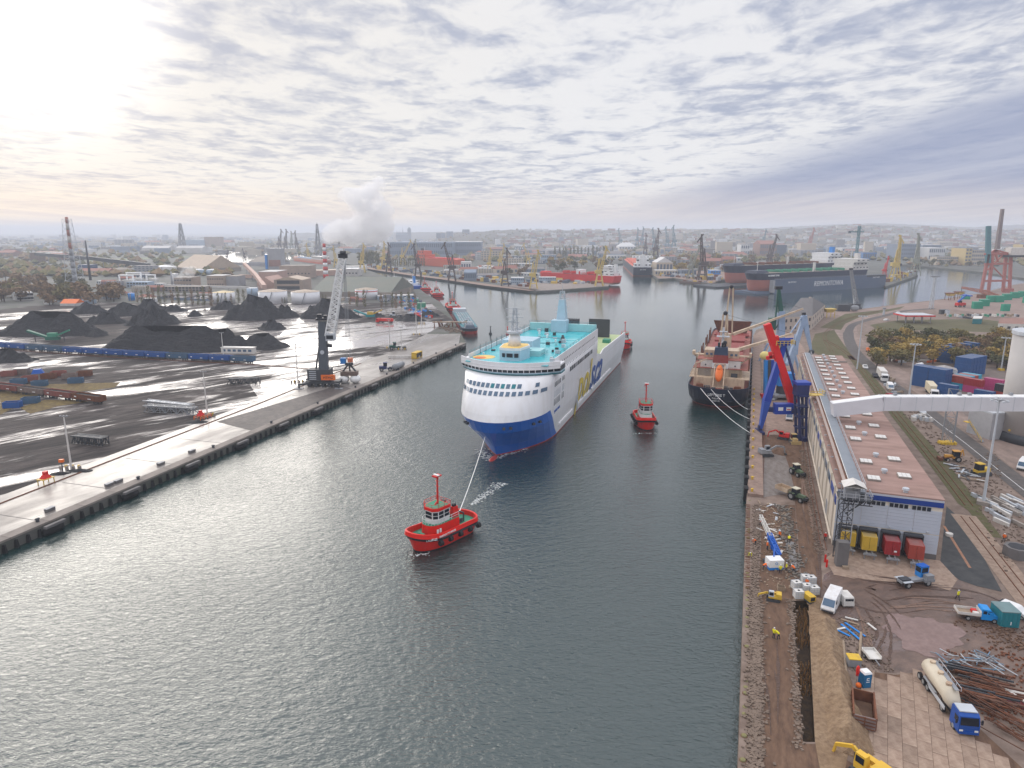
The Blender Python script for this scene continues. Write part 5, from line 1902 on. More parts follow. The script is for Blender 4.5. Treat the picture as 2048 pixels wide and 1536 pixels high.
def silo_truck():
 rear, front=G(1850,1352), G(1932,1470)
 d=front-rear
 a=math.atan2(d.y,d.x)
 t=thing('tanker_lorry','blue cabbed lorry with cream bulk powder tank trailer on the slab yard','lorry',front,a)
 cab(t,M('lorry_blue',(0.01,0.075,0.34),.35,.15),.35,2.3,m_lgrey,2.85)
 MB().box(-3.0,0,.6,5.2,.9,.35).build('chassis',m_dsteel,t)
 L=d.length
 rings=[]
 for(x,z,r,rr)in((-3.0,1.5,.35,.3),(-3.15,1.62,.75,.7),(-4.2,1.85,1.0,1.0),(-4.6,2.1,1.05,1.05),(-L+1.6,2.15,1.08,1.08),(-L+.6,2.1,.95,.95),(-L+.2,2.05,.55,.6)):
  rings.append([(x,r*math.cos(2*math.pi*i/14),z+rr*math.sin(2*math.pi*i/14))for i in range(14)])
 MB().loft(rings).build('tank',M('cream_tank',(0.58,0.51,0.40),.4,.2),t,True)
 MB().box(-L*.62,.35,3.15,L*.55,.5,.06).build('catwalk',m_steel,t)
 MB().rail([(-L*.9,.8,3.0),(-L*.35,.8,3.0)],.5,.05,1.2,False).build('railing',m_lgrey,t)
 for x in(-L*.45,-L*.65,-L*.85):MB().cyl((x,-.1,3.1),(x,-.1,3.4),.35,.35,10).build('hatch',m_cream,t)
 for s in(-1,1):MB().box(-L*.5,s*1.1,.75,L*.42,.06,.5).build('side_guard',m_lgrey,t)
 MB().cyl((-L*.5,-1.15,1.4),(-L*.8,-1.15,1.4),.14,.14,8).build('hose_tube',m_steel,t)
 wheels(t,[(-.9,.98),(-.9,-.98),(-4.0,.9),(-4.0,-.9),(-L+3.2,.98),(-L+3.2,-.98),(-L+2.0,.98),(-L+2.0,-.98),(-L+.8,.98),(-L+.8,-.98)],.5,.32)
silo_truck()
l=(G(1707,1378)+G(1726,1458)+G(1738,1376))/3
t=thing('skip','rusty open topped steel skip on the slab yard','skip',G(1725,1432),math.atan2((G(1728,1475)-G(1722,1395)).y,(G(1728,1475)-G(1722,1395)).x))
b=MB()
w2, l2, h2=1.2, 2.6, 1.7
b.box(0,0,.1,2*l2,2*w2,.12)
for s in(-1,1):b.box(0,s*w2,.1,2*l2,.1,h2)
b.box(-l2,0,.1,.1,2*w2,h2)
b.build('body',m_rust,t)
MB().box(l2,0,.1,.12,2*w2,h2).build('tailgate',M('grey_rust',(0.24,0.19,0.18),.8,.6,1.0,rgb2=(0.12,0.06,0.05)),t)
r_=MB()
for k in range(6):
 for s in(-1,1):r_.box(-2.3+k*.92,s*(w2+.09),.1,.12,.1,h2-.05)
for k in range(4):r_.box(l2+.1,0,.25+k*.45,.1,2.3,.1)
r_.box(l2+.1,0,.1,.12,.12,h2)
for s in(-1,1):r_.box(0,s*w2,h2+.1,2*l2+.1,.18,.1)
r_.build('rib',m_rust,t)
MB().box(-.6,0,.22,3.2,2.1,.3).build('load',m_path,t)
l=G(1728,1372)
t=thing('portable_toilet','blue portable toilet with white roof behind the rusty skip','portable toilet',l,R(-80))
MB().box(0,0,.05,1.1,1.1,2.0).build('wall',M('toilet_blue',(0.01,0.12,0.27),.5,.1),t)
MB().box(0,0,2.05,1.15,1.15,.25,0,.8).build('roof',m_white,t)
MB().box(.56,0,.15,.04,.8,1.8).build('door',M('toilet_blue2',(0.012,0.14,0.31),.5,.1),t)
MB().box(.59,0,1.2,.03,.35,.08).box(.59,-.15,1.2,.03,.08,.35).box(.59,0,1.48,.03,.35,.08).box(.59,0,.95,.03,.5,.06).build('door_sign',m_letwhite,t)
def excavator(label,uv,heading,m,boom=(3.2,3.6,2.2),s=1.0,tracks=True,cabm=None,swing=0.0,bucket=True):
 t=thing('excavator',label,'excavator',uv if isinstance(uv,Vector)else G(*uv),heading)
 t.scale=(s,s,s)
 if tracks:
  for sd in(-1,1):
   rings=[]
   prof=[(-1.7,.35),(-1.5,.05),(1.5,.05),(1.7,.35),(1.5,.75),(-1.5,.75)]
   MB().add([(x,sd*1.05-.28,z)for x,z in prof]+[(x,sd*1.05+.28,z)for x,z in prof],[tuple(range(6)),tuple(range(11,5,-1))]+[(i,(i+1)%6,6+(i+1)%6,6+i)for i in range(6)]).build('track',m_dsteel,t)
 else:wheels(t,[(1.3,1.0),(1.3,-1.0),(-1.3,1.0),(-1.3,-1.0)],.5,.4)
 up=MB().cyl((0,0,.7),(0,0,.95),.7,.7,10).box(-.4,0,.95,3.2,2.3,.45).box(-1.3,0,1.4,1.4,2.2,.8,0,.92).box(.1,-.7,1.4,1.6,.75,.5)
 up.build('upper_body',m,t)
 MB().box(.55,.65,1.4,1.4,.95,1.45,0,.88).build('cab',cabm or m,t)
 MB().box(1.24,.65,1.75,.1,.8,.95).box(.55,1.11,1.8,1.0,.08,.8).box(.55,.2,1.8,1.0,.08,.8).build('cab_glass',m_glass,t)
 a, b, c=Vector((.7,0,1.6)), Vector((boom[0]*.75+.5,0,boom[1])), Vector((boom[0]+2.0,0,boom[2]))
 MB().bar(a,b,.32,.45).bar(b,c,.3,.4).build('boom',m,t)
 MB().bar(c,c+Vector((.3,0,-1.7)),.24,.32).bar(a.lerp(b,.3)+Vector((0,0,-.2)),a.lerp(b,.75)+Vector((0,0,.1)),.14).build('stick',m,t)
 e=c+Vector((.3,0,-1.7))
 MB().add([e+Vector((-.1,y,0))for y in(-.5,.5)]+[e+Vector((.5,y,-.2))for y in(-.5,.5)]+[e+Vector((.3,y,-.9))for y in(-.5,.5)]+[e+Vector((-.6,y,-.6))for y in(-.5,.5)],[(0,1,3,2),(2,3,5,4),(4,5,7,6),(0,2,4,6),(1,7,5,3)]).build('bucket',m_dsteel,t)
 return t
excavator('yellow excavator partly cut off at the lower picture edge',(1736,1552),R(120),M('machine_yellow',(0.72,0.44,0.05),.45,.2),(2.2,2.4,1.2),.95)
excavator('grey excavator with arm stretched out over the silt beside the quay cap',(1532,912),R(8),m_steel,(3.2,2.8,2.4),.95)
excavator('red excavator working under the blue portal crane',(1566,878),R(150),m_red,(2.6,2.8,1.8),.85)
excavator('yellow and white mini excavator beside the rubble strip',(1546,1200),R(160),m_yellow,(1.6,1.9,1.0),.62,cabm=m_lgrey)
def dozer(label,uv,a,m,s=1.0,blade=True):
 t=thing('bulldozer',label,'bulldozer',G(*uv),a)
 t.scale=(s,s,s)
 for sd in(-1,1):
  MB().box(0,sd*1.0,.05,3.2,.55,.85,0,.95).build('track',m_dsteel,t)
 MB().box(.7,0,.6,2.0,1.2,1.1).build('engine_hood',m,t)
 MB().box(-.7,0,.7,1.6,1.6,.6).build('body',m,t)
 MB().box(-.7,0,1.3,1.4,1.4,1.4,0,.9).build('cab',m_glass,t)
 MB().box(-.7,0,2.7,1.6,1.6,.12).build('cab_roof',m,t)
 if blade:MB().box(2.2,0,.1,.15,3.0,1.1).bar((0,1.2,.5),(2.2,1.2,.5),.2).bar((0,-1.2,.5),(2.2,-1.2,.5),.2).build('blade',m,t)
dozer('cream bulldozer beside the foot of the portal crane',(1588,886),R(-95),M('dozer_cream',(0.55,0.40,0.18),.5,.3),.9)
dozer('yellow crawler tractor parked on planks right of the warehouse',(1962,950),R(10),m_yellow,1.1,False)
def farm_tractor(label,uv,a,trailer):
 t=thing('farm_tractor',label,'tractor',G(*uv),a)
 m=M('tractor_green',(0.12,0.17,0.10),.5,.3)
 MB().box(1.1,0,.8,2.0,.8,.8,0,.9).build('engine_hood',m,t)
 MB().box(-.5,0,.8,1.7,1.1,.5).build('body',m,t)
 MB().box(-.5,0,1.3,1.4,1.3,1.25,0,.9).build('cab',m_glass,t)
 MB().box(-.5,0,2.55,1.5,1.4,.15).build('cab_roof',M('roof_cream',(0.62,0.58,0.46),.5,.2),t)
 for s in(-1,1):MB().box(-.75,s*.95,1.55,1.3,.5,.1).build('mudguard',m,t)
 wheels(t,[(-.8,.95),(-.8,-.95)],.85,.5)
 wheels(t,[(1.6,.85),(1.6,-.85)],.6,.4)
 MB().box(2.2,0,.7,.5,.9,.5).build('front_weight',m_dsteel,t)
 if trailer:
  MB().box(-3.6,0,1.1,3.4,2.0,.1).box(-3.6,1.0,1.2,3.4,.08,.8).box(-3.6,-1.0,1.2,3.4,.08,.8).box(-5.3,0,1.2,.08,2,.8).box(-1.9,0,1.2,.08,2,.9).bar((-2,0,.9),(-1,0,.8),.15).build('trailer',m_cream,t)
farm_tractor('green farm tractor with cream tipping trailer on the muddy track',(1594,1000),R(-62),True)
farm_tractor('second green farm tractor further up the muddy track, no trailer',(1594,950),R(-80),False)
def backhoe():
 t=thing('backhoe_loader','orange backhoe loader parked on pale ground right of the warehouse','backhoe',G(1905,922),R(170))
 m=M('jcb_yellow',(0.60,0.30,0.05),.5,.3)
 MB().box(.9,0,.9,2.2,.9,.7).box(-.6,0,.8,1.6,1.3,.6).build('body',m,t)
 MB().box(-.6,0,1.4,1.5,1.4,1.3).build('cab',m_glass,t)
 MB().box(-.6,0,2.7,1.7,1.6,.14).build('cab_roof',m,t)
 MB().bar((.5,.5,1.2),(2.8,.5,.7),.2).bar((.5,-.5,1.2),(2.8,-.5,.7),.2).box(3.1,0,.2,.7,2.1,.7).build('loader_arm',m_rust,t)
 MB().bar((-1.5,0,1.2),(-2.0,0,3.2),.25,.3).bar((-2.0,0,3.2),(-2.5,0,1.6),.22).build('backhoe_arm',m,t)
 wheels(t,[(-.9,.9),(-.9,-.9)],.75,.45)
 wheels(t,[(1.5,.85),(1.5,-.85)],.5,.38)
backhoe()
def drill_rig():
 a0, a1=G(1552,1108), G(1519,1060)
 base=G(1548,1136)
 t=thing('drilling_rig','white and blue drilling rig with its lattice mast laid out towards the water','drilling rig',base)
 MB().box(0,0,.4,2.6,1.9,1.5,R(4)).build('power_pack',m_white,t)
 MB().box(0,0,.1,2.64,1.94,.45,R(4)).build('skirt',m_lblue,t)
 letters(t,'O',.7,m_lblue,(0,-.98,1.1),(R(90),0,R(4)),'lettering',.02)
 e0, e1=Vector((1.6,2.2,1.2)),(a1-base)+Vector((0,0,3.0))
 mid=e0 .lerp(e1,.45)
 MB().lattice(mid,e1,.6,.5,9,.08).build('mast',m_dwhite,t)
 MB().bar(e0,mid,.55,.6).lattice(e0,mid+(e1-e0)*.06,.75,.75,4,.1).build('drill_carriage',m_blue,t)
 MB().bar(Vector((0,.5,1.9)),e0 .lerp(mid,.5),.22).bar(e0 .lerp(mid,.8)-Vector((0,0,2)),e0 .lerp(mid,.8),.25).build('strut',m_blue,t)
 for s in(-1,1):MB().box(s*.9,1.2,0,.5,2.6,.6).build('track',m_dsteel,t)
drill_rig()
# intermediate bulk tanks and a generator
tk=None
for i,(u,v)in enumerate(((1592,1178),(1611,1166),(1621,1168),(1596,1196),(1613,1184),(1627,1188))):
 if tk is None:
  tk=thing('bulk_tank','','tank')
  MB().box(0,0,.18,1.15,1.0,1.0,0,.96).build('bottle',m_dwhite,tk)
  g=MB()
  for x in(-.58,-.2,.2,.58):
   for y in(-.52,.52):g.bar((x,y,.1),(x,y,1.2),.05)
  for z in(.2,.55,.9,1.2):
   for y in(-.52,.52):g.bar((-.58,y,z),(.58,y,z),.05)
   for x in(-.58,.58):g.bar((x,-.52,z),(x,.52,z),.05)
  g.build('cage',m_lgrey,tk)
  MB().cyl((0,0,1.16),(0,0,1.25),.16,.16,8).build('cap',m_black,tk)
  MB().box(0,0,0,1.2,1.1,.15).build('pallet',m_wood,tk)
 place(tk,G(u,v),rnd(-.2,.2),'white caged liquid tank behind the panel van, '+('rear left of the cluster','rear middle of the cluster','rear right of the cluster','front left of the cluster','centre of the cluster','front right of the cluster')[i],'caged liquid tanks behind the van',1.15)
t=thing('generator','yellow generator box in front of the caged tanks','generator',G(1617,1202),R(-75))
MB().box(0,0,.35,1.9,1.1,.9).build('housing',m_yellow,t)
MB().box(0,0,.05,2.0,1.15,.3).build('skid',m_dsteel,t)
MB().box(.96,0,.5,.04,.8,.6).build('grille',m_black,t)
t=thing('crate','open wooden crate on the dirt between rig and tanks','crate',G(1562,1180),R(-10))
bb=MB().box(0,0,0,1.2,1.0,.1)
for s in(-1,1):bb.box(0,s*.48,.1,1.2,.06,.6).box(s*.58,0,.1,.06,.9,.6)
bb.build('box',m_wood,t)
t=thing('waste_bin','steel bin with bright yellow lid between two old timbers','bin',G(1706,1330),R(-8))
MB().box(0,0,.1,1.6,1.4,1.1).build('body',m_steel,t)
MB().box(0,0,1.2,1.65,1.45,.12).build('lid',m_yellow,t)
t=thing('trailer','small beige dropside trailer with drawbar beside the mud','trailer',G(1742,1316),R(-92))
MB().box(0,0,.5,2.2,1.7,.12).box(0,.85,.6,2.2,.06,.35).box(0,-.85,.6,2.2,.06,.35).box(-1.1,0,.6,.06,1.7,.35).build('bed',m_dwhite,t)
MB().bar((1.1,0,.5),(2.4,0,.45),.12).build('drawbar',m_steel,t)
wheels(t,[(0,.9),(0,-.9)],.32,.2)
for(u1,v1,u2,v2,lab)in((1686,1285,1694,1372,'old round timber lying left of the yellow lidded bin'),(1722,1268,1718,1330,'old round timber lying right of the yellow lidded bin')):
 a_, b_=G(u1,v1), G(u2,v2)
 o=MB().cyl(Vector((0,0,.22)),b_-a_+Vector((0,0,.22)),.2,.17,9).build('timber',m_wood)
 o.location=a_
 setp(o,lab,'timber')
t=thing('marker_post','post wrapped in red plastic with a red ball at its foot behind the skip','marker post',G(1712,1372),0)
MB().cyl((0,0,0),(0,0,2.6),.06,.06,6).build('post',m_steel,t)
MB().sph((0,0,2.3),.26,.22,.75,8,6).sph((.05,.1,1.7),.2,.2,.4,7,5).build('red_wrap',m_red,t,True)
MB().sph((.15,-.3,.35),.36,.36,.36,10,7).build('ball',m_orange,t,True)
def loose(name,label,cat,items,m):
 """a pile whose single pieces are parts: items are (p, q, w, h)"""
 o=items[0][0]
 t=thing(name,label,cat,o)
 for p, q, w, h in items:
  MB().bar(p-o,q-o,w,h).build({'steel_beams':'beam','rebar_pile':'bar','pipes':'pipe','planks':'plank','rail_pile':'rail'}.get(name,'piece'),m if not isinstance(m,list)else random.choice(m),t)
 return t
r_=random.Random(11)
m_rb2=M('rust_brown',(0.15,0.075,0.05),.85,.6,1,rgb2=(.06,.04,.035))
it=[]
for k in range(46):
 c=G(1940,1375)+Vector((r_.uniform(-1.5,4.2),r_.uniform(-4.0,3.5),0))
 d=Vector((math.cos(R(-25)),math.sin(R(-25)),0))*r_.uniform(1.8,2.6)
 z=r_.uniform(.1,.9)
 it.append((c-d+Vector((0,0,z)),c+d+Vector((0,0,z+r_.uniform(-.1,.1))),.18,.22))
loose('steel_beams','stack of rusty ladder like girders beside the tanker lorry','girders',it,[m_rust,m_rb2,m_dsteel])
it=[]
for k in range(40):
 c=G(1960,1440)+Vector((r_.uniform(-.5,5.5),r_.uniform(-4.5,6.5),0))
 an=R(118)+r_.gauss(0,.15)
 d=Vector((math.cos(an),math.sin(an),0))*r_.uniform(1.5,3.4)
 z=r_.uniform(.3,1.1)
 it.append((c-d+Vector((0,0,z)),c+d+Vector((0,0,z+r_.uniform(-.3,.3))),.1,.1))
loose('rail_pile','loose pile of long rusty rails in the lower right corner','rails',it,[m_rust,m_rb2])
it=[]
for k in range(38):
 c=G(1925,1325)+Vector((r_.uniform(-3.2,5.0),r_.uniform(-2.0,1.8),0))
 an=r_.uniform(0,3.1)
 d=Vector((math.cos(an),math.sin(an),0))*r_.uniform(.6,1.6)
 z=r_.uniform(.1,.7)
 it.append((c-d+Vector((0,0,z)),c+d+Vector((0,0,z+r_.uniform(-.2,.2))),.09,.09))
loose('pipes','tangle of blue grey pipes and mesh at the muddy yard edge','pipes',it,[m_lgrey,M('pipe_blue',(0.16,0.27,0.38),.5,.2),m_steel])
it=[]
for(u,v,u2,v2)in((1682,1240,1718,1252),(1682,1250,1720,1282),(1690,1247,1730,1275),(1665,1262,1690,1258),(1675,1262,1700,1275),(1735,1248,1752,1262),(1690,1236,1716,1243)):
 it.append((G(u,v)+Vector((0,0,.15)),G(u2,v2)+Vector((0,0,.2)),.3,.12))
loose('planks','few loose boards and blue tubes between van and mud yard','planks',it,[m_dwhite,m_wood,m_lblue,m_lgrey])
it=[]
for k in range(26):
 c=G(1990,1020)+QD*r_.uniform(-8.5,9.5)+QN*r_.uniform(-2.0,6.0)
 d=QD*r_.uniform(1.2,2.4)+QN*-.9
 it.append((c-d+Vector((0,0,.4)),c+d+Vector((0,0,.4)),.5,.8))
loose('concrete_blocks','rows of precast concrete beams stored round the light mast','concrete beams',it,[m_conc,m_dwhite,m_lgrey])
it=[]
for k in range(22):
 c=G(1925,945)+QD*r_.uniform(-6,6)+QN*r_.uniform(-2.5,2.5)
 an=r_.uniform(0,3.1)
 d=Vector((math.cos(an),math.sin(an),0))*r_.uniform(.8,1.8)
 it.append((c-d+Vector((0,0,.3)),c+d+Vector((0,0,.35)),.4,.15))
loose('planks','heap of grey panels and scaffold boards beside the backhoe','boards',it,[m_lgrey,m_wood,m_dsteel])
it=[]
for k in range(26):
 c=G(1800,790)+(G(1765,750)-G(1800,790))*r_.uniform(-.6,1.2)+QN*r_.uniform(-2.5,2.5)
 an=r_.uniform(0,3.1)
 d=Vector((math.cos(an),math.sin(an),0))*r_.uniform(.6,1.8)
 it.append((c-d+Vector((0,0,.5)),c+d+Vector((0,0,.5)),.7,.9))
loose('scrap_pile','mixed scrap and covered goods between warehouse and road','scrap',it,[m_lgrey,m_dsteel,m_wood,m_dwhite,m_rb2])
it=[]
for k in range(12):
 c=G(1838,838)+Vector((r_.uniform(-3,3),r_.uniform(-3,3),0))
 it.append((c+Vector((-.6,0,.6)),c+Vector((.6,.1,.6)),1.0,1.2))
loose('big_bags','cluster of white bulk bags beside the road under the conveyor bridge','bulk bags',it,[m_dwhite,m_lgrey])
it=[]
for k in range(40):
 c=G(1540,1050)+QD*r_.uniform(-13,12)+QN*r_.uniform(-2.2,2.2)
 an=r_.uniform(0,3.1)
 d=Vector((math.cos(an),math.sin(an),0))*r_.uniform(.4,1.2)
 it.append((c-d+Vector((0,0,.12)),c+d+Vector((0,0,.15)),r_.uniform(.1,.5),.08))
loose('planks','planks, formwork and offcuts strewn round the drilling rig','planks',it,[m_wood,m_dwhite,m_rb2,m_lgrey])
it=[]
for k in range(60):
 o=G(1500,1180).lerp(G(1500,1012),k/59)
 it.append((o+Vector((0,0,.3)),o-QN*r_.uniform(.6,1.1)+Vector((0,0,r_.uniform(.1,.4))),.08,.08))
loose('rebar_pile','comb of rusty starter bars along the unfinished quay edge','reinforcement',it,m_rust)
t=thing('red_sheet','dark red steel sheets with a white plank across them at the right picture edge','steel sheet',G(2030,1400),R(-30))
MB().box(0,0,.1,4.6,3.6,.12).build('sheet',M('dark_red_sheet',(0.17,0.03,0.03),.5,.4),t)
MB().bar((-2.2,.8,.3),(1.2,1.6,.35),.5,.1).bar((-1,1.6,.4),(1.6,-1.2,.4),.35,.1).build('plank',m_dwhite,t)
t=thing('concrete_ring','octagonal concrete manhole block by the crane rails','concrete block',G(2032,1112),.3)
MB().cyl((0,0,0),(0,0,1.9),2.2,2.1,8).build('body',m_conc_d,t)
MB().cyl((0,0,1.9),(0,0,1.95),1.5,1.5,8).build('lid',m_black,t)
t=thing('concrete_ring','white concrete drum on the asphalt beside the warehouse','concrete block',G(1898,1072),0)
MB().cyl((0,0,0),(0,0,.6),.65,.65,12).build('body',m_dwhite,t)
o=MB().bar(Vector((0,0,.03)),G(1940,1136)-G(1888,1052)+Vector((0,0,.03)),.45,.05).build('sand_line',M('orange_sand',(0.36,0.19,0.12),.9,.5,1))
o.location=G(1888,1052)
setp(o,'thin line of orange sand spilled across the dark asphalt','sand')
# ------------------------------------------------------------------ people
for(u,v,lab,pose,vest,hd)in((1915,1200,'person in yellow jacket and white helmet walking across the muddy yard','walk',m_hivis,100),(1547,1277,'person in yellow jacket standing on the dirt path, left of a pair','stand',m_hivis,30),(1557,1279,'person in yellow jacket and dark trousers, right of the pair on the dirt path','bend',m_hivis,140),(1559,1078,'person in orange jacket standing beside the drilling rig mast','stand',m_orvest,200),(1511,1090,'person in orange jacket bending over the reinforcement at the quay edge','bend',m_orvest,190),(1534,1100,'person in orange jacket behind the blue drill carriage','stand',m_orvest,0),(1577,1086,'person in yellow vest bending in the drained pit','bend',m_hivis,60),(1536,1132,'person in yellow helmet standing at the left corner of the white rig box','stand',m_hivis,10),(1560,1148,'person in yellow jacket standing in front of the white rig box','stand',m_hivis,80),(1572,1144,'person in yellow vest standing right of the white rig box','stand',m_hivis,170),(1526,1140,'person in orange jacket bending over a hose near the water','bend',m_orvest,0),(1588,1146,'person in orange vest crouched in the pit beside the rig','bend',m_orvest,120),(1500,1116,'person in dark clothes and yellow vest at the very quay edge','bend',m_hivis,250),(1613,1176,'person in orange jacket standing among the caged tanks','stand',m_orvest,45),(2007,1084,'person in orange jacket standing beside the precast beams','stand',m_orvest,45),(1650,1082,'person in red jacket at the corner of the warehouse wall','stand',m_red,45),(1521,1052,'person in red jacket among the planks near the water','bend',m_red,45)):
 person(lab,G(u,v),R(hd),pose,vest)
# two red gas bottles beside the tower
for i,(u,v)in enumerate(((1650,1124),(1653,1134))):
 t=thing('gas_bottle',('upright red gas bottle by the tower foot, farther of two','upright red gas bottle by the tower foot, nearer of two')[i],'gas bottle',G(u,v))
 MB().cyl((0,0,0),(0,0,1.3),.18,.18,8).sph((0,0,1.3),.18,.18,.18,8,5).build('bottle',m_red,t)
# ------------------------------------------------------------------ conveyor bridge, silo
def conveyor_bridge():
 z0, z1=ZG+wH+3.4, ZG+wH+6.0
 a=G(1664,818,z0)
 m_=G(1742,795,z0+1.0)
 b=G(2040,772,z0+5.0)
# a straight tube from the roof to the silo
 p0=Vector((a.x,a.y,z0))
 p2=G(2052,806,z0+3.5)
 p1=p0 .lerp(p2,.26)+Vector((0,0,1.2))
 t=thing('conveyor_bridge','white enclosed conveyor bridge crossing from the warehouse roof to the silo','conveyor bridge',(p0 .x,p0 .y,0))
 o=Vector((p0 .x,p0 .y,0))
 cl=M('bridge_cladding',(0.66,0.66,0.70),.4,.2,.2)
 MB().bar(p0-o,p1-o,3.0,3.4).build('gallery',cl,t)
 MB().bar(p1-o,p2-o,3.0,3.4).build('gallery',cl,t)
 up=Vector((0,0,1.72))
 MB().bar(p0-o+up,p1-o+up,2.6,.12).bar(p1-o+up,p2-o+up,2.6,.12).build('roof',m_white,t)
 d=(p2-p1)
 for k in range(9):
  c=p1+d*(k/9)-o
  MB().bar(c+Vector((0,0,-1.73)),c+Vector((0,0,1.8)),.12,3.1).build('seam',m_lgrey,t)
 for f in(.1,.55,.62,.9):
  c=p1+d*f-o+Vector((0,.5,1.8))
  MB().box(c.x,c.y,c.z,.7,.7,.6).build('roof_vent',m_steel,t)
# trestle with yellow foot
 fa, fb=G(1883,886)-o, G(1905,890)-o
 for f in(fa,fb):f.z=ZG
 tt=p1+d*.40-o
 e=(fb-fa)
 tr=MB()
 ta, tb=Vector((fa.x,fa.y,tt.z-1.6)), Vector((fb.x,fb.y,tt.z-1.6))
 tr.bar(fa,ta,.3).bar(fb,tb,.3)
 n=4
 for k in range(n):
  a0, a1=fa.lerp(ta,k/n), fa.lerp(ta,(k+1)/n)
  b0, b1=fb.lerp(tb,k/n), fb.lerp(tb,(k+1)/n)
  tr.bar(a0,b1,.14).bar(b0,a1,.14).bar(a1,b1,.16)
 tr.build('trestle',m_steel,t)
 ft=MB()
 mid=(fa+fb)/2
 for k in range(5):
  ft.box(mid.x+(k-2)*.85,mid.y+(k-2)*.0,ZG,.6,2.2,.8)
 ft.box(mid.x,mid.y,ZG+.1,4.6,1.6,.5)
 ft.build('crash_guard',m_yellow,t)
 return p2
bend=conveyor_bridge()
sc_=G(2066,880)
t=thing('silo','huge pale grey concrete silo at the right picture edge','silo',(sc_.x,sc_.y,ZG))
MB().cyl((0,0,2.6),(0,0,30),8.6,8.6,40).build('wall',M('silo_concrete',(0.50,0.48,0.47),.7,.3,.08),t,True)
MB().cyl((0,0,0),(0,0,2.6),9.3,8.7,40).build('plinth',m_dsteel,t,True)
MB().cyl((0,0,30),(0,0,31),8.9,8.9,40).build('roof',m_lgrey,t)
MB().box(-8.7,-2,3.2,.3,.5,.5).build('hatch',m_yellow,t)
f0, f1, f2=G(1932,864), G(1978,880), G(2060,840)
building('grey control annex with yellow stair under the conveyor bridge end',rect_at((f0+f1)/2,math.atan2((f1-f0).y,(f1-f0).x),(f1-f0).length,9),7.5,M('annex_grey',(0.40,0.40,0.42),.6,.3),m_lgrey,'flat',name='annex')
t=thing('stair','yellow steel stair climbing the annex wall','stair',G(1950,880),math.atan2((f1-f0).y,(f1-f0).x))
MB().bar((-2.5,0,4.4),(2.6,0,.2),.9,.2).build('flight',m_steel,t)
MB().rail([(-2.5,-.5,4.4),(2.6,-.5,.2)],1.0,.08,.7).box(-3.4,0,4.3,1.8,1.1,.15).build('railing',m_yellow,t)
l, a, _=veh(1974,870,1992,875)
car('white pickup parked against the grey annex under the conveyor bridge',m_white,l,a,'suv')
l, a, _=veh(2052,930,2040,944)
car('white delivery van cut by the right picture edge below the silo',m_white,l,a,'van','van',name='panel_van')
# ------------------------------------------------------------------ light masts on the right
for(u,v,vt,lab,base)in((1966,1008,800,'tall grey light mast on a striped block beside the precast beams',True),(1817,800,688,'tall grey light mast beside the road left of the container stacks',None),(1714,738,632,'slim grey light pole at the bend of the road',None),(2002,741,675,'grey light mast with yellow blocks at its foot behind the blue containers','yellow'),(2020,778,720,'short grey light mast right of the dark containers',None)):
 g=G(u,v)
 light_mast(lab,g,top(u,v,vt),.34 if vt<700 or u>1960 else.26,8,base)
# ------------------------------------------------------------------ road traffic and parked vehicles
for(u1,v1,u2,v2,kind,m,lab)in((1727,733,1733,740,'car',m_white,'white hatchback driving past the slim light pole'),(1748,752,1752,757,'suv',m_black,'black car behind the white articulated lorry'),(1776,774,1783,784,'van',m_white,'white van parked on the verge beside the road'),(1784,786,1792,795,'car',m_steel,'silver car in the verge row behind the white van'),(1794,790,1801,799,'car',m_dsteel,'dark grey car at the end of the verge row'),(1776,793,1786,797,'car',m_cr1,'dark red car half hidden in the verge row'),(1842,822,1847,830,'car',m_lgrey,'pale car emerging under the conveyor bridge'),(1769,642,1776,641,'car',m_white,'white car on the curve beside the petrol canopy'),(1793,628,1800,627,'car',m_white,'white car on the far quay road left of the red canopy'),(1918,635,1924,636,'car',m_lgrey,'silver car, left one of three beyond the thicket'),(1926,636,1932,637,'car',m_dsteel,'grey car, middle one of three beyond the thicket'),(1934,637,1940,638,'car',m_black,'dark car, right one of three beyond the thicket'),(1735,700,1740,704,'suv',m_orange,'orange car parked at the inner kerb of the bend'),(1579,835,1578,842,'van',m_white,'white van parked under the portal crane legs')):
 l, a, _=veh(u1,v1,u2,v2)
 car(lab,m,l,a,kind,'van' if kind=='van' else 'car',fine=v1>700,name='panel_van' if kind=='van' else 'parked_car')
def lorry(label,u1,v1,u2,v2,mcab,mbody,h=2.7):
 l, a, L=veh(u1,v1,u2,v2)
 t=thing('articulated_lorry',label,'lorry',G(u2,v2),a)
 cab(t,mcab,0,2.4,None,2.9)
 MB().box(-7.6,0,1.1,10.2,2.45,h).build('trailer',mbody,t)
 MB().box(-6,0,.7,11,.8,.35).build('chassis',m_dsteel,t)
 wheels(t,[(-1.0,1.0),(-1.0,-1.0),(-4.4,1.0),(-4.4,-1.0),(-10,1.0),(-10,-1.0),(-11.2,1.0),(-11.2,-1.0)],.5,.32)
lorry('white articulated lorry coming down the road past the warehouse',1752,744,1769,764,m_white,m_dwhite)
lorry('cream box lorry parked against the blue container stack',1846,770,1869,797,m_white,M('cream_box',(0.66,0.58,0.42),.5,.2),2.8)
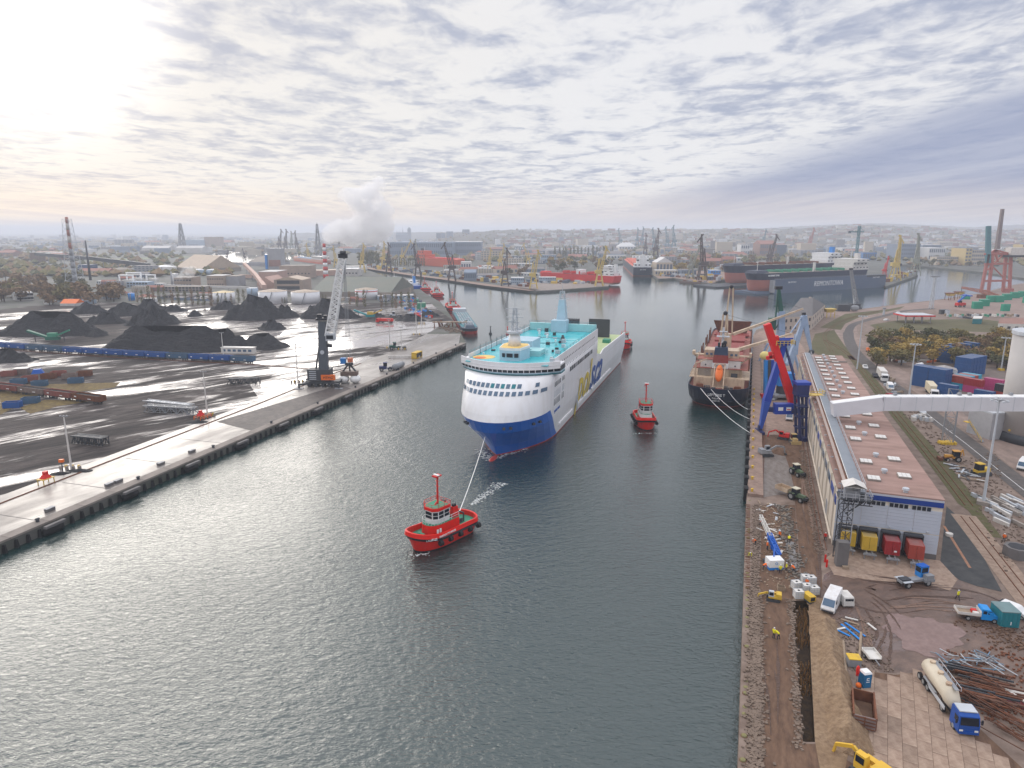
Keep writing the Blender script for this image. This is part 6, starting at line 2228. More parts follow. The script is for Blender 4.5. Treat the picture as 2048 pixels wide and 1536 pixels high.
# container stacks
def stack(u,v,rz,items,group=None,L=6.06):
 """items: (offset along x, along y, level, material, label)"""
 o=G(u,v)
 c, s=math.cos(rz), math.sin(rz)
 for dx, dy, k, m, lab in items:
  container(lab,m,(o.x+dx*c-dy*s,o.y+dx*s+dy*c,ZG+k*2.6),rz,L,group,doors=False)
ORD=['leftmost','second','third','fourth','fifth','sixth']
LEV={2:['lower','upper'],3:['lowest','middle','topmost'],1:['single']}
def block(u,v,rz,nx,ny,nz,m,name,group,gy=2.6):
 it=[]
 for i in range(nx):
  for j in range(ny):
   for k in range(nz):
    cl=(ORD[j]+' column' if ny>1 else '')+(', front row' if nx>1 and i==0 else ', back row' if nx>1 else '')
    it.append((-6.25*i,gy*j,k,m,f'blue container, {LEV[nz][k]} of {name}'+(', '+cl.strip(', ')if cl else '')))
 stack(u,v,rz,it,group)
r_=random.Random(5)
block(1893,797,R(-58),1,1,2,m_cb,'the stack nearest the conveyor bridge','blue containers nearest the conveyor bridge')
block(1873,778,R(-58),2,2,3,m_cb,'the block beside the cream lorry','blue containers beside the box lorry')
block(1925,752,R(-58),1,5,3,m_cb,'the block right of the grey shed','blue containers right of the grey shed')
block(1890,725,R(-62),1,4,3,m_cb,'the rear row by the thicket','blue containers in the rear row',6.4)
stack(1918,779,R(-58),[(0,0,0,m_ct,'cyan container at the lower left of the mixed stack'),(0,0,1,m_cr2,'brick red container on top of the leftmost cyan one'),(0,2.7,0,m_ct,'second cyan container along the bottom of the mixed stack'),(0,2.7,1,m_ct,'upper cyan container in the middle of the mixed stack'),(0,5.4,0,m_cr1,'crimson container behind the pink one'),(0,5.4,1,m_cr2,'brick container above the crimson one'),(0,8.1,0,m_cb,'blue container at the right of the mixed stack'),(0,8.1,1,m_ct,'cyan container on the top right of the mixed stack')])
stack(1945,785,R(-58),[(0,0,0,m_cp,'pink container in front of the mixed stack'),(0,0,1,m_cr1,'crimson container on the pink one')])
stack(1968,795,R(-58),[(0,0,0,m_cb,'single blue container on the ground in front of the mixed stack')])
stack(1985,785,R(-58),[(0,0,0,m_cp,'lower pink container left of the black one'),(0,0,1,m_cp,'upper pink container left of the black one')])
stack(2008,798,R(-58),[(0,0,0,m_cr2,'brick red container below the black one'),(0,0,1,m_cdk,'black container on the brick red one')])
f0, f1=G(1862,752), G(1912,762)
building('small grey shed with pitched roof between the container blocks',rect_at(G(1888,757),R(-28),8.5,6),3.6,m_lgrey,M('shed_roof',(0.33,0.31,0.30),.6,.3),'gable2',1,2,m_dsteel,name='shed',ridge=.9)
t=thing('concrete_mixer','white concrete mixer body parked beside the grey shed','mixer',G(1838,738),.4)
MB().cyl((-1.5,0,1.6),(1.6,0,2.0),1.0,.8,10).build('drum',m_white,t,True)
MB().box(0,0,.5,4.5,1.6,.4).build('chassis',m_dsteel,t)
it=[]
for k in range(16):
 c=G(1860,745)+Vector((r_.uniform(-6,3),r_.uniform(-3,3),0))
 d=Vector((1,r_.uniform(-.6,.6),0))*r_.uniform(.6,1.6)
 it.append((c-d+Vector((0,0,.4)),c+d+Vector((0,0,.4)),.6,.6))
loose('pallet_goods','brick pallets and white sacks beside the grey shed','pallets',it,[m_cr2,m_dwhite,m_wood])
it=[]
for k in range(22):
 c=G(1808,724)+Vector((r_.uniform(-14,16),r_.uniform(-2,2),0))
 d=Vector((1,r_.uniform(-.6,.6),0))*r_.uniform(.6,1.8)
 it.append((c-d+Vector((0,0,.5)),c+d+Vector((0,0,.5)),.8,.8))
loose('scrap_pile','line of scrap and parts along the foot of the thicket','scrap',it,[m_lgrey,m_dsteel,m_rb2,m_dwhite,m_orange])
# ------------------------------------------------------------------ cranes and buildings further along the right bank
def AD(u,v,Y):
 """the place at depth Y seen at (u, v)"""
 d=ray(u,v)
 return Vector((d.x*Y/d.y,Y,HC+d.z*Y/d.y))
m_cblue=M('crane_blue',(0.012,0.05,0.36),.4,.15)
m_cdark=M('crane_navy',(0.02,0.03,0.12),.5,.3)
m_cred=M('crane_red',(0.68,0.01,0.012),.35,.08)
m_cgreen=M('crane_green',(0.012,0.09,0.07),.5,.3)
m_cpale=M('crane_pale_blue',(0.30,0.40,0.56),.5,.3)
m_cyel=M('crane_yellow',(0.66,0.46,0.10),.5,.35)
m_crust=M('crane_brown',(0.17,0.12,0.10),.6,.4)
m_cpink=M('crane_faded_red',(0.42,0.15,0.13),.6,.4)
m_cteal=M('crane_teal',(0.10,0.24,0.28),.6,.3)
def red_crane():
 Y=193
 o=G(1562,868)
 t=thing('portal_crane','blue portal crane with huge red box boom on the right quay','crane',o)
 L_=lambda u, v, y=Y:AD(u,v,y)-o
 MB().bar(L_(1534,648),L_(1586,806),1.7,1.8,1.9,2.1).build('boom',m_cred,t)
 MB().bar(L_(1551,678),L_(1557,676),1.2,1.6).build('boom_lug',m_cred,t)
 MB().bar(L_(1533,802),L_(1568,688),1.9,2.0,1.3,1.4).build('arm',m_cblue,t)
 MB().bar(L_(1521,856),L_(1533,802),.8,1.2,1.9,2.0).build('arm',M('crane_blue2',(0.03,0.09,0.42),.4,.15),t)
 f1, f2=L_(1519,868), L_(1602,880,187)
 f1 .z=f2 .z=0
 MB().bar(f1,f1+Vector((0,0,2.4)),1.0,1.2).box(f1 .x,f1 .y,0,1.2,5,.9).build('bogie',m_cdark,t)
 tw=MB()
 tops=L_(1601,790,189)
 for dx in(-1.1,1.1):
  for dy in(-1.3,1.3):
   tw.bar(f2+Vector((dx*.8,dy,0)),tops+Vector((dx,dy,0)),.6)
 for k in range(4):
  z=tops.z*(k+1)/4
  tw.box(f2 .lerp(tops,(k+1)/4).x,f2 .y+1,z,2.8,3.2,.3)
 tw.build('leg_tower',m_cdark,t)
 MB().box(f2 .x,f2 .y,0,1.4,5.5,1.0).build('bogie',m_cdark,t)
 MB().box(tops.x,tops.y,tops.z,3.4,3.2,3.2).build('cabin',m_cdark,t)
 MB().box(tops.x,tops.y,tops.z+3.2,4.0,3.6,.8).build('cabin_roof',m_cblue,t)
 MB().rail([tops+Vector((2.0,-2,.4)),tops+Vector((6,-2,.4)),tops+Vector((6,1.5,.4))],1.1,.12,1.5).box(tops.x+4,tops.y-.3,tops.z+.1,4,3,.2).build('platform_railing',m_cyel,t)
 MB().bar(L_(1532,818),L_(1604,822,190),1.2,1.4).build('portal_beam',m_cdark,t)
 hs=L_(1562,820)
 MB().box(hs.x,hs.y-1.6,hs.z-.6,5.4,2.2,3.0).build('machine_house',m_cblue,t)
 for dx in(-1.2,1.1):
  MB().box(hs.x+dx,hs.y-2.73,hs.z+.5,1.4,.06,1.0).build('sign',m_letwhite,t)
 MB().box(hs.x+1.1,hs.y-2.78,hs.z+.75,1.0,.04,.25).build('sign_mark',m_cred,t)
 MB().rail([hs+Vector((2.8,-2.4,-.5)),hs+Vector((6.5,-2.4,-.5))],1.2,.12,1.2).build('walkway',m_cyel,t)
 hd=L_(1567,684)
 MB().box(hd.x,hd.y,hd.z-.8,3.0,2.6,1.7).bar(hd+Vector((-3.2,0,.9)),hd+Vector((2.6,0,1.0)),.4).build('crosshead',m_cblue,t)
 MB().rail([hd+Vector((-2.6,-1.6,-.8)),hd+Vector((2.8,-1.6,-.8)),hd+Vector((2.8,1.6,-.8))],1.3,.14,1).box(hd.x-1.8,hd.y,hd.z-1.9,1.2,1.6,1.0).build('top_platform',m_cyel,t)
 MB().bar(L_(1571,695),L_(1593,772,190),.45).bar(L_(1573,695),L_(1588,745,192),.22).build('back_stay',m_cdark,t)
 MB().bar(L_(1533,716),L_(1552,712),.8,1.0).bar(L_(1540,704),L_(1541,716),.8).build('counter_arm',m_cred,t)
 return t
red_crane()
def second_crane():
 Y=236
 o=G(1562,800)
 t=thing('portal_crane','blue portal crane with blue cabin partly hidden behind the red boom','crane',o)
 L_=lambda u, v, y=Y:AD(u,v,y)-o
 for u, m in((1531,m_lblue),(1537,m_dsteel),(1543,m_cblue)):
  b=L_(u,792)
  b.z=0
  MB().bar(b,L_(u+1,720),1.2,1.2).build('column',m,t)
 MB().bar(L_(1528,708),L_(1556,716),1.0,1.3).build('cross_beam',m_cred,t)
 c=L_(1529,711)
 MB().sph(c,1.7,1.2,1.6,8,6).build('rope_drum',M('pale_yellow',(.72,.60,.22),.5,.2),t,True)
 c=L_(1568,770)
 MB().box(c.x,c.y,c.z,5.5,4,4.5).build('machine_house',m_lblue,t)
 MB().cyl((c.x,c.y,c.z-3),(c.x,c.y,c.z),2.5,2.5,14).build('slewing_ring',m_dsteel,t)
 b=MB()
 for dx in(-5,5):
  for dy in(-4,4):b.bar((c.x+dx,c.y+dy,0),(c.x+dx*.5,c.y+dy*.5,c.z-3),.9)
 b.box(c.x,c.y,c.z-3.6,9,8,.7).build('portal',m_steel,t)
 c=L_(1533,788)
 MB().box(c.x,c.y,.2,4,1.6,1.4).build('bogie',m_red,t)
second_crane()
def green_crane():
 Y=300
 o=G(1560,735)
 o.y=Y
 t=thing('portal_crane','dark green luffing crane with pale blue column rising behind the blue crane','crane',o)
 L_=lambda u, v, y=Y:AD(u,v,y)-o
 MB().bar(L_(1560,735),L_(1562,622),3.4,3.4,2.6,2.6).build('column',m_cpale,t)
 MB().bar(L_(1562,640),L_(1557,578),2.4,2.4,1.2,1.2).build('mast',m_cgreen,t)
 b=MB().bar(L_(1573,730),L_(1558,578),.7).bar(L_(1549,660),L_(1556,578),.6).bar(L_(1548,612),L_(1570,614),.4)
 b.bar(L_(1549,660),L_(1562,640),.4).build('stay',m_cgreen,t)
 c=L_(1557,576)
 MB().box(c.x,c.y,c.z-.6,3.0,1.5,1.4).build('head_sheaves',m_black,t)
 c=L_(1556,640)
 MB().box(c.x-2.5,c.y,c.z-4,2.6,3,5).build('machine_house',m_cgreen,t)
 b=MB()
 for dx in(-5,5):
  for dy in(-4,4):b.bar((dx,dy,0),(dx*.45,dy*.45,9),.8)
 b.build('portal',m_cpale,t)
green_crane()
def pale_crane():
 Y=272
 o=G(1592,745)
 t=thing('luffing_crane','pale blue level luffing crane folded in an inverted V over the warehouse end','crane',o)
 L_=lambda u, v, y=Y:AD(u,v,y)-o
 MB().bar(L_(1578,728),L_(1603,652),2.2,2.6,1.3,1.4).build('boom',m_cpale,t)
 MB().bar(L_(1607,632),L_(1622,700),1.6,2.4,.7,.8).build('jib',m_cpale,t)
 MB().bar(L_(1603,652),L_(1608,630),1.4).bar(L_(1577,672),L_(1604,634),.45).bar(L_(1578,728),L_(1590,668),.3).build('tie',m_cpale,t)
 c=L_(1607,630)
 MB().box(c.x,c.y,c.z,1.4,1.0,1.0).build('head_sheaves',m_black,t)
 c=L_(1623,704)
 MB().sph(c,1.2,1.0,1.2,7,5).build('hook_block',m_dsteel,t)
 b=MB()
 for dx in(-4,4):
  for dy in(-4,4):b.bar((dx-4,dy,0),(dx*.5-4,dy*.5,8),.8)
 b.box(-4,0,8,6,5,4).build('portal',m_cpale,t)
pale_crane()
# old harbour office
m_slate=M('grey_slate',(0.155,0.145,0.145),.7,.4,.3)
m_plaster=M('old_plaster',(0.52,0.44,0.38),.8,.4,.3)
ob=[G(1566,664),G(1622,660),G(1648,634),G(1596,634)]
t=building('old plastered harbour office with steep grey hipped roof beside the water',ob,8.5,m_plaster,m_slate,'hip',2,6,m_dsteel,name='harbour_office',ridge=8,win=(1.2,1.8),face=(0,1))
cx_=MB().box(2,0,12,1.2,1.2,5).build('chimney',m_plaster,t)
# mobile harbour crane by the far quay and the tower crane beyond the water
def lattice_crane(label,o,boom_top,m,body=m_dsteel,name='mobile_crane'):
 t=thing(name,label,'crane',o)
 MB().box(0,0,1.2,7,5,3).build('machine_house',body,t)
 b=MB().box(0,0,.3,11,2.2,.9).box(0,0,.3,2.2,11,.9)
 b.build('undercarriage',body,t)
 MB().bar((0,0,4),(-1,0,15),1.5).build('tower',m_lgrey,t)
 q=boom_top-o
 MB().lattice((1,0,5),q,2.6,1.4,14,.26).build('boom',m,t)
 MB().box(q.x,q.y,q.z,2.6,1.2,1.4).build('boom_head',body,t)
 MB().bar((-1,0,15),Vector((1,0,5)).lerp(q,.45),.18).build('tie',body,t)
 return t
o=G(1708,618)
lattice_crane('grey lattice boom mobile crane on the edge of the far right quay',o,AD(1702,540,o.y),m_steel)
t=thing('work_barge','dark grab and box lying beside the mobile crane','grab',G(1690,622))
MB().box(-2,0,0,9,5,5).build('box',m_dsteel,t)
MB().sph((6,-2,2.4),3.4,2.4,2.4,8,5).bar((5,-2,4),(6,-2,9),.3).build('grab',m_steel,t)
for i,(u,v,lab)in enumerate(((1657,635,'yellow steel loading frame beside the old harbour office'),(1899,600,'rusty yellow loading frame on the terminal quay, left of two'),(1917,597,'rusty yellow loading frame on the terminal quay, right of two'))):
 t=thing('loading_frame',lab,'steel frame',G(u,v),.2)
 m=m_cyel if i==0 else m_rust
 b=MB()
 for x in(-3,3):
  for y in(-2,2):b.bar((x,y,0),(x,y,6),.35)
 b.build('leg',m,t)
 MB().box(0,0,5.6,7.5,5,.6).build('hopper_rim',m,t)
 MB().box(0,0,3.6,4.0,3,2.0,0,1.6).build('hopper',m_cyel,t)
o=G(1990,585)
t=thing('ship_to_shore_crane','tall faded red container crane with boom raised on the terminal quay','crane',o)
Yc=o.y
L_=lambda u, v, y=Yc:AD(u,v,y)-o
b=MB()
legs=[((1962,584),(1977,508)),((1976,588),(1986,508)),((2006,582),(2012,508)),((2019,580),(2022,508))]
for(a,q)in legs:b.bar(L_(*a),L_(*q),2.2)
b.build('leg',m_cpink,t)
b=MB()
for v in(562,528,508):b.bar(L_(1969,v),L_(2022,v-1),1.8)
b.bar(L_(1980,528),L_(2012,560),1.0).bar(L_(1975,540),L_(2008,508),1.0)
b.build('portal_beam',m_cpink,t)
b=MB()
for(a,q)in(((1978,508),(1990,500)),((1990,500),(2015,520)),((1982,524),(1990,500)),((1996,524),(1990,500)),((1990,500),(2030,510))):b.bar(L_(*a),L_(*q),1.4)
b.build('apex_frame',m_cpink,t)
MB().bar(L_(1994,498),L_(2005,418),3.2,3.2,2.4,2.4).build('boom',M('boom_grey',(0.24,0.20,0.20),.6,.5),t)
b=MB().bar(L_(1973,526),L_(1975,452),2.2).bar(L_(1978,526),L_(1979,452),2.2)
b.build('boom',m_cteal,t)
c=L_(2032,510)
MB().box(c.x,c.y,c.z,16,8,7).build('machine_house',m_dwhite,t)
MB().box(c.x,c.y,c.z-2,26,9,2).build('machinery_deck',m_dsteel,t)
c=L_(2014,590)
MB().box(c.x,c.y,0,9,4,4).build('bogie',m_cpink,t)
t=thing('luffing_crane','faded orange lattice crane with low jib pointing left across the terminal yard','crane',G(1966,596))
o2=G(1966,596)
L2_=lambda u, v:AD(u,v,o2 .y)-o2
MB().lattice(L2_(2006,600)+Vector((0,0,1)),L2_(1966,583),3.0,3.0,7,.5).lattice(L2_(1966,583),L2_(1924,575),2.6,1.2,7,.4).build('jib',M('faded_orange',(.50,.20,.14),.6,.4),t)
MB().bar(L2_(1923,576),L2_(1923,588),.3).box(L2_(1923,590).x,0,L2_(1923,590).z,1.5,1.5,1.5).build('hook',m_dsteel,t)
MB().box(0,0,0,8,6,3).build('base',m_rust,t)
# green containers of the far terminal
r_=random.Random(21)
N_=0
for i,(u,v,n,k)in enumerate(((1948,617,3,2),(1962,612,3,2),(1976,604,3,2),(1992,604,3,2),(2008,600,3,2),(2024,596,3,2),(2040,594,3,2),(2050,606,2,2))):
 for a in range(n):
  for b_ in range(k):
   p=G(u,v)+Vector((a*2.6,a*.6,b_*2.6))
   container('green container, %s of column %s in the far terminal row %s from the left'%(LEV[2][b_],['one','two','three'][a],['nearest','second','third','fourth','fifth','sixth','seventh','last'][i]),m_cg,p,R(70),6.06,'green containers of the far terminal',doors=False)
for q in range(2):
 container('green container, %s of the pair standing alone near the white van'%LEV[2][q],m_cg,G(2010,622)+Vector((0,0,q*2.6)),R(10),6.06,'green containers of the far terminal',doors=False)
t=thing('reach_stacker','reach stacker holding a green container on the terminal yard','reach stacker',G(1920,614),.2)
MB().box(0,0,1.2,7,3.4,2.2).build('body',m_red,t)
MB().box(-.5,0,3.4,1.8,1.8,1.6).build('cab',m_glass,t)
MB().bar((-2.5,0,4),(4.5,0,9.5),1.0).build('boom',m_blue,t)
MB().box(5,0,8.5,2.4,8,.8).build('spreader',m_blue,t)
wheels(t,[(2.3,1.7),(2.3,-1.7),(-2.3,1.7),(-2.3,-1.7)],.9,.6)
p=G(1929,610)
container('green container hanging from the reach stacker',m_cg,(p.x,p.y,ZG+4.5),0,6.06,doors=False)
# floodlight tower
for(u,v,vt,lab)in((1862,617,554,'tall lattice floodlight tower beside the terminal quay'),(1767,630,618,'short lamp standard beside the railway curve')):
 g=G(u,v)
 h=top(u,v,vt)
 t=thing('floodlight_tower',lab,'light tower',g)
 MB().lattice((0,0,0),(0,0,h),2.2 if h>15 else.8,1.0 if h>15 else.5,9,.2).build('tower',m_lgrey,t)
 MB().box(0,0,h,7 if h>15 else 2,1.4,1.0).build('lamp_frame',m_steel,t)
# petrol canopy and the small terminal buildings
f0, f1=G(1812,648), G(1862,646)
t=thing('canopy','flat canopy with red fascia over the terminal gate','canopy',(f0+f1)/2)
dd=(f1-f0).length
MB().box(0,6,4.4,dd,14,.9).build('fascia',m_red,t)
MB().box(0,6,5.32,dd-.4,13.6,.1).build('roof',m_lgrey,t)
b=MB()
for k in range(4):
 for y in(1,11):b.bar((-dd*.4+dd*.27*k,y,0),(-dd*.4+dd*.27*k,y,4.4),.4)
b.build('post',m_steel,t)
building('low white terminal building with brown roof at the right edge',[G(1994,662),G(2070,664),G(2075,650),G(2000,650)],4.5,m_dwhite,M('brown_roof',(0.28,0.15,0.12),.7,.4),'gable',1,5,m_dsteel,name='gatehouse',ridge=1.6)
building('small glazed gate cabin between the canopy and the white building',[G(1944,648),G(1962,648),G(1964,643),G(1946,643)],3.2,m_teal,m_dwhite,name='gate_cabin')
for i,(u,v)in enumerate(((1882,628),(1888,628),(1894,629))):
 t=thing('equipment_box',('left','middle','right')[i]+' of three dark machine units by the terminal fence','machine',G(u,v))
 MB().box(0,0,0,2.2,2.4,3.0).build('body',m_dsteel if i<2 else m_lgrey,t)
 MB().box(0,0,3,1.6,1.6,.4).build('hood',m_steel,t)
it=[]
for k in range(30):
 c=G(1890+k*5,634+(k%3))+Vector((0,0,.8))
 it.append((c,c+Vector((0,0,1.6)),1.2,1.2))
loose('terminal_goods','scattered small goods along the terminal fence line','goods',it,[m_lgrey,m_dsteel,m_green,m_wood,m_dwhite])
# ------------------------------------------------------------------ the autumn thicket
tp=[(p.x,p.y)for p in P((1742,700),(1752,738),(1800,732),(1880,728),(1940,742),(2060,745),(2110,700),(2060,690),(1980,690),(1900,688),(1820,690),(1770,688))]
r_=random.Random(9)
xs, ys=[p[0]for p in tp],[p[1]for p in tp]
cnt=0
WHERE=['near its left tip','left of its middle','in its middle','right of its middle','towards its right end']
tries=0
spots_=[]
while cnt<78 and tries<4000:
 tries+=1
 x, y=r_.uniform(min(xs),max(xs)), r_.uniform(min(ys),max(ys))
 if not inside(x,y,tp)or any((x-a)**2+(y-b)**2<22 for a,b in spots_):continue
 spots_.append((x,y))
 q=r_.random()
 back=(y-min(ys))/(max(ys)-min(ys))
 ml=m_leaf_dk if q<.36-.3*back else(m_leaf_ol if q<.66-.2*back else(m_leaf_ye if q<.93 else m_leaf_br))
 nm={'dark_green_leaves':'dark green','olive_leaves':'olive','yellow_leaves':'yellowing','brown_leaves':'brown'}[ml.name]
 w_=min(4,int(5*(x-min(xs))/(max(xs)-min(xs))))
 random.seed(cnt)
 tree(f'{nm} bushy tree of the thicket, {WHERE[w_]}, '+('back rank' if back>.55 else 'front rank'),(x,y,ZG),r_.uniform(8.5,12.5),r_.uniform(7,10)+1.5*back,ml,620,.55,'round',group='trees of the autumn thicket',seed=cnt%4,trunk=.12)
 cnt+=1
random.seed(5)
# ------------------------------------------------------------------ the coal terminal on the left bank
LA=math.atan2(qdir.y,qdir.x)
LN=Vector((qdir.y,-qdir.x,0))
def coal_mat(name,WET):
 t=NT(name)
 n1=t.noise(0.016,5,0.6,1.8,1,LA-.35,.4)
 n2=t.noise(0.085,7,0.68,5.5,1,LA-.5,.8,(11,5,0))
 n3=t.noise(0.8,5,0.65,6,1,LA-.42)
 f=t.math('ADD',t.math('MULTIPLY',n1,.45),t.math('MULTIPLY',n2,.42))
 f=t.math('ADD',f,t.math('MULTIPLY',n3,.13))
 wet=t.rng(f,WET-.012,WET+.045)
 dry=t.mix(t.rng(n2,.35,.65),(0.030,0.026,0.026),(0.12,0.10,0.094))
 dry=t.mix(t.rng(n3,.42,.62,0,.75),dry,(0.016,0.015,0.016))
 t.set('Base Color',t.mix(wet,dry,(0.34,0.31,0.30)))  # wet patches: pale grey puts part of the sky's reflection into the colour
 t.set('Roughness',t.rng(wet,0,1,.8,.07))
 t.set('IOR',t.rng(wet,0,1,1.18,2.0))
 hb=t.math('MULTIPLY',n3,t.rng(wet,0,1,1.0,0.05))
 t.bump(hb,.5,.4)
 return t.m
def apron_mat():
 t=NT('wet_concrete_apron')
 n1=t.noise(0.05,6,0.6,2.5,1,LA,.4)
 n2=t.noise(0.6,5,0.6,3,1,LA)
 wet=t.rng(n1,.42,.62)
 c=t.mix(t.rng(n2,.35,.7),(0.30,0.27,0.25),(0.20,0.18,0.165))
 n4=t.noise(0.03,6,0.65,3,1,LA,.6,(5,3,0))
 t.set('Base Color',t.mix(t.rng(n4,.47,.60,0,.85),c,(0.13,0.11,0.10)))
 t.set('Roughness',t.rng(wet,0,1,.5,.2))
 t.set('IOR',1.5)
 t.bump(n2,.12,.1)
 return t.m
m_coalyard, m_flooded, m_apron=coal_mat('wet_coal_yard',.512), coal_mat('flooded_coal_yard',.475), apron_mat()
m_coal=ground_mat('coal',(0.026,0.027,0.031),(0.042,0.042,0.046),(0.012,0.012,0.014),0.12,1.1,0.75,1.0)
m_weeds=ground_mat('dry_weeds',(0.16,0.115,0.05),(0.22,0.165,0.06),(0.09,0.065,0.04),0.1,0.8,.95,.5)
qi0, qi1=G(0,1006)-qdir*260, G(722,725)
sheet('coal_yard',[qi0-LN*0]+P((722,725),(781,705),(853,668),(905,640),(880,622),(860,605),(700,606),(480,606),(200,606),(60,612),(-160,640),(-500,760))+[Vector((-420,-40,0))],m_coalyard,.03)
sheet('flooded_yard',P((520,800),(722,725),(781,705),(853,668),(890,645),(840,636),(740,640),(600,640),(380,650),(180,690),(60,684),(0,690),(100,640),(-80,668),(-60,700),(300,712),(520,728),(560,745),(500,770)),m_flooded,.035)
sheet('quay_apron_left',[qnear+LN*-3.0]+[qb-qdir*3-LN*3.0]+P((921,668),(853,668),(781,705),(722,725))+[qi0],m_apron,.05)
sheet('dark_apron',[qb-qdir*170-LN*3.2,qb-qdir*112-LN*3.2,qb-qdir*108-LN*11,qb-qdir*165-LN*20],ground_mat('coal_dusted_concrete',(0.10,0.085,0.078),(0.15,0.125,0.115),(0.055,0.05,0.05),.1,.7,.6,.3),.08)
sheet('weedy_ground',P((0,778),(30,770),(130,768),(240,765),(230,775),(150,785),(60,795),(20,820),(0,830)),m_weeds,.06)
sheet('weedy_ground',P((40,815),(90,800),(200,800),(120,812),(60,828)),m_weeds,.06)
for k in range(16):
 a=qnear.lerp(qb,.28+.036*k)-LN*3.2
 o=MB().bar((0,0,.07),-LN*15+Vector((0,0,.07)),.14,.02).build('apron_joint',m_conc_d)
 o.location=(a.x,a.y,ZG)
 setp(o,kind='structure')
# coping beam and fender rows along the edge
cope=setp(MB().box(0,0,0,.2,.2,.02).build('quay_edge',m_conc),kind='structure')
cope.location=qa
Lq=(qb-qnear).length
ns, c0=62, None
for k in range(ns):
 o=qnear+qdir*(Lq*(k+.5)/ns)-LN*1.35-cope.location
 if c0 is None:
  c0=MB().box(0,0,0,Lq/ns-.08,2.8,.42).build('coping_slab',M('coping_concrete',(0.26,0.225,0.20),.8,.6,.4),cope)
  c0 .location, c0 .rotation_euler.z=o, LA
 else:share(c0,cope,o,LA)
fb=fs=None
nf=int(Lq/2.4)
for k in range(nf):
 o=qnear+qdir*(2.4*(k+.5))+LN*.35
 if k%8==0:
  if fb is None:
   fb=thing('large_fender','','fender')
   MB().cyl((-1.9,0,-1.2),(1.9,0,-1.2),.72,.72,10).build('rubber_roll',m_tyre,fb,True)
   MB().box(0,-.7,-.2,4.4,.8,.5).build('bracket',m_conc_d,fb)
  place(fb,(o.x+LN.x*.6,o.y+LN.y*.6,ZG),LA,'big black roller fender on the left quay wall','roller fenders along the left quay')
 else:
  if fs is None:
   fs=thing('small_fender','','fender')
   MB().box(0,0,-2.0,.6,.75,1.7,.35,.6).build('rubber_block',m_tyre,fs)
  place(fs,(o.x,o.y,ZG),LA,'small slanting rubber fender on the left quay wall','small rubber fenders along the left quay')
bp2=None
for k in range(20):
 o=qnear+qdir*(Lq*(k+.6)/20)-LN*1.8
 if bp2 is None:
  bp2=thing('mooring_bollard','','bollard')
  MB().cyl((0,0,0),(0,0,.5),.35,.28,8).build('post',m_dsteel,bp2)
  MB().sph((0,0,.6),.55,.4,.25,8,5).build('head',m_dsteel,bp2)
 place(bp2,(o.x,o.y,ZG+.42),LA,'dark bollard on the coping of the left quay','bollards on the left quay')
for i,(u,v)in enumerate(((100,1022),(219,972),(237,965),(322,930),(384,905))):
 t=thing('cable_pit_box',['lone grey box near the left frame edge of the wet apron','left one of two adjacent grey boxes on the apron','right one of two adjacent grey boxes on the apron','grey box on the apron below the fallen frames','grey box on the apron nearest the red hopper with poles'][i],'box',G(u,v),LA)
 MB().box(0,0,.1,1.9,.9,.6).build('body',m_conc_d,t)
 MB().box(0,0,.7,2.0,1.0,.08).build('lid',m_steel,t)
rails('crane rail set along the wet apron of the left quay',[(p[0],p[1])for p in((-300,1130),(0,1008),(250,911),(512,810),(660,750),(722,727))],.35)
rails('railway track behind the coal wagons',smooth_px([(-60,693),(60,703),(250,716),(510,730),(640,740)]),1.5)
# coal heaps
HEAPS=[((104,668),30,13,11.0,20,'long coal heap on the far left behind the blue train'),((195,671),10,7,4.5,0,'small coal cone beside the green conveyor'),((214,646),14,8,6.5,6,'middle sized coal heap behind the far left heap'),((308,648),22,12,10.5,5,'steep pointed coal heap with a loader ramp'),((176,626),15,8,6.5,8,'leftmost coal heap of the back row'),((255,630),20,9,7.5,10,'second coal heap of the back row'),((300,621),16,9,7.5,6,'third coal heap of the back row below the poplars'),((345,622),14,7,4.5,4,'low coal heap at the right of the back row'),((390,632),7.5,6,4.6,0,'little lone coal cone between the big heaps'),((452,618),14,8,5.5,4,'low coal heap in front of the yellow topped tank'),((512,636),26,15,14.0,10,'broad coal heap in front of the white tanks'),((566,634),16,10,7.5,4,'coal heap merging into the right of the broad heap'),((545,658),11,8,5.2,3,'small dark coal heap in the middle of the wet yard'),((655,634),23,13,11.5,8,'coal heap behind the lattice boom of the quay crane'),((706,636),9,6,4.0,0,'small coal spill right of the heap behind the crane'),((752,633),9,5,3.0,2,'flat coal heap under the yellow conveyor'),((822,641),13,6,3.6,6,'low dark coal heap beside the digger'),((858,632),9,5,3.4,3,'coal heap nearest the quay with the red tugs'),((345,697),30,12,10.0,34,'huge long coal heap in the middle of the yard'),((452,697),17,11,9.0,6,'rounded shoulder of coal at the right of the huge heap'),((522,694),16,10,6.0,8,'tapering coal heap nearest the quay crane'),((12,722),18,7,5.0,4,'dark coal heap cut by the left edge in front of the train')]
for i,(uv,rx,ry,h,ridge,lab)in enumerate(HEAPS):
 cone_heap(lab,uv,rx*.62,ry,h,m_coal,'coal heap',100+i,'coal_heap',rnd(-.12,.12),72,22,ridge*.55)
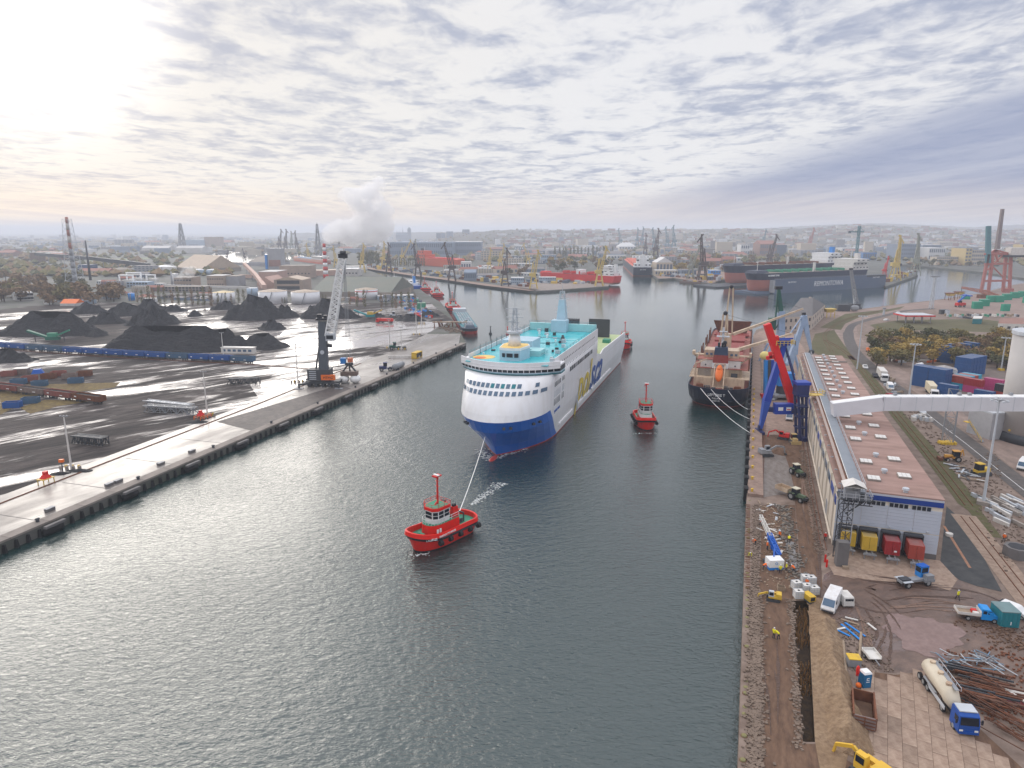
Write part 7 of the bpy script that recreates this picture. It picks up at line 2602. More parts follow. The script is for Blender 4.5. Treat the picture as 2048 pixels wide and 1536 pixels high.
# ------------------------------------------------------------------ railway wagons
m_wblue=M('wagon_blue',(0.015,0.09,0.33),.5,.45,.5,rgb2=(.03,.07,.14))
m_wdull=M('wagon_dull_blue',(0.06,0.13,0.22),.6,.6,.5)
m_wred=M('wagon_faded_red',(0.26,0.085,0.07),.7,.7,.5,rgb2=(.13,.07,.05))
m_wgrey=M('wagon_grey_brown',(0.22,0.17,0.15),.7,.7,.5,rgb2=(.12,.07,.05))
_wag={}
def wagon(label,p,q,m,group,h=3.2,load=True):
 c=(p+q)/2
 d=q-p
 a=math.atan2(d.y,d.x)
 L=d.length-.7
 t=thing('freight_wagon',label,'wagon',c,a,group)
 key=m.name
 if key not in _wag:
  b=MB()
  b.box(0,0,1.1,12,.12+2.7,.15)
  for s in(-1,1):b.box(0,s*1.4,1.25,12,.1,h-1.25)
  for s in(-1,1):b.box(s*5.95,0,1.25,.1,2.7,h-1.25)
  body=b.build('body',m,t)
  r=MB()
  for k in range(9):
   for s in(-1,1):r.box(-5.7+k*1.425,s*1.5,1.2,.14,.1,h-1.2)
  for s in(-1,1):r.box(0,s*1.48,h-.15,12,.16,.15)
  rib=r.build('rib',m,t)
  ld=MB().box(0,0,h-.75,11.7,2.6,.3).build('load',m_coal,t)
  u=MB().box(0,0,.8,11,2.0,.3)
  for x in(-4.4,-3.1,3.1,4.4):
   for s in(-1,1):u.cyl((x,s*.65,.45),(x,s*.85,.45),.45,.45,8)
  un=u.build('bogie',m_dsteel,t)
  pl=MB().box(-4,1.56,1.9,.9,.03,.35).box(-4,-1.56,1.9,.9,.03,.35).box(2,-1.56,1.6,1.3,.03,.25).build('plate',m_letwhite,t)
  _wag[key]=[body,rib,ld,un,pl]
  for o in _wag[key]:o.scale.x=L/12
 else:
  for o in _wag[key]:share(o,t,s=(L/12,1,1))
edges=[510,464,422,380,336,294,251,212,171,130,92,56,18,-22,-64]
tv=lambda u:697+(u/510.0)*30+2.2*math.sin(math.pi*max(0,min(1,u/510)))
for i,(u1,u0)in enumerate(zip(edges[:-1],edges[1:])):
 p, q=G(u0,tv(u0)), G(u1,tv(u1))
 m=m_wdull if i in(0,3,9,10)else m_wblue
 wagon(('dull' if m is m_wdull else 'bright')+' blue coal wagon of the long train, '+['first','second','third','fourth','fifth','sixth','seventh','eighth','ninth','tenth','eleventh','twelfth','thirteenth','last'][i]+' from its right end',p,q,m,'blue coal wagons of the long train')
re_=[(208,809),(150,801),(96,794),(43,787),(-8,781)]
for i in range(4):
 wagon(['orange brown rusty wagon at the right end of the short row','faded red wagon, second from the right of the short row','grey graffiti covered wagon in the short row','dark rusty wagon cut by the left frame edge'][i],G(*re_[i+1]),G(*re_[i]),[m_rust,m_wred,m_wgrey,m_wred][i],'rusty wagons of the short row',3.0)
for i,(u,v,m,lab)in enumerate(((18,752,m_wred,'rusty open box by the weeds, leftmost of the scrap row'),(38,768,m_wdull,'bluish open box in front of the scrap row'),(60,762,m_wred,'rusty red open box, third of the scrap row'),(80,772,m_wdull,'pale blue open box nearest the weeds'),(98,757,m_rust,'brown open box behind the pale blue one'),(118,752,m_wred,'brown red open box in the middle of the scrap row'),(140,757,m_wgrey,'grey brown open box right of the middle'),(152,766,m_wdull,'blue grey open box at the right end of the scrap row'),(170,752,m_rust,'rusty open box, rearmost on the right'),(26,815,m_wblue,'blue open box beside the rusty wagons'),(62,806,m_wdull,'faded blue open box behind the rusty wagons'))):
 t=thing('open_box',lab,'scrap box',G(u,v),R(12))
 b=MB()
 b.box(0,0,.1,5,2.6,.1)
 for s in(-1,1):b.box(0,s*1.3,.1,5,.1,2.0).box(s*2.5,0,.1,.1,2.6,2.0)
 b.build('body',m,t)
 MB().box(0,0,1.3,4.8,2.4,.3).build('load',m_rust,t)
t=thing('site_hut','small hut with blue tarpaulin behind the scrap boxes','hut',G(45,748),.2)
MB().box(0,0,0,5,3,2.4).build('wall',m_wgrey,t)
MB().box(0,0,2.4,5.4,3.4,.2).build('roof',m_dwhite,t)
MB().box(5.5,.5,0,4.5,3,1.8,.3,.6).build('tarpaulin',m_blue,t)
for i,(u1,v1,u2,v2)in enumerate(((292,812,385,822),(292,822,392,828),(150,884,212,890),(455,768,520,766))):
 a, b=G(u1,v1), G(u2,v2)
 d=b-a
 t=thing('steel_frame',['grey lattice frame with pale top lying on the coal yard, rear of a pair','grey lattice frame lying on the coal yard, front of a pair','dark lattice frame half sunk in coal mud above the apron','dark lattice frame lying left of the quay crane'][i],'steel frame',a,math.atan2(d.y,d.x))
 MB().lattice((0,0,1.0),(d.length,0,1.0),2.2,2.2,9,.22).build('frame',m_steel if i<2 else m_dsteel,t)
 MB().box(d.length/2,0,2.0,d.length*.9,1.9,.15).build('plate',m_lgrey if i==0 else m_dsteel,t)
# ------------------------------------------------------------------ light masts, red gear on the apron
for i,(u,v,vt,lab)in enumerate(((143,938,833,'white light mast with yellow guard blocks nearest the left edge'),(415,832,744,'white light mast with orange gear at its foot'),(596,765,690,'white light mast left of the quay crane'),(780,697,640,'white light mast near the bend of the rail'),(833,670,610,'light mast, left of two by the corner of the yard'),(843,648,605,'light mast, right of two by the corner of the yard'),(447,712,666,'thin white mast beside the white office cabin'),(803,700,655,'light mast behind the small loader'))):
 g=G(u,v)
 h=top(u,v,vt)
 t=thing('light_mast',lab,'light mast',g)
 MB().cyl((0,0,0),(0,0,h),.26,.13,8).build('pole',m_dwhite,t)
 b=MB().bar((-.9,0,h),(.9,0,h),.14)
 for x in(-.8,0,.8):b.box(x,0,h,.4,.35,.3)
 b.build('lamp_bar',m_steel,t)
 if i!=6:
  for k in range(7):
   MB().box(-2.4+k*.8,(k%2)*.9-.4,0,.5,.5,.9).build('guard_block',m_yellow if k%2 else m_conc,t)
t=thing('hopper','red hopper on a pale yellow frame on the wet apron at the left','hopper',G(93,968),LA)
b=MB()
for x in(-1.3,1.3):
 for y in(-.9,.9):b.bar((x,y,0),(x,y,1.5),.16)
b.box(0,0,1.4,3.0,2.2,.12).build('frame',m_cyel,t)
MB().box(0,0,1.5,2.0,1.6,.8,0,.55).box(.1,0,2.2,.9,.9,.9).build('hopper',m_red,t)
t=thing('hopper','red hopper beside orange guard rails at the foot of a light mast','hopper',G(402,838),LA)
MB().box(0,0,1.2,1.8,1.6,.9,0,.6).box(.1,0,2.0,.8,.8,.8).build('hopper',m_red,t)
b=MB()
for x in(-1.6,0,1.6,3.2):
 for y in(-1.2,1.2):b.bar((x,y,0),(x,y,1.1),.16)
for y in(-1.2,1.2):b.bar((-1.6,y,1.1),(3.2,y,1.1),.16).bar((-1.6,y,.6),(3.2,y,.6),.14)
b.build('guard_rail',m_orange,t)
t=thing('sign_post','post with a small orange box sign beside the left mast','sign',G(127,950),0)
MB().cyl((0,0,0),(0,0,3.6),.12,.12,6).build('post',m_dsteel,t)
MB().box(0,0,3.3,1.0,.7,.7).build('box',m_orange,t)
cone_heap('small coal spill at the foot of the left light mast',(160,942),3.5,1.6,.6,m_coal,'coal heap',301,'coal_heap')
cone_heap('small coal spill beside the orange guard rails',(395,845),3.5,1.8,.7,m_coal,'coal heap',302,'coal_heap')
cone_heap('small coal spill behind the left light mast',(120,948),2.6,1.6,.6,m_coal,'coal heap',303,'coal_heap')
# ------------------------------------------------------------------ mobile harbour crane with its grab
def quay_crane():
 o=G(648,772)
 Y=o.y
 t=thing('mobile_harbour_crane','dark grey mobile harbour crane with white lattice boom on the left quay','crane',o)
 L_=lambda u, v, y=Y:AD(u,v,y)-o
 b=MB().box(0,0,1.3,13,4.4,1.0)
 for x in(-5,-2.5,0,2.5,5):
  for y in(-1.8,1.8):b.cyl((x,y-.4,.75),(x,y+.4,.75),.75,.75,8)
 b.build('undercarriage',m_dsteel,t)
 b=MB()
 for x, y in((-8,-5),(7,-5),(-8,5),(7,5)):
  b.bar((x*.35,y*.3,1.8),(x,y,1.6),.7).bar((x,y,.3),(x,y,1.9),.5)
 b.build('outrigger_beam',m_dsteel,t)
 for x, y in((-8,-5),(7,-5),(-8,5),(7,5)):MB().box(x,y,0,3,1.6,.3).build('outrigger_pad',m_steel,t)
 MB().box(-1.0,-.5,2.7,8.5,5.0,4.2).build('machine_house',m_dsteel,t)
 for k in range(5):
  MB().box(-3.2,-3.03,3.2+k*.72,2.6,.08,.28).build('louvre',m_lgrey,t)
 MB().box(2.6,-2.8,3.0,5.2,1.0,2.0).build('name_board',m_orange,t)
 letters(t,'MTMG',1.3,m_black,(2.6,-3.32,3.5),(R(90),0,0),'lettering',.02)
 MB().bar(L_(648,752),L_(645,642),3.2,3.2,2.7,2.7).build('tower',M('tower_grey',(0.085,0.10,0.12),.5,.25),t)
 c=L_(645,640)
 MB().box(c.x,c.y,c.z,4.2,3.6,.8).box(c.x-1,c.y,c.z+.8,1.6,1.6,1.4).box(c.x+1.2,c.y,c.z+.8,1.2,1.6,1.0).build('tower_head',m_black,t)
 c=L_(663,680)
 MB().box(c.x,c.y-.8,c.z,3.2,3.0,2.6).build('cab',m_lgrey,t)
 MB().box(c.x,c.y-2.33,c.z+.7,2.6,.08,1.4).build('cab_glass',m_glass,t)
 MB().bar(L_(655,690),L_(664,692),1.2).build('cab_bracket',m_dsteel,t)
 MB().lattice(L_(660,672),L_(685,518),3.0,2.2,20,.30).build('boom',m_white,t)
 c=L_(686,514)
 MB().box(c.x,c.y,c.z-.4,3.2,1.4,1.6).cyl((c.x-.8,c.y,c.z+1.4),(c.x+1,c.y,c.z+1.4),.9,.9,10).build('boom_head',m_black,t)
 MB().bar(L_(640,680),L_(631,745),.5).bar(L_(648,665),L_(662,660),.5).build('luffing_cylinder',m_dsteel,t)
 MB().cyl(L_(647,703)+Vector((0,-1.8,0)),L_(647,703)+Vector((0,-2.0,0)),.8,.8,10).build('lamp',m_lgrey,t)
 b=MB()
 for k, x in enumerate((697,700,704,707)):
  b.bar(L_(687+k*.8,516),L_(x-4,726),.12)
 b.build('rope',m_steel,t)
# grab hanging / resting on the quay
 g=thing('grab','open clamshell grab with white shells resting on the quay under the crane ropes','grab',G(700,766))
 q=lambda u, v:AD(u,v,G(700,766).y)-G(700,766)
 c=q(698,727)
 MB().box(c.x-2.2,c.y,c.z,2.0,1.6,2.2).build('hydraulic_box',m_lblue,g)
 MB().box(c.x+.5,c.y,c.z+.6,1.8,1.6,1.6).build('hook_block',m_orange,g)
 MB().bar((c.x,0,c.z),(-3,0,4),.6).bar((c.x,0,c.z),(3,0,4),.6).bar((c.x,0,c.z),(0,1,4.6),.5).box(c.x,0,c.z-.6,3.0,1.4,.9).build('arm',m_dsteel,g)
 MB().box(0,0,3.2,6.4,3.2,1.5).build('yoke',m_crust,g)
 for s in(-1,1):
  MB().sph((s*2.2,-.2,1.7),2.2,2.6,1.7,10,6).build('shell',m_white,g,True)
 return t
quay_crane()
def small_loader(label,uv,a,m,kind='loader'):
 t=thing(kind if kind!='loader' else 'wheel_loader',label,'loader',G(*uv),a)
 MB().box(-1.2,0,.9,3.2,2.2,1.3).box(1.6,0,.8,2,1.6,.7).build('body',m,t)
 MB().box(-.2,0,2.2,1.6,1.7,1.4).build('cab',m_glass,t)
 MB().box(-.2,0,3.6,1.8,1.9,.15).build('cab_roof',m,t)
 MB().bar((1.4,0,1.6),(4.2,0,.9),.5).box(4.8,0,.2,1.3,3.0,1.3).build('bucket_arm',m_dsteel,t)
 wheels(t,[(1.7,1.1),(1.7,-1.1),(-1.8,1.1),(-1.8,-1.1)],.8,.55)
small_loader('dark green wheel loader under a light mast on the wet yard',(790,699),R(15),m_cgreen)
small_loader('grey wheel loader in the coal near the little spill',(788,634),R(5),m_lgrey)
small_loader('dark blue wheel loader beside the lying roller on the quay',(772,742),R(10),m_cdark)
t=thing('road_tanker','dark tank trailer parked by the quay edge beside the blue loader','trailer',G(797,740),LA)
MB().cyl((-4,0,2),(4,0,2),1.2,1.2,10).build('tank',m_steel,t,True)
MB().box(0,0,.8,8,1.2,.3).build('chassis',m_dsteel,t)
wheels(t,[(-3,1),(-3,-1),(-1.7,1),(-1.7,-1)],.5,.3)
t=thing('site_container','yellow open sided box by the corner of the left quay','container',G(834,716),LA)
MB().box(0,0,.2,6.5,2.6,.2).box(0,0,2.6,6.5,2.6,.4).box(-3.2,0,.3,.1,2.6,2.4).box(3.2,0,.3,.1,2.6,2.4).build('frame',m_yellow,t)
MB().box(0,0,.4,6.2,1.9,2.1).build('load',m_dsteel,t)
t=thing('wave_wall','low white concrete wall beside the yellow box','wall',G(808,716),LA*0)
for k in range(5):MB().box(-6+k*3,0,0,2.9,.5,1.1).build('block',m_dwhite,t)
def tipper(label,u1,v1,u2,v2,mc,mb):
 l, a, L=veh(u1,v1,u2,v2)
 t=thing('tipper_lorry',label,'lorry',G(u2,v2),a)
 cab(t,mc,0,2.4,None,2.8)
 MB().box(-7.0,0,1.2,9.0,2.4,1.7,0,.96).build('tipper_body',mb,t)
 MB().box(-5.5,0,.7,10.5,.8,.4).build('chassis',m_dsteel,t)
 wheels(t,[(-1.0,1.0),(-1.0,-1.0),(-4.4,1.0),(-4.4,-1.0),(-9.2,1.0),(-9.2,-1.0),(-10.5,1.0),(-10.5,-1.0)],.5,.32)
tipper('red tipper lorry driving across the wet coal yard',784,646,753,645,m_red,m_red)
def screen(label,o,a,m1,m2,s=1.0):
 t=thing('screening_plant',label,'conveyor',o,a)
 t.scale=(s,s,s)
 MB().bar((-9,0,5.5),(1,0,1.6),2.2,.9).build('belt',m1,t)
 MB().box(2,0,.8,6,2.6,1.6).build('chassis',m1,t)
 MB().bar((2,0,2),(10,0,5.5),1.2,.7).build('discharge_belt',m2,t)
 MB().box(2,0,2.4,4,2.4,1.8).build('screen_box',m2,t)
 MB().bar((-6,0,0),(-6,0,4.4),.3).bar((7,0,0),(7,0,4),.3).build('prop',m_dsteel,t)
screen('turquoise and yellow mobile screening plant in front of the tanks',G(735,636),R(2),M('screen_teal',(0.01,0.25,0.28),.5,.3),m_yellow)
screen('dark green mobile conveyor at the foot of the far left coal heap',G(98,683),R(8),M('screen_green',(0.015,0.13,0.09),.5,.4),m_green,1.1)
t=thing('office_cabin','long white office cabin at the foot of the huge coal heap','cabin',G(478,707),R(-6))
MB().box(0,0,.4,16,3.6,2.6).build('wall',m_dwhite,t)
MB().box(0,0,3.0,16.5,4.0,.2).build('roof',m_dwhite,t)
for k in range(6):MB().box(-6.5+k*2.6,-1.82,1.2,1.6,.06,1.1).build('window',m_bglass,t)
MB().box(0,0,0,19,6,.4).build('base',m_conc,t)
# ------------------------------------------------------------------ tanks, sheds and plant behind the yard
m_tankw=M('tank_white',(0.74,0.74,0.76),.4,.2,.15)
m_tankroof=M('tank_roof_tan',(0.46,0.36,0.27),.6,.4,.2)
m_tan=M('tan_wall',(0.40,0.31,0.25),.7,.35,.1)
m_pinkw=M('pink_wall',(0.50,0.33,0.27),.7,.3,.1)
m_brick=M('brick_wall',(0.30,0.16,0.13),.8,.4,.15)
m_greyw=M('grey_wall',(0.34,0.34,0.36),.7,.35,.1)
m_greenroof=M('greenish_roof',(0.15,0.165,0.14),.6,.5,.06,rgb2=(.22,.19,.15))
m_palewall=M('pale_wall',(0.58,0.56,0.54),.7,.3,.1)
m_bluewall=M('pale_blue_wall',(0.36,0.45,0.55),.7,.3,.1)
m_mossroof=M('brown_grey_roof',(0.26,0.225,0.19),.7,.4,.08)
m_redstripe=M('red_stripe',(0.55,0.05,0.04),.5,.1)
def tank(label,u0,u1,vb,vt,m=None,stripe=False,roof=None):
 a, b=G(u0,vb), G(u1,vb)
 c=(a+b)/2
 r=(b-a).length/2
 c=c+Vector((c.x,c.y,0)).normalized()*r*.6
 h=top((u0+u1)/2,vb,vt)*1.04
 t=thing('storage_tank',label,'tank',(c.x,c.y,ZG))
 MB().cyl((0,0,0),(0,0,h),r,r,28).build('wall',m or m_tankw,t,True)
 MB().cyl((0,0,h),(0,0,h+r*.14),r*1.01,r*.08,28).build('roof',roof or m_tankroof,t)
 if stripe:MB().cyl((0,0,h*.76),(0,0,h*.86),r*1.004,r*1.004,28,False).build('stripe',m_redstripe,t,True)
 b_=MB()
 for k in range(24):
  a0, a1=2*math.pi*k/24, 2*math.pi*(k+1)/24
  b_.bar((r*math.cos(a0),r*math.sin(a0),h+1),(r*math.cos(a1),r*math.sin(a1),h+1),.12).bar((r*math.cos(a0),r*math.sin(a0),h),(r*math.cos(a0),r*math.sin(a0),h+1),.1)
 b_.bar((0,-r-.3,0),(r*.3,-r-.2,h),.5).build('railing',m_steel,t)
for u0, u1, vb, vt, m, s, rf, lab in((519,575,606,584,None,False,None,'white tank with tan roof, left one of the adjacent pair'),(584,640,607,585,None,False,None,'white tank with tan roof, right one of the adjacent pair'),(711,756,599,580,None,True,None,'white tank with red stripe right of the crane boom'),(428,470,606,586,None,False,M('tank_yellow',(.62,.47,.22),.5,.3),'white tank with yellow top behind the poplars'),(495,517,592,577,m_bluewall,False,m_lgrey,'light blue tank between the poplars and the white pair'),(258,270,601,587,m_lblue,False,m_lblue,'bright blue round tank among the poplars'),(308,352,546,534,m_palewall,False,m_lgrey,'pale flat tank beside the big gabled store'),(268,300,548,538,m_greyw,False,m_lgrey,'low grey tank with pale roof on the left'),(222,265,549,539,m_tan,False,m_mossroof,'low brown tank on the left'),(385,412,549,540,m_bluewall,False,m_lgrey,'bluish tank behind the steaming plant, left of two'),(414,437,549,540,m_bluewall,False,m_lgrey,'bluish tank behind the steaming plant, right of two')):
 tank(lab,u0,u1,vb,vt,m,s,rf)
def shed(label,u0,v0,u1,v1,vt,depth,mw,mr,roof='gable',ridge=None,rows=0,cols=0,name='shed',win=(2.2,1.6),cat='building',mwin=None):
 """front edge from (u0, v0) to (u1, v1); eaves at row vt above its middle"""
 a, b=G(u0,v0), G(u1,v1)
 d=b-a
 n=Vector((-d.y,d.x,0)).normalized()
 h=max(2.0,top((u0+u1)/2,(v0+v1)/2,vt))
 return building(label,[a,b,b+n*depth,a+n*depth],h,mw,mr,roof,rows,cols,mwin or m_dsteel,None,name,cat,ridge if ridge else depth*.25,win)
shed('huge greenish grey storage shed with sloping roof behind the crane boom',622,596,782,598,584,75,m_mossroof,m_greenroof,'gable',11,name='storage_shed')
shed('tan processing hall with dark strip windows left of the huge shed',549,583,606,583,560,30,m_tan,m_tankroof,'gable2',3,2,1,'hall',(22,3.4))
shed('pink gabled hall left of the tan processing hall',515,580,548,580,566,40,m_pinkw,m_pinkw,'gable2',6,name='hall')
shed('pink brick hall with pale flat roof',518,562,554,562,544,40,m_pinkw,m_palewall,'flat',name='hall')
shed('brown brick hall with a row of small windows behind the tan hall',560,556,622,556,532,25,m_tan,m_mossroof,'flat',0,1,9,'hall',(1.6,1.6))
shed('low pink annex in front of the striped chimney',622,552,700,550,541,25,m_pinkw,m_tankroof,'flat',name='hall')
shed('low pale annex right of the striped chimney',690,552,716,552,538,22,m_palewall,m_white,'flat',0,1,4,name='hall')
shed('white low terminal hall on the channel bank',690,540,730,540,533,18,m_white,m_dwhite,'flat',name='hall')
shed('big gabled store with pale brown roof and one sunlit slope',352,541,405,545,536,60,m_mossroof,m_tankroof,'gable',18,name='store')
shed('grey barrel store by the channel',498,531,540,533,524,40,m_greyw,m_mossroof,'gable',8,name='store')
t=shed('grey silo tower with dark brick base and blue strip',537,538,564,538,497,18,m_greyw,m_lgrey,'flat',name='silo_tower')
MB().box(-13,-8,0,3.2,5,22).build('blue_strip',m_lblue,t)
MB().box(0,-9.3,4,18,.4,10).build('brick_face',m_brick,t)
shed('steaming grey brick plant with pipework',349,574,384,574,556,22,m_tan,m_mossroof,'flat',0,2,6,name='plant')
shed('pale plant block with a row of small windows',415,573,448,573,552,22,m_tan,m_palewall,'flat',0,2,7,name='plant',win=(1.4,1.2))
shed('white block with bright upper floors at the steaming plant',344,570,350,570,548,10,m_white,m_white,'flat',name='plant')
shed('grey block right of the pale plant',450,572,478,572,553,20,m_greyw,m_mossroof,'flat',name='plant')
shed('long low concrete gallery in front of the steaming plant',330,584,412,584,574,14,m_conc,m_mossroof,'flat',0,2,12,name='gallery')
shed('second long gallery with open columns behind the poplars',330,598,430,598,590,12,m_conc,m_conc_d,'flat',0,1,14,name='gallery')
shed('blue roofed office with pale walls on the left',254,575,296,575,565,14,m_bluewall,m_bluewall,'flat',0,2,7,name='office')
shed('pale cube house among brown trees at the far left',35,602,68,600,586,16,m_palewall,m_lgrey,'flat',0,2,5,name='house')
shed('low white and blue workshop behind the poplars right of the striped tank',756,600,830,598,592,12,m_bluewall,m_palewall,'flat',0,1,9,name='workshop')
shed('cream long shed behind the striped tank',756,588,822,586,576,18,M('cream_wall',(.50,.43,.36),.7,.3,.1),m_mossroof,'flat',0,1,6,name='shed')
shed('green painted kiosk on the quay of the red tugs',828,606,836,606,600,5,m_green,m_green,'flat',name='kiosk')
shed('second green painted kiosk nearer the coal heaps',834,618,850,618,607,6,m_green,M('pale_green',(.25,.4,.3),.6,.3),'flat',name='kiosk')
shed('orange roofed workshop by the yellow lorry at the far left',120,612,152,612,607,12,m_palewall,m_orange,'gable',3,name='workshop')
shed('white trailer park shed left of the orange roof',88,609,118,609,604,10,m_palewall,m_lgrey,'flat',name='shed')
shed('blue grey low shed right of the orange roof',154,609,176,609,602,12,m_bluewall,m_bluewall,'flat',0,1,4,name='shed')
shed('tall concrete coal bunker standing at the left beside the conveyor',62,528,78,528,506,20,m_crust,m_dsteel,'flat',name='bunker')
shed('dark blue hall behind the lattice chimney',157,544,180,544,530,20,M('dark_blue_wall',(.06,.10,.2),.7,.3),m_greyw,'flat',name='hall')
shed('long white warehouse on the horizon left of the lattice tower',284,505,338,505,496,40,m_palewall,m_palewall,'gable',6,name='warehouse')
shed('long white warehouse right of the lattice tower',352,506,405,506,496,40,m_palewall,m_palewall,'gable',6,name='warehouse')
shed('blue grey ship hall in the far left background',372,494,412,494,480,60,m_bluewall,m_bluewall,'flat',name='hall')
shed('pale grain silo block right of the far ship hall',410,494,440,494,474,40,m_tan,m_tan,'flat',name='silo_block')
shed('white flat hall by the distant channel end',490,500,540,500,497,20,m_white,m_white,'flat',name='hall')
def gallery(label,pts,w=2.6,m=None,prop=True):
 """an inclined conveyor gallery on props; pts: (u, v foot, v top)"""
 o=G(pts[0][0],pts[0][1])
 t=thing('conveyor_gallery',label,'conveyor',o)
 P_=[]
 for(u,v,vt)in pts:
  g=G(u,v)
  P_.append(g+Vector((0,0,top(u,v,vt)))-o)
 for a, b in zip(P_[:-1],P_[1:]):MB().bar(a,b,w,w).build('tube',m or m_greyw,t)
 if prop:
  b_=MB()
  for a, b in zip(P_[:-1],P_[1:]):
   for k in range(1,4):
    c=a.lerp(b,k/4)
    b_.bar((c.x,c.y,ZG-o.z),c,.7)
  b_.build('prop',m_steel,t)
gallery('long dark conveyor gallery falling from the coal bunker towards the plant',[(75,530,508),(180,540,516),(300,545,530)],5,m_dsteel)
gallery('pale brown inclined gallery between the pink halls',[(490,548,528),(512,566,550),(530,590,574)],4,m_pinkw)
gallery('second brown gallery crossing in front of the pink halls',[(480,556,552),(512,560,553)],4,m_pinkw)
gallery('grey gallery running right from the big gabled store',[(415,540,525),(530,540,529)],4,m_greyw)
gallery('thin pipe bridge in front of the steaming plant',[(330,582,571),(500,582,575)],2,m_palewall)
# pipe loops
for i,(u0,u1,v,vt)in enumerate(((241,268,574,551),(256,284,572,546),(295,312,570,550))):
 a, b=G(u0,v), G(u1,v)
 h=top(u0,v,vt)
 t=thing('pipe_arch',['white pipe arch, left of the plant pipes','tall white pipe arch, middle of the plant pipes','white pipe arch, right of the plant pipes'][i],'pipe',a)
 d=b-a
 MB().cyl((0,0,0),(0,0,h),.9,.9,8).cyl(d,d+Vector((0,0,h)),.9,.9,8).cyl((-.6,0,h),d+Vector((.6,0,h)),.9,.9,8).build('pipe',m_white,t,True)
 MB().box(d.x/2,d.y/2+5,0,d.length*.8,8,h*.6).build('vessel_block',m_palewall,t)
# ------------------------------------------------------------------ chimneys and lattice towers
def chimney(label,u,vb,vt,r0,bands,lattice=False,Yb=None,lean=None,m1=None,m2=None,m0=None):
 g=G(u,vb)
 h=top(u,vb,vt)
 t=thing('chimney',label,'chimney',g)
 n=bands
 for k in range(n):
  f0, f1=k/n,(k+1)/n
  MB().cyl((0,0,h*f0),(0,0,h*f1),r0*(1-.45*f0),r0*(1-.45*f1),14).build('band',m0 if m0 and k<n*.5 else(m1 or m_redstripe)if k%2==(n-1)%2 else(m2 or m_white),t,True)
 if lattice:
  MB().lattice((0,0,0),(0,0,h*.97),13,6,11,.22).build('support_tower',m_lgrey,t)
 return t
chimney('red and white striped chimney with white smoke in the left middle',652,556,487,3.4,9)
chimney('tall chimney in a lattice tower, red and white at the top, far left',152,574,434,2.6,11,True,m1=M('faded_red_band',(.36,.15,.11),.6,.4),m2=M('faded_band',(.50,.45,.41),.6,.3),m0=m_steel)
chimney('slim dark chimney right of the lattice chimney',181,560,481,1.5,1,m1=m_dsteel,m2=m_dsteel)
chimney('small stack on the steaming plant',345,575,543,1.2,1,m1=m_greyw,m2=m_greyw)
def pylon(label,u,vb,vt,w,m,arms=True):
 g=G(u,vb)
 h=top(u,vb,vt)
 t=thing('lattice_tower',label,'lattice tower',g)
 MB().lattice((0,0,0),(0,0,h),w,w*.22,10,w*.07).build('tower',m,t)
 b=MB().cyl((0,0,h),(0,0,h+h*.04),.4,.3,6)
 for f in(.8,.55):b.box(0,0,h*f,w*.9,w*.9,.5)
 b.build('platform',m,t)
pylon('grey lattice radio tower on the left horizon',366,505,447,17,m_steel)
pylon('slim lattice tower left of the smoking chimney',638,520,448,11,m_steel)
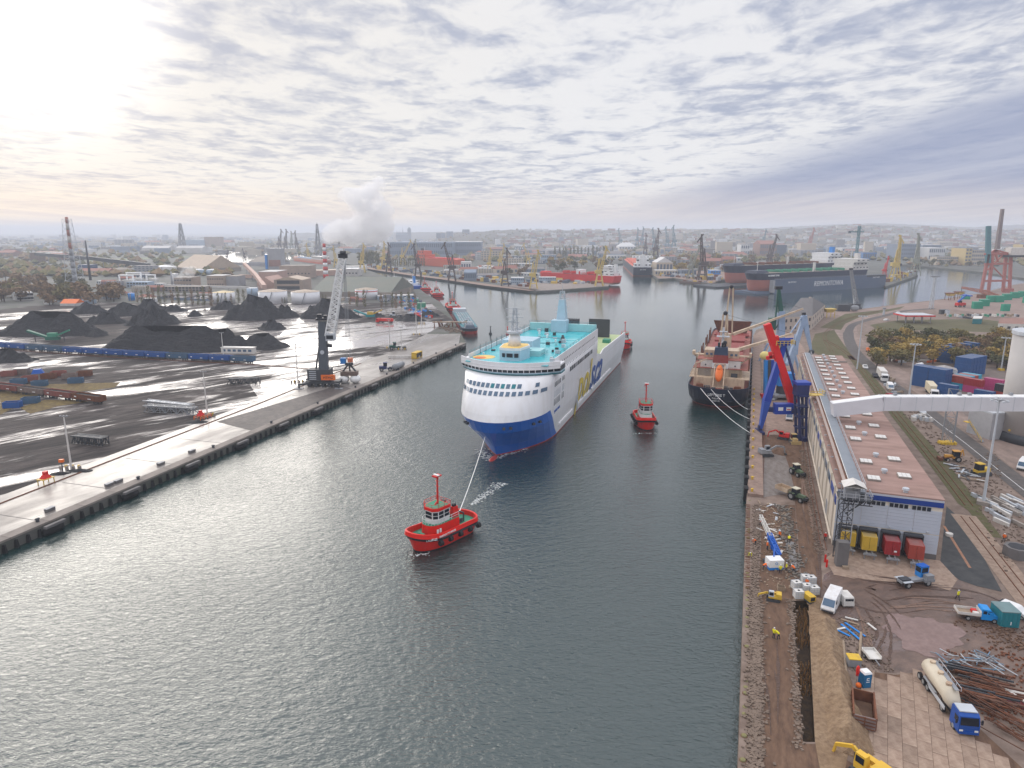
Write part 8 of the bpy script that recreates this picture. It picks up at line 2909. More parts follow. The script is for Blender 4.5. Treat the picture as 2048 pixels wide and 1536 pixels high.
# steam at the plant and the smoke plume
# ------------------------------------------------------------------ ships further off
m_shipred=M('ship_red',(0.62,0.03,0.03),.45,.25)
m_shiporange=M('ship_orange',(0.60,0.11,0.05),.5,.3)
m_bottom=M('red_oxide_bottom',(0.36,0.11,0.08),.6,.4,.06,rgb2=(.26,.13,.12))
m_dockblue=M('dock_blue',(0.085,0.12,0.19),.6,.35,.05,rgb2=(.14,.15,.18))
m_shipnavy=M('ship_navy',(0.018,0.028,0.06),.5,.3)
def far_ship(label,bow,stern,B,z0,z1,zd,m_low,m_top,m_deck,house=None,funnel=None,name='cargo_ship',cat='ship',mast=True,hatches=0,mh=None,blunt=.35,deckgear=None,cz=1.0):
 """hull from z0 to zd with its colour change at z1; house: (from stern, length, width, height) tiers"""
 d=bow-stern
 d.z=0
 L=d.length
 t=thing(name,label,cat,(stern.x,stern.y,0),math.atan2(d.y,d.x))
 h=B/2
 b=MB()
 lv=[(z0,L*.97,L*.03,h*.9,h*1.6,h*blunt,.9),(z0+(z1-z0)*.3,L*.975,L*.02,h,h*1.6,h*blunt,.85),(z1,L*.98,L*.01,h,h*1.5,h*blunt,.85),(zd,L,0,h,h*1.5,h*blunt*.9,.8)]
 hull_loft(b,lv,[1,1,0])
 b.build('hull',[m_top,m_low],t)
 MB().box(L*.52,0,zd+.02,L*.8,B*.94,.15).build('deck',m_deck,t)
 MB().box(L*.93,0,zd,L*.1,B*.6,cz*1.6,0,.8).build('forecastle',m_top,t)
 if house:
  z=zd
  for(x,l,w,hh,m)in house:
   MB().box(x*L,0,z,l*L,w*B,hh).build('deckhouse',m,t)
   if hh>2.2:
    n=max(2,int(w*B/4))
    for k in range(n):
     MB().box(x*L-l*L/2-.03,-w*B*.42+w*B*.84*k/(n-1),z+hh*.45,.1,w*B/n*.5,hh*.3).build('window',m_dsteel,t)
    n=max(2,int(l*L/5))
    for s in(-1,1):
     for k in range(n):
      MB().box(x*L-l*L*.42+l*L*.84*k/(n-1),s*(w*B/2+.02),z+hh*.45,l*L/n*.5,.1,hh*.3).build('window',m_dsteel,t)
   z+=hh
  if funnel:MB().box(funnel[0]*L,0,zd,funnel[1],funnel[1]*.8,funnel[2],0,.85).build('funnel',funnel[3],t)
  if mast:
   mx=house[-1][0]*L
   MB().cyl((mx,0,z),(mx,0,z+7*cz),.4,.25,6).bar((mx,-2,z+4*cz),(mx,2,z+4*cz),.3).build('mast',mh or m_lgrey,t)
   MB().cyl((L*.93,0,zd),(L*.93,0,zd+8*cz),.4,.25,6).build('foremast',m_dwhite,t)
 for k in range(hatches):
  x=L*(.28+.62*(k+.5)/hatches)
  MB().box(x,0,zd,L*.5/hatches,B*.66,1.8*cz).build('hatch',deckgear or m_deck,t)
 return t
WT=[m_white]
far_ship('blue and orange coaster with bright blue funnel moored beyond the huge shed',G(786,568,0),G(834,582,0),11,-.5,.8,5.0,m_boot,m_blue,m_shiporange,[(.16,.2,.9,2.6,m_white),(.15,.13,.7,2.4,m_white)],(.1,3.4,9.5,m_lblue),'coaster',hatches=2,deckgear=M('pale_hatch',(.55,.35,.27),.6,.3))
for i,(u,v,L,lab)in enumerate(((899,619,25,'red and white support vessel moored nearest to the tank barge'),(868,592,27,'red and white support vessel in the middle of the moored row'),(845,581,25,'dark red support vessel farthest along the moored row'))):
 dq=(G(850,586)-G(899,628))
 o=G(u,v,0)+Vector((dq.y,-dq.x,0)).normalized()*2.5
 tg=build_tug(lab,o,math.atan2(dq.y,dq.x),L,white_low=True,group=None)
 tg.name='support_vessel'
 tg['category']='boat'
 if 'group' in tg:del tg['group']
o0, o1=G(940,668,0), G(918,632,0)
tb=far_ship('dark blue grey tank barge moored at the corner of the left quay',o0+(o0-o1).normalized()*4,o1,10,-.5,1.8,3.8,m_boot,M('barge_blue',(.07,.10,.14),.5,.4),m_teal,[(.06,.1,.9,2.4,m_lgrey)],None,'tank_barge',mast=False,blunt=.2)
Lb=(o0-o1).length+4
pb=MB()
r_=random.Random(4)
for k in range(5):pb.bar((Lb*.14,-3.2+k*1.6,4.5),(Lb*.86,-3.2+k*1.6,4.5),.35)
for k in range(9):pb.bar((Lb*(.16+.08*k),-4,4.7),(Lb*(.16+.08*k),4,4.7),.3)
pb.build('deck_pipe',m_lgrey,tb)
for k in range(14):MB().box(Lb*r_.uniform(.15,.85),r_.uniform(-3.5,3.5),4.0,1.4,1.2,r_.uniform(.6,1.6)).build('deck_box',random.choice([m_lgrey,m_steel,m_dwhite]),tb)
t=thing('mooring_jetty','muddle of rusty pontoons and posts at the corner of the left quay','jetty',G(906,655))
b=MB()
for k in range(26):
 x, y=r_.uniform(-12,8), r_.uniform(-5,8)
 b.bar((x,y,0),(x+r_.uniform(-1,1),y+r_.uniform(-1,1),r_.uniform(1.5,4)),.4)
b.build('post',m_rust,t)
MB().box(-2,4,2.6,22,2.6,.5).build('gangway',m_wood,t)
rock_pieces('rubble',160,band(890,655,918,665,2.5),.9,m_rubble,'rusty rubble round the corner of the left quay','rubble',seed=12)
rt=far_ship('long red chemical tanker with white deckhouse lying behind the yellow crane quay',G(1082,561,0),G(1238,571,0),15,1,3.2,10.5,m_bottom,m_shipred,m_oxide,[(.13,.19,.95,3,m_white),(.125,.15,.85,3,m_white),(.12,.12,.8,2.8,m_white),(.115,.09,.95,2.6,m_white)],(.045,4,13,m_white),'tanker',deckgear=m_steel)
b=MB()
for k in range(5):b.bar((28,-4+2*k,12),(82,-4+2*k,12),.5)
for x in(30,40,52,64,76):b.box(x,0,10.6,1,13,3.4)
b.build('pipe_rack',m_shipred,rt)
MB().box(54,0,10.6,7,10,5.5).build('midship_house',m_white,rt)
MB().box(24,-7.6,13.5,5,.3,4).build('stripe_panel',m_shipred,rt)
bc=far_ship('orange decked bulk carrier with white deckhouse seen from its dark blue stern in the middle basin',G(1259,531,0),G(1285,553.5,0)+Vector((1,4,0)),25,-.5,1.6,12,m_bottom,m_shipnavy,m_shiporange,[(.055,.07,.9,5,m_white),(.055,.06,.62,7,m_white),(.06,.05,1.1,2.8,m_white)],(.022,5,17,m_white),'bulk_carrier',hatches=5,deckgear=m_shiporange,cz=1.6)
bc['label']='orange decked bulk carrier seen from its dark blue stern in the middle basin'
letters(bc,'SEA STAR',1.8,m_letwhite,(-.8,0,8.5),(R(85),0,R(-90)),'lettering',.5)
far_ship('bright orange red ship under repair behind the long river quay',G(925,536),G(842,530),22,1,3,15,m_bottom,m_shiporange,m_shiporange,[(.12,.24,.95,6,m_shiporange),(.1,.15,.8,6,m_shiporange)],(.05,5,16,m_dsteel),'offshore_ship',hatches=3,deckgear=m_shipred)
far_ship('pale ship with orange hull in the distant left channel',G(592,523,0),G(655,531,0),16,-.5,5,9,m_shiporange,M('pale_orange',(.60,.30,.22),.5,.3),m_bluewall,[(.2,.3,.9,6,m_dwhite)],(.1,5,12,m_white),'cargo_ship',hatches=1)
far_ship('white and teal ferry laid up behind the repair quay',G(955,541),G(990,543),10,0,2,7,m_white,m_white,m_white,[(.4,.5,.8,3,m_white)],None,'small_ship',mast=False)
# floating docks with two tankers
da, db=G(1547,587.5,0), G(1770,574,0)
dd=(db-da)
Ld=dd.length
dd.normalize()
dn=Vector((-dd.y,dd.x,0))
ang_d=math.atan2(dd.y,dd.x)
t=thing('floating_dock','long grey blue floating dock with white lettering on its wall','floating dock',da,ang_d)
MB().box(Ld/2,1.8,-1,Ld,3.6,14.5).build('wall',m_dockblue,t)
MB().box(Ld/2-8,17,-1,Ld+26,27,3.0).build('dock_floor',m_dockblue,t)
MB().box(Ld/2,33,-1,Ld,3.6,14.5).build('wall',m_dockblue,t)
MB().box(-.6,1.8,1,2.6,4.6,12).build('end_tower',m_greyw,t)
MB().box(Ld*.9,-.1,12.0,Ld*.18,.4,1.6).build('gallery',m_dsteel,t)
MB().rail([(0,0,13.5),(Ld,0,13.5)],1.2,.15,4).build('railing',m_steel,t)
letters(t,'REMONTOWA',7.2,m_letwhite,(Ld*.46,-.06,5.2),(R(90),0,0),'lettering',.04,.95,shear=.15)
letters(t,'208 MTDWT',2.2,m_letwhite,(Ld*.145,-.06,9.6),(R(90),0,0),'lettering',.04)
letters(t,'SAFETY FIRST',2.0,m_letwhite,(Ld*.9,-.36,10.4),(R(90),0,0),'lettering',.04)
p_b, p_s=da-dd*14+dn*17, db-dd*22+dn*17
tk1=far_ship('front tanker in the floating dock with navy topsides and oxide red bottom',p_b-dd*4,p_s,26,2.5,13.0,19.5,m_bottom,m_shipnavy,m_mossroof,[(.10,.15,.98,4,m_dwhite),(.10,.13,.9,4,m_dwhite),(.10,.11,1.15,3.4,m_dwhite)],(.04,6,17,m_dwhite),'oil_tanker',blunt=.5,cz=1.5)
letters(tk1,'OCEANIC STAR',2.2,m_letwhite,(p_b-p_s).length*.93 and((p_b-p_s).length*.90,13.4,16.5),(R(90),0,R(180)),'lettering',.3)
p_b2, p_s2=G(1456,570,0)+dn*6, G(1456,570,0)+dn*6+dd*190
tk2=far_ship('rear tanker with navy topsides lying in the second floating dock',p_b2,p_s2,26,2.0,13.5,21.5,m_bottom,m_shipnavy,m_mossroof,[(.10,.14,.98,4,m_white),(.10,.12,.9,4,m_white),(.10,.10,1.1,4,m_white)],(.05,6,19,m_lblue),'oil_tanker',blunt=.5,cz=1.5)
for tk_, Lt in((tk1,(p_b-p_s).length),(tk2,190)):
 zt=19.7 if tk_ is tk1 else 21.7
 b=MB()
 for y in(-4,-2,0,2,4):b.bar((Lt*.2,y,zt+1.6),(Lt*.86,y,zt+1.6),.6)
 for k in range(9):b.box(Lt*(.24+.07*k),0,zt,1.2,20,2.2)
 b.build('deck_pipe',m_rust if tk_ is tk2 else m_green,tk_)
 MB().box(Lt*.52,9,zt,2,2,9).build('hose_crane',m_dwhite,tk_)
t=thing('floating_dock','dark second floating dock holding the rear tanker','floating dock',G(1424,576,0),ang_d)
MB().box(104,12,-1,208,34,2.6).build('dock_floor',m_dsteel,t)
MB().box(130,-1.5,-1,150,3.4,12).build('wall',m_crust,t)
MB().box(130,28,-1,150,3.4,12).build('wall',m_crust,t)
MB().box(54,-1.5,-1,3,4.5,13).build('end_tower',m_greyw,t)
t=thing('pontoon','long rusty pontoon by the dockyard bank','pontoon',(G(1355,565,0)+G(1432,570,0))/2,math.atan2((G(1432,570)-G(1355,565)).y,(G(1432,570)-G(1355,565)).x))
MB().box(0,3,-.6,46,7,2.6).build('body',m_crust,t)
for k in range(6):MB().box(-18+k*7,3,2.0,3.0,3,1.4).build('deck_box',[m_rust,m_steel,m_cyel][k%3],t)
# ------------------------------------------------------------------ dockyard cranes
def yard_crane(label,u,vb,vt,m,dirx=1,lean=.25,body=None,single=False):
 o=G(u,vb)
 h=top(u,vb,vt)
 t=thing('dockyard_crane',label,'crane',o,0)
 w=h*.085
 b=MB()
 for x in(-1,1):
  for y in(-1,1):b.bar((x*w*1.15,y*w,0),(x*w*.6,y*w*.5,h*.3),w*.26)
 b.box(0,0,h*.12,w*2,w*1.6,h*.015).box(0,0,h*.29,w*1.5,w*1.3,h*.025)
 b.build('portal',m,t)
 MB().box(-dirx*w*.3,0,h*.32,w*2.1,w*1.1,h*.08).build('machine_house',body or m,t)
 MB().box(dirx*w*.9,-w*.3,h*.33,w*.5,w*.5,h*.05).build('cab',m_dsteel,t)
 e=Vector((dirx*h*lean,0,h*.94))
 b=MB().lattice((dirx*w*.3,0,h*.36),e,w*.75,w*.35,8,w*.1)
 b.build('boom',m,t)
 a=MB().bar((-dirx*w*.6,0,h*.4),(-dirx*w*.2,0,h*.68),w*.3).bar((-dirx*w*.2,0,h*.68),e.lerp(Vector((dirx*w*.3,0,h*.36)),.35),w*.14).bar((-dirx*w*.2,0,h*.68),(dirx*w*.3,0,h*.38),w*.2)
 a.build('stay_frame',m,t)
 if not single:
  MB().bar(e+Vector((-dirx*w*.5,0,h*.06)),e+Vector((dirx*h*.09,0,-h*.12)),w*.3,w*.3,w*.12).bar(e,e+Vector((0,0,h*.06)),w*.3).build('jib_head',m,t)
 return t
m_fy=M('far_crane_yellow',(0.62,0.46,0.14),.6,.3)
m_fb=M('far_crane_brown',(0.10,0.075,0.07),.6,.3)
m_ft=M('far_crane_teal',(0.09,0.19,0.24),.6,.3)
m_fg=M('far_crane_grey',(0.30,0.31,0.26),.6,.3)
for u, vb, vt, m, dx, ln, lab in((1067,577,499,m_fy,1,.12,'bright yellow crane standing on the tip of the central quay'),(1198,572,492,m_fy,1,.16,'pale yellow crane in front of the red tanker deckhouse'),(1056,535,486,m_fy,-1,.18,'yellow crane behind the central quay trees, left of the brightest one'),(1001,540,487,m_fy,1,.14,'yellow crane with arched jib behind the blue shed'),(979,545,495,m_fy,1,.05,'slim orange yellow crane mast behind the white laid up ferry'),(806,530,479,m_fy,1,.34,'yellow crane with strongly leaning boom above the river poplars'),(838,530,478,m_fg,-1,.12,'thin pale crane boom behind the orange repair ship'),(768,535,482,m_fy,1,.04,'yellow crane left of the leaning one on the river bank'),(725,545,486,m_fy,1,.08,'faint yellow crane in the smoke, right of two'),(672,535,492,m_fy,-1,.08,'faint yellow crane under the smoke, left of two'),(617,522,486,m_fy,-1,.06,'faint pale yellow crane in the distant channel'),(904,562,484,m_fb,-1,.18,'dark brown crane on the river quay below the church towers'),(836,554,487,m_fb,-1,.1,'dark brown crane in front of the orange ship left end'),(778,545,485,m_fb,1,.02,'dark slim crane beside the left yellow crane'),(1010,572,495,m_fb,1,.06,'dark brown crane on the river quay left of the bright yellow crane'),(1404,560,468,m_fb,-1,.07,'tall brown double crane in the middle of the dockyard bank, right of two'),(1381,558,490,m_fg,1,.22,'grey yellow crane in the dockyard bank, left of two'),(1538,535,468,m_fb,1,.16,'brown crane behind the front tanker bow'),(1768,556,512,m_red,1,.1,'small bright red crane at the end of the floating dock'),(1789,561,470,m_fy,1,.02,'tall yellow crane on the tip of the dock peninsula'),(1829,551,466,m_fg,1,-.02,'grey green crane at the very tip of the dock peninsula'),(1311,520,456,m_fb,1,.06,'brown crane just right of the orange decked bulk carrier'),(1290,512,466,m_fb,1,.01,'thin dark crane mast above the bulk carrier deckhouse'),(1240,495,456,m_ft,-1,.1,'teal crane pair far behind the middle basin, leftmost'),(1274,494,455,m_ft,1,.01,'teal crane far behind the basin, second from the left'),(1284,493,453,m_ft,1,.03,'teal crane far behind the basin, third from the left'),(1308,500,455,m_ft,-1,.1,'teal crane far behind the basin, fourth from the left'),(1334,498,453,m_ft,-1,.1,'teal crane far behind the basin, fifth from the left'),(1347,500,450,m_ft,-1,.05,'teal crane far behind the basin, rightmost of the group'),(560,505,458,m_fb,1,.12,'dark crane in the left far harbour, first from the left'),(572,505,458,m_fb,1,.08,'dark crane in the left far harbour, second from the left'),(584,503,462,m_fg,1,.03,'grey crane in the left far harbour, third from the left'),(594,503,461,m_fb,-1,.03,'dark crane in the left far harbour, rightmost'),(1525,500,458,m_ft,1,.1,'far thin crane boom left of the brown hall on the hill side'),(1618,505,455,m_cpink,1,.12,'far red orange crane boom behind the rear tanker'),(455,522,498,m_fb,1,.12,'little dark crane on the distant channel jetty, left of two'),(490,524,496,m_fb,-1,.1,'little dark crane on the distant channel jetty, right of two'),(952,500,480,m_fg,1,.1,'grey crane boom low on the horizon between tower blocks')):
 yard_crane(lab,u,vb,vt,m,dx,ln)
o=G(1709,545)
h=top(1709,545,452)
t=thing('tower_crane','teal tower crane with level jib rising beyond the tankers','crane',o)
MB().lattice((0,0,0),(0,0,h),2.6,2.6,14,.4).build('tower',m_cteal,t)
MB().lattice((-14,0,h*.88),(7,0,h*.88),1.8,1.4,7,.3).build('jib',m_cteal,t)
MB().bar((0,0,h),(-10,0,h*.9),.3).bar((0,0,h),(6,0,h*.9),.3).build('tie',m_cteal,t)
MB().box(-13,0,h*.85,3,2,2.5).build('counterweight',m_dsteel,t)
# ------------------------------------------------------------------ named buildings of the far city
m_cityblue=M('city_blue_grey',(0.20,0.25,0.33),.6,.3,.05)
m_citydark=M('city_dark',(0.10,0.13,0.18),.6,.3,.05)
m_citywhite=M('city_white',(0.62,0.62,0.62),.6,.2,.05)
m_citycream=M('city_cream',(0.52,0.45,0.36),.7,.25,.05)
m_cityyel=M('city_yellow',(0.56,0.43,0.20),.7,.25,.05)
m_citybrick=M('city_brick',(0.27,0.16,0.13),.7,.3,.05)
m_cityroof=M('city_roof',(0.22,0.20,0.20),.7,.3,.05)
m_cityred=M('city_red_roof',(0.30,0.13,0.10),.7,.3,.05)
def cbuild(label,u0,u1,vb,vt,depth,mw,mr=None,rows=3,cols=6,name='tower_block',roof='flat',ridge=None):
 a, b=G(u0,vb), G(u1,vb)
 L=(b-a).length
 h=top((u0+u1)/2,vb,vt)
 d=b-a
 n=Vector((-d.y,d.x,0)).normalized()
 return building(label,[a,b,b+n*depth,a+n*depth],h,mw,mr or m_cityroof,roof,rows,cols,m_citydark,None,name,'building',ridge or 6,(L/cols*.62,h/rows*.5))
cbuild('dark tower block with antenna, right of the city high rises',925,939,484,459,25,m_citydark,rows=8,cols=5)
cbuild('broad blue grey high rise in the middle of the city blocks',893,906,486,463,25,m_cityblue,rows=8,cols=5)
cbuild('slim high rise left of the broad blue grey one',873,882,486,466,20,m_citydark,rows=7,cols=3)
cbuild('second slim high rise beside the left one',883,890,486,466,20,m_cityblue,rows=7,cols=3)
cbuild('pale high rise right of the broad blue grey one',908,918,486,467,20,m_citycream,rows=7,cols=4)
cbuild('dark square tower on the hill foot in the middle',1041,1059,482,459,40,m_cityblue,rows=8,cols=6)
cbuild('long dark hall right of the square tower',1056,1086,488,474,40,m_citydark,rows=2,cols=8,name='hall')
cbuild('white twin silo block behind the dockyard trees',1481,1498,512,489,30,m_citywhite,rows=2,cols=4,name='silo_block')
cbuild('big brown red hall behind the tanker bows',1519,1552,512,488,50,m_citybrick,m_cityred,2,8,'hall','gable',8)
cbuild('dark blue annex of the brown red hall',1553,1572,512,490,40,m_citydark,rows=2,cols=4,name='hall')
cbuild('yellow fronted industrial building on the far right bank',1928,1940,531,497,40,m_cityyel,rows=5,cols=2,name='factory')
cbuild('long yellow grey factory right of the yellow tower',1941,1975,531,500,40,m_citycream,m_citydark,4,9,'factory')
cbuild('white flat roofed hall on the far right bank',1856,1888,522,496,50,m_citywhite,m_citywhite,2,8,'hall')
cbuild('pale hall with blue roof edge behind the white hall',1843,1880,512,490,40,m_cityblue,m_citywhite,2,8,'hall')
cbuild('white sided office strip along the far right shore',1872,1926,530,514,20,m_citycream,rows=3,cols=14,name='office')
cbuild('tall pale blue hall left of the grey green crane',1797,1838,520,488,50,m_cityblue,rows=4,cols=10,name='hall')
cbuild('bright blue low hall behind the floating dock',1725,1752,520,505,40,M('far_bright_blue',(.07,.2,.45),.6,.3),rows=1,cols=6,name='hall')
cbuild('long white roofed hall behind the tanker deckhouses',1684,1740,505,496,40,m_citywhite,m_citywhite,1,10,'hall')
cbuild('blue glass office block on the hill foot',1806,1842,478,466,60,M('far_glass',(.10,.24,.34),.3,.2),rows=3,cols=10,name='office')
cbuild('yellow tower at the right picture edge',2042,2052,515,489,30,m_cityyel,rows=4,cols=2,name='factory')
cbuild('blue grey dockyard shed with white window strip on the river quay',928,952,561,545,26,m_cityblue,m_cityblue,1,7,'dockyard_shed','gable',3)
cbuild('pale blue two storey office on the central quay',1022,1048,570,556,14,m_bluewall,m_citywhite,2,7,'office')
cbuild('long pale blue two storey office behind the bright yellow crane',1078,1112,566,555,10,m_bluewall,m_citywhite,2,10,'office')
cbuild('pale gabled boat hall on the dockyard bank',1312,1345,545,525,30,m_citycream,m_citywhite,1,5,'hall','gable2',7)
cbuild('low pale hall in front of the boat hall',1310,1355,552,541,16,m_citycream,m_citywhite,1,8,'hall')
cbuild('blue dockyard workshop beside the double brown crane',1362,1392,553,540,20,m_cityblue,rows=1,cols=6,name='workshop')
cbuild('light blue shed behind the rear tanker bow',1421,1441,549,541,14,m_lblue,m_citywhite,1,4,'shed')
cbuild('white and blue pilot house above the rear tanker bow',1478,1493,545,528,10,m_lblue,m_white,2,3,'pilot_house')
cbuild('white dockyard hall under the brown crane',1520,1546,545,525,20,m_citywhite,rows=1,cols=4,name='hall')
cbuild('white low shed behind the orange repair ship',922,942,546,524,16,m_citywhite,m_citywhite,1,4,'shed')
cbuild('white flats behind the yellow cranes',950,962,520,505,20,m_citywhite,rows=4,cols=4,name='flats')
cbuild('long blue shipyard hall across the river',780,905,513,485,120,m_cityblue,m_cityblue,2,30,'shipyard_hall')
cbuild('second long blue grey shipyard hall towards the middle',906,962,510,484,100,m_cityblue,m_citywhite,2,14,'shipyard_hall')
cbuild('pale blue glass shed by the middle basin',1082,1112,525,510,30,m_bluewall,rows=2,cols=8,name='hall')
cbuild('pale domed hall behind the middle basin',1238,1272,500,493,60,m_citywhite,m_citywhite,1,6,'hall','hip',12)
# church with its spires and square tower
o=G(805,481)
sc_k=3300/1366
t=thing('church','big brick church with square tower on the city skyline','church',o)
h0=top(805,481,470)
MB().box(0,0,0,75,30,h0).build('nave',m_citydark,t)
MB().add([(-37,-15,h0),(37,-15,h0),(37,15,h0),(-37,15,h0),(-37,0,h0+14),(37,0,h0+14)],[(0,1,5,4),(2,3,4,5),(3,0,4),(1,2,5)]).build('roof',m_citydark,t)
MB().box(44,0,0,20,22,h0+38).box(44,0,h0+38,18,20,8,0,.4).build('tower',m_citydark,t)
for x, hh in((-34,30),(-26,24),(-14,28),(4,50)):MB().cyl((x,0,h0),(x,0,h0+hh),3.2,.3,8).build('spire',m_citydark,t)
# ------------------------------------------------------------------ many more far buildings as copies of a few kinds
KINDS=[]
for nm, mw, mr, roof, rows, cols, what in(('hall',m_citywhite,m_citywhite,'flat',1,6,'white flat hall'),('hall',m_cityblue,m_cityroof,'gable',1,6,'blue grey gabled hall'),('flats',m_citycream,m_cityroof,'flat',4,7,'cream block of flats'),('workshop',m_citybrick,m_cityred,'gable',2,5,'brick workshop with red roof'),('flats',m_greyw,m_cityroof,'flat',5,5,'grey block of flats'),('hall',m_citycream,m_cityred,'gable',1,5,'cream hall with red roof'),('workshop',m_citydark,m_greyw,'flat',1,5,'dark flat workshop')):
 hh=14 if nm=='flats' else 8
 pr=building(what,rect_at((0,0),0,30,16),hh,mw,mr,roof,rows,cols,m_citydark if mw is not m_citydark else m_citywhite,'far buildings',nm,'building',4,(30/cols*.55,hh/rows*.45))
 KINDS.append((pr,what))
r_=random.Random(77)
ZONES=[(0,130,474,520,22,'in the hazy plain at the far left',1.0),(130,500,472,494,30,'in the hazy plain left of the smoke',1.4),(185,330,548,590,14,'among the brown trees left of the plant',.7),(690,860,488,512,16,'behind the river left of the church',1.2),(960,1240,484,520,44,'between the river and the hills, middle',1.1),(1000,1080,525,555,12,'on the central dockyard land',.7),(1310,1480,488,535,40,'behind the dockyard bank',1.0),(1480,1800,478,512,44,'below the hills behind the tankers',1.1),(1800,2048,474,512,36,'on the far right bank below the hills',1.1),(880,1000,540,558,12,'along the river quay',.6),(640,780,600,606,8,'behind the white tanks',.5),(200,420,590,604,12,'behind the row of poplars',.5)]
cnts={}
for(u0,u1,v0,v1,n,where,s)in ZONES:
 for k in range(n):
  pr, what=r_.choice(KINDS)
  g=G(r_.uniform(u0,u1),r_.uniform(v0,v1))
  if g.y>3400:continue
  sx=s*r_.uniform(.6,1.8)*(1 if g.y>800 else.6)
  sz=s*r_.uniform(.6,1.25)*(1 if g.y>800 else.6)
  place(pr,(g.x,g.y,ZG),r_.uniform(-.5,.5),what+' '+where,'far '+what+'s '+where,(sx,sx*.9,sz))
# the hazy town beyond: too many and too small to tell apart
bms=[MB()for _ in range(4)]
for k in range(1500):
 u=r_.uniform(-150,2250)
 y=r_.uniform(1700,6200)
 x=(u-1024)/FPX*y
 if u>930 and y>3300:continue
 s=r_.uniform(10,45)
 bms[k%4].box(x,y,ZG-1,s,s*r_.uniform(.4,1),r_.uniform(6,16)if r_.random()<.94 else r_.uniform(18,34),r_.uniform(-.5,.5))
for b, m in zip(bms,(m_citywhite,m_cityroof,m_citycream,m_cityblue)):
 setp(b.build('distant_town',m),'hazy mass of small distant town buildings','town',kind='stuff')
# ------------------------------------------------------------------ hills
def hill_range(name,prof,Y0,Y1,seed,m):
 r=random.Random(seed)
 nu, nv=150, 12
 us=[prof[0][0]+(prof[-1][0]-prof[0][0])*i/nu for i in range(nu+1)]
 def pv(u):
  for(a,va),(b,vb)in zip(prof[:-1],prof[1:]):
   if a<=u<=b:return va+(vb-va)*(u-a)/(b-a)
 vs, fs=[],[]
 ph=[r.uniform(0,6)for _ in range(8)]
 for i, u in enumerate(us):
  for j in range(nv+1):
   q=j/nv
   y=Y0+(Y1-Y0)*q
   x=(u-1024)/FPX*y*(CP+0*SP)**-1
   hr=HC+(461.5-pv(u))/FPX*Y1*.98
   s=q**1.15*(1+.0*q)
   z=(hr-ZG)*s*(1+(.16*math.sin(u/37+ph[0]+q*5)+.10*math.sin(u/13+ph[1]-q*7))*(1-q))
   z+=2.0*math.sin(u/5+ph[2])*q+r.uniform(-1.2,1.2)*q
   vs.append((x,y,ZG-1.5+max(0,z)))
  x=(u-1024)/FPX*(Y1+900)
  vs.append((x,Y1+900,-1.0))
 w=nv+2
 for i in range(nu):
  for j in range(nv+1):
   k=i*w+j
   fs.append((k,k+w,k+w+1,k+1))
 o=MB().add(vs,fs).build(name,m,None,True)
 return setp(o,kind='structure')
m_hill=ground_mat('wooded_hill',(0.085,0.075,0.055),(0.13,0.105,0.075),(0.05,0.055,0.045),.004,.03,.9,.6)
hill_range('hills',[(880,466),(960,463),(990,460),(1030,458.5),(1110,459.5),(1200,459.5),(1300,458.5),(1400,458),(1500,457),(1580,456),(1640,450),(1700,449),(1760,452),(1840,456),(1920,459),(2000,459),(2100,456),(2300,455)],2500,4000,5,m_hill)
hill_range('hills',[(600,465),(900,463),(1200,460),(1500,456),(1620,449),(1720,446),(1800,449),(1900,454),(1960,450),(2060,446.5),(2300,445)],5000,6500,8,m_hill)
# houses strewn over the hill sides
hb_=[MB()for _ in range(3)]
hl=bpy.data.objects['hills']
dg=bpy.context.evaluated_depsgraph_get()
dg.update()
for k in range(520):
 u=r_.uniform(1000,2150)
 y=r_.uniform(2550,3950)
 x=(u-1024)/FPX*y
 ok, p, nrm, _=hl.ray_cast((x,y,400),(0,0,-1))
 if ok:hb_[k%3].box(p.x,p.y,p.z-2,r_.uniform(12,45),r_.uniform(10,18),r_.uniform(6,14),r_.uniform(-.5,.5))
for b, m in zip(hb_,(m_citywhite,m_citycream,m_cityred)):
 setp(b.build('hillside_houses',m),'small houses strewn over the far wooded hills','houses',kind='stuff')
# ------------------------------------------------------------------ trees of the left bank and the far land
pop=[484,490,499,513,522,536,548,563,575,590,602,615]
POP=[(276,606,578),(285,608,580),(298,606,572),(307,607,578),(320,608,571),(330,606,575),(345,608,580),(358,612,574),(372,613,582),(385,611,578),(398,612,582),(409,613,574),(424,614,575),(437,612,586),(452,612,586),(463,611,588),(478,606,578),(488,606,580),(564,606,593),(570,607,595),(588,607,594),(595,607,595),(646,604,588),(652,604,590),(700,610,583),(715,614,584),(729,616,580),(763,617,588),(772,614,590),(785,616,586),(792,618,588),(803,617,585),(818,618,585),(831,619,588)]
for i,(u,vb,vt)in enumerate(POP):
 g=G(u,vb)
 h=top(u,vb,vt)
 where='in front of the plant' if u<500 else('by the white tanks' if u<660 else 'between coal heaps and red ships')
 tree('narrow half bare poplar %s, number %d from its left end'%(where,i+1-(0 if u<500 else(18 if u<660 else 24))),g,h*.30,h,m_leaf_po if i%3 else m_leaf_br,260,.7,'poplar','poplar','poplars behind the coal yard','poplar_tree',i)
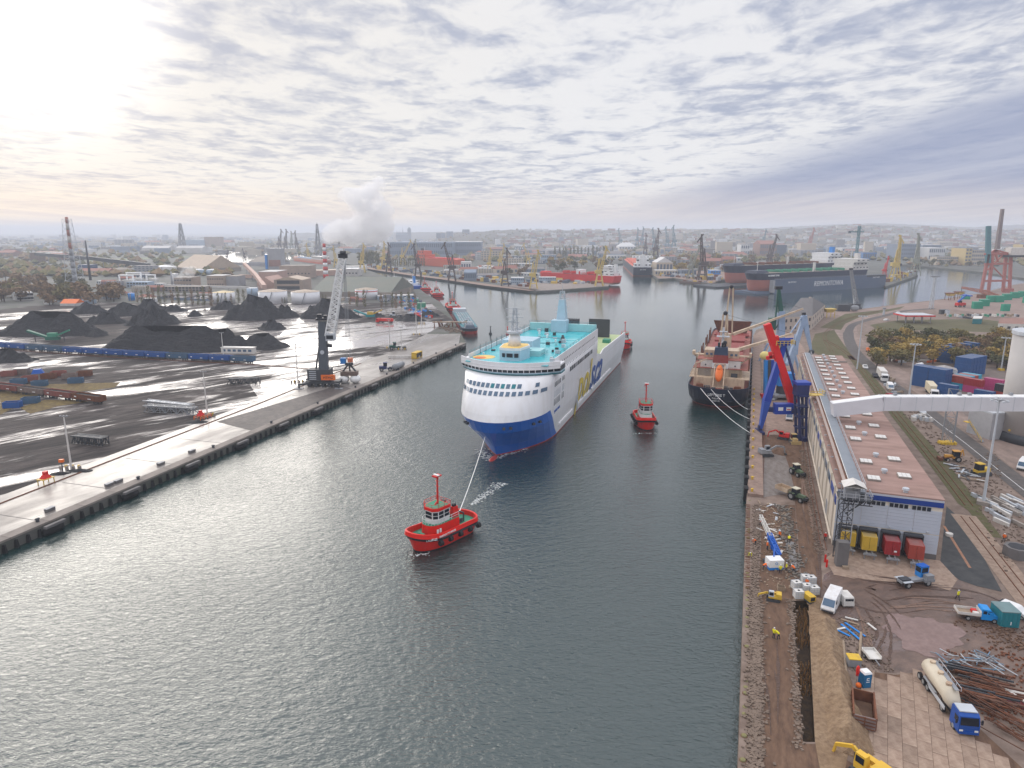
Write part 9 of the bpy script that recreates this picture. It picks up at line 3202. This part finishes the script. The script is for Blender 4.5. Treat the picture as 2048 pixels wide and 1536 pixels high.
TZ=[(90,245,590,612,34,(9,15),(m_leaf_br,m_leaf_ol,m_leaf_br),'brown and green','at the far left behind the coal yard'),(0,90,560,606,20,(10,16),(m_leaf_br,m_leaf_br,m_leaf_ol),'dark','at the left picture edge'),(85,170,560,590,12,(9,14),(m_leaf_ol,m_leaf_dk),'olive','around the lattice chimney foot'),(1330,1480,520,546,30,(10,16),(m_leaf_ol,m_leaf_ye,m_leaf_br),'autumn','behind the dockyard bank'),(1480,1640,515,535,26,(9,14),(m_leaf_ol,m_leaf_dk,m_leaf_br),'autumn','behind the tanker decks'),(1095,1230,520,545,26,(10,15),(m_leaf_br,m_leaf_ye,m_leaf_dk),'rusty','behind the red tanker'),(1020,1060,540,556,8,(8,12),(m_leaf_dk,m_leaf_br),'dark','on the central dockyard land'),(1840,1990,522,533,26,(9,13),(m_leaf_dk,m_leaf_ol),'dark','along the far right shore'),(770,880,522,536,0,(9,13),(m_leaf_dk,),'dark','x'),(1310,1420,520,530,8,(10,14),(m_leaf_ye,m_leaf_br),'orange','behind the boat hall')]
for(u0,u1,v0,v1,n,hr,mats,word,where)in TZ:
 for k in range(n):
  g=G(r_.uniform(u0,u1),r_.uniform(v0,v1))
  ml=r_.choice(mats)
  h=r_.uniform(*hr)
  nm={'dark_green_leaves':'dark green','olive_leaves':'olive','yellow_leaves':'yellow','brown_leaves':'brown'}[ml.name]
  tree(f'{nm} tree {where}',g,h*r_.uniform(.9,1.3),h,ml,160,1.1,'round','tree',f'{nm} trees {where}','tree',k%3,.1)
for k in range(46):
 if k<20:u, v, w=848-k*4.4, 533+r_.uniform(-1,1), 'on the river bank below the long blue hall'
 elif k<30:u, v, w=640+k*4+r_.uniform(-2,2), 531, 'behind the left river bend'
 else:u, v, w=1110+(k-30)*7.5+r_.uniform(-3,3), 514+r_.uniform(-2,2), 'in the middle below the hills'
 h=r_.uniform(20,27)if k>=20 else r_.uniform(11,15)
 tree('tall far poplar '+w,G(u,v),h*.3,h,m_leaf_dk if k%2 else m_leaf_po,160,1.1,'poplar','poplar','far poplars '+w,'poplar_tree',k%3)
# woods that read as one mass
wb=[MB()for _ in range(3)]
for k in range(5200):
 y=900+3200*r_.random()**1.4
 u=r_.uniform(-200,2300)
 if 700<u<1800 and y<1300:continue
 if 480<u<720 and y<1700:continue
 if 380<u<560 and 1000<y<1900:continue
 if u>1760 and y<1150:continue
 x=(u-1024)/FPX*y
 z=ZG-1
 if y>2500 and u>880:
  ok, p, nrm, _=hl.ray_cast((x,y,400),(0,0,-1))
  if ok:z=p.z-1.5
 s=r_.uniform(4,9)
 c=Vector((x,y,z+s*.5))
 vs=[c+Vector((r_.uniform(.7,1.2)*s*math.cos(a),r_.uniform(.7,1.2)*s*math.sin(a),r_.uniform(-.2,.3)*s))for a in(0,1.25,2.5,3.77,5.0)]+[c+Vector((r_.uniform(-.3,.3)*s,r_.uniform(-.3,.3)*s,s*r_.uniform(.7,1.0))),c-Vector((0,0,s*.6))]
 wb[k%3].add(vs,[(i,(i+1)%5,5)for i in range(5)]+[((i+1)%5,i,6)for i in range(5)])
for b, m in zip(wb,(m_leaf_dk,m_leaf_br,m_leaf_ol)):
 setp(b.build('far_woods',m),'distant woods and scrub running into the haze','woods',kind='stuff')
strip('meadow',[(200,522),(260,518),(330,515),(380,513)],90,ground_mat('pale_meadow',(.15,.19,.10),(.19,.22,.13),(.13,.15,.09),.01,.1),.1)
strip('far_road',[(0,575),(30,545),(50,522)],10,m_asph,.12)
strip('wet_road',[(12,585),(30,558),(45,530)],5,M('wet_road',(.3,.28,.25),.08,.2),.14)
strip('river_quay',[(712,532),(760,540),(819,549),(901,559.3),(980,570.8),(1070,581)],14,m_cap,.1)
sheet('central_quay',P((1005,572),(1072,581.5),(1104,580),(1216,572.3),(1222,566),(1140,566),(1100,567),(1040,562)),ground_mat('central_paving',(0.27,0.22,0.20),(0.33,0.28,0.25),(.2,.17,.155),.02,.2),.1)
sheet('dock_bank',P((1305,549),(1318,557),(1348,556),(1424,567),(1440,559),(1500,545),(1320,540)),m_cap,.1)
# clutter along the far quays: sheds, stacks and gear too small to name
for i,(u0,v0,u1,v1,n)in enumerate(((730,536,1060,575,260),(1040,566,1210,570,60),(1310,552,1440,562,150),(1770,566,1830,548,50),(1300,540,1560,540,120))):
 b=MB()
 for k in range(n):
  f=r_.random()
  g=G(u0+(u1-u0)*f,v0+(v1-v0)*f-r_.uniform(0,7))
  s=r_.uniform(1.2,5)
  b.mat(k%4).box(g.x,g.y,ZG,s*r_.uniform(.6,2),s,s*r_.uniform(.4,1.1),r_.uniform(0,3))
 setp(b.build('quay_clutter',[m_lgrey,m_rust,m_citydark,m_cyel]),'small stacks and gear scattered along the far quay '+['by the river','behind the yellow crane','of the dockyard bank','on the peninsula tip','behind the floating docks'][i],'goods',kind='stuff')
b=MB()
for k in range(90):
 f=r_.random()
 g=G(845+45*f,596+40*f)+Vector((r_.uniform(-22,-6),r_.uniform(-2,2),0))
 b.mat(k%4).box(g.x,g.y,ZG,r_.uniform(1,4),r_.uniform(1,2),r_.uniform(.8,1.8),r_.uniform(0,3))
setp(b.build('quay_clutter',[m_lgrey,m_red,m_citydark,m_lblue]),'cars and gear parked on the quay of the red ships','goods',kind='stuff')
# ------------------------------------------------------------------ buoys, foam, smoke
for u, v, m, lab in((981,668,m_dsteel,'dark channel buoy left of the ferry'),(1015,669,m_red,'red channel buoy left of the ferry')):
 t=thing('buoy',lab,'buoy',G(u,v,0))
 MB().cyl((0,0,-.3),(0,0,.8),1.0,.9,10).build('float',m,t)
 MB().cyl((0,0,.8),(0,0,4.2),.45,.15,8).sph((0,0,4.4),.45).build('mark',m,t)
m_foam=M('foam',(0.75,0.78,0.78),.7,.2)
def foam(label,fpos,n,s,seed):
 r=random.Random(seed)
 b=MB()
 for k in range(n):
  p, sc_=fpos(r)
  w=s*sc_*r.uniform(.3,1.2)
  a=r.uniform(0,3.1)
  pts=[]
  m_=6
  for i in range(m_):
   q=a+2*math.pi*i/m_
   rr=w*r.uniform(.4,1.1)
   pts.append((p.x+rr*math.cos(q)*1.6,p.y+rr*math.sin(q)*.6,.06+.02*r.random()))
  b.add(pts,[tuple(range(m_))])
 setp(b.build('foam',m_foam),label,'foam',kind='stuff')
def along(u0,v0,u1,v1,half,half2=None):
 a, b=G(u0,v0,0), G(u1,v1,0)
 d=(b-a).normalized()
 n=Vector((-d.y,d.x,0))
 def f(r):
  t=r.random()
  h=half+((half2 if half2 is not None else half)-half)*t
  return a.lerp(b,t)+n*r.gauss(0,h), 1.0
 return f
foam('line of white propeller wash behind the towing tug',along(942,1010,1002,966,.35,.9),230,.22,1)
foam('churned foam under the ferry bow, left side',along(982,922,958,898,.4,1.6),90,.3,2)
foam('foam streak along the ferry bow, right side',along(990,918,1050,896,.5,1.0),120,.32,3)
foam('little bow wave of the towing tug',along(822,1112,860,1108,.3),40,.18,4)
foam('little bow wave of the second tug',along(1266,868,1312,866,.3),40,.18,5)
def plume(label,els,dens,seed,name='smoke',nscale=.09,emit=0.0):
 mbd=bpy.data.metaballs.new('plume_tmp')
 mbd.resolution=2.2
 mbd.threshold=.35
 ob=bpy.data.objects.new('plume_tmp',mbd)
 col.objects.link(ob)
 for c, r in els:
  e=mbd.elements.new()
  e.co=c
  e.radius=r
 dg=bpy.context.evaluated_depsgraph_get()
 dg.update()
 me=bpy.data.meshes.new_from_object(ob.evaluated_get(dg))
 bpy.data.objects.remove(ob)
 me.name=name
 r=random.Random(seed)
 from mathutils import noise as mn
 for v in me.vertices:
  n=mn.fractal(v.co*.06,.9,2.0,4)
  v.co+=v.normal*n*4.5
 me.materials.clear()
 m=bpy.data.materials.new(name+'_volume')
 m.use_nodes=True
 nt=m.node_tree
 nt.nodes.clear()
 N=nt.nodes.new
 pv=N('ShaderNodeVolumePrincipled')
 pv.inputs['Color'].default_value=(0.97,0.97,0.98,1)
 pv.inputs['Anisotropy'].default_value=.3
 tc=N('ShaderNodeTexCoord')
 ns=N('ShaderNodeTexNoise')
 ns.inputs['Scale'].default_value=nscale
 ns.inputs['Detail'].default_value=5
 ns.inputs['Roughness'].default_value=.6
 nt.links.new(tc.outputs['Object'],ns.inputs[0])
 mr=N('ShaderNodeMapRange')
 nt.links.new(ns.outputs[0],mr.inputs[0])
 mr.inputs[1].default_value, mr.inputs[2].default_value, mr.inputs[3].default_value, mr.inputs[4].default_value=.38, .60, 0, dens
 nt.links.new(mr.outputs[0],pv.inputs['Density'])
 out=N('ShaderNodeOutputMaterial')
 nt.links.new(pv.outputs[0],out.inputs['Volume'])
 m.cycles.volume_step_rate=1.0
 me.materials.append(m)
 o=bpy.data.objects.new(name,me)
 col.objects.link(o)
 return setp(o,label,'smoke')
g0=G(652,556)
Ys=g0 .y
def SPt(u,v,dy=0):return AD(u,v,Ys+dy)
k_=Ys/FPX
els=[(SPt(652,484),5),(SPt(655,477),8),(SPt(660,470),12),(SPt(668,464),15),(SPt(678,468),17),(SPt(690,462),20),(SPt(700,472),18),(SPt(712,466),20),(SPt(726,458),22),(SPt(742,462),22),(SPt(756,458),22),(SPt(765,448),20),(SPt(758,434),22),(SPt(744,424),22),(SPt(728,408),22),(SPt(712,396),20),(SPt(742,398),20),(SPt(695,392),13),(SPt(752,378),14),(SPt(758,364),10),(SPt(735,384),14),(SPt(770,420),13),(SPt(740,470),14),(SPt(720,476),10)]
els=[(c+Vector((0,8*math.sin(i*2.1),0)),r*k_*1.75)for i,(c,r)in enumerate(els)]
plume('white smoke rolling to the right from the striped chimney',els,.13,3)
g1=G(366,574)
els=[(AD(u,v,g1 .y),r*1.7*g1 .y/FPX)for u,v,r in((352,560,5),(360,556,7),(368,550,9),(378,546,11),(372,540,8),(382,538,8),(350,566,5))]
plume('puff of white steam over the grey brick plant',els,.09,4,'steam',.2)
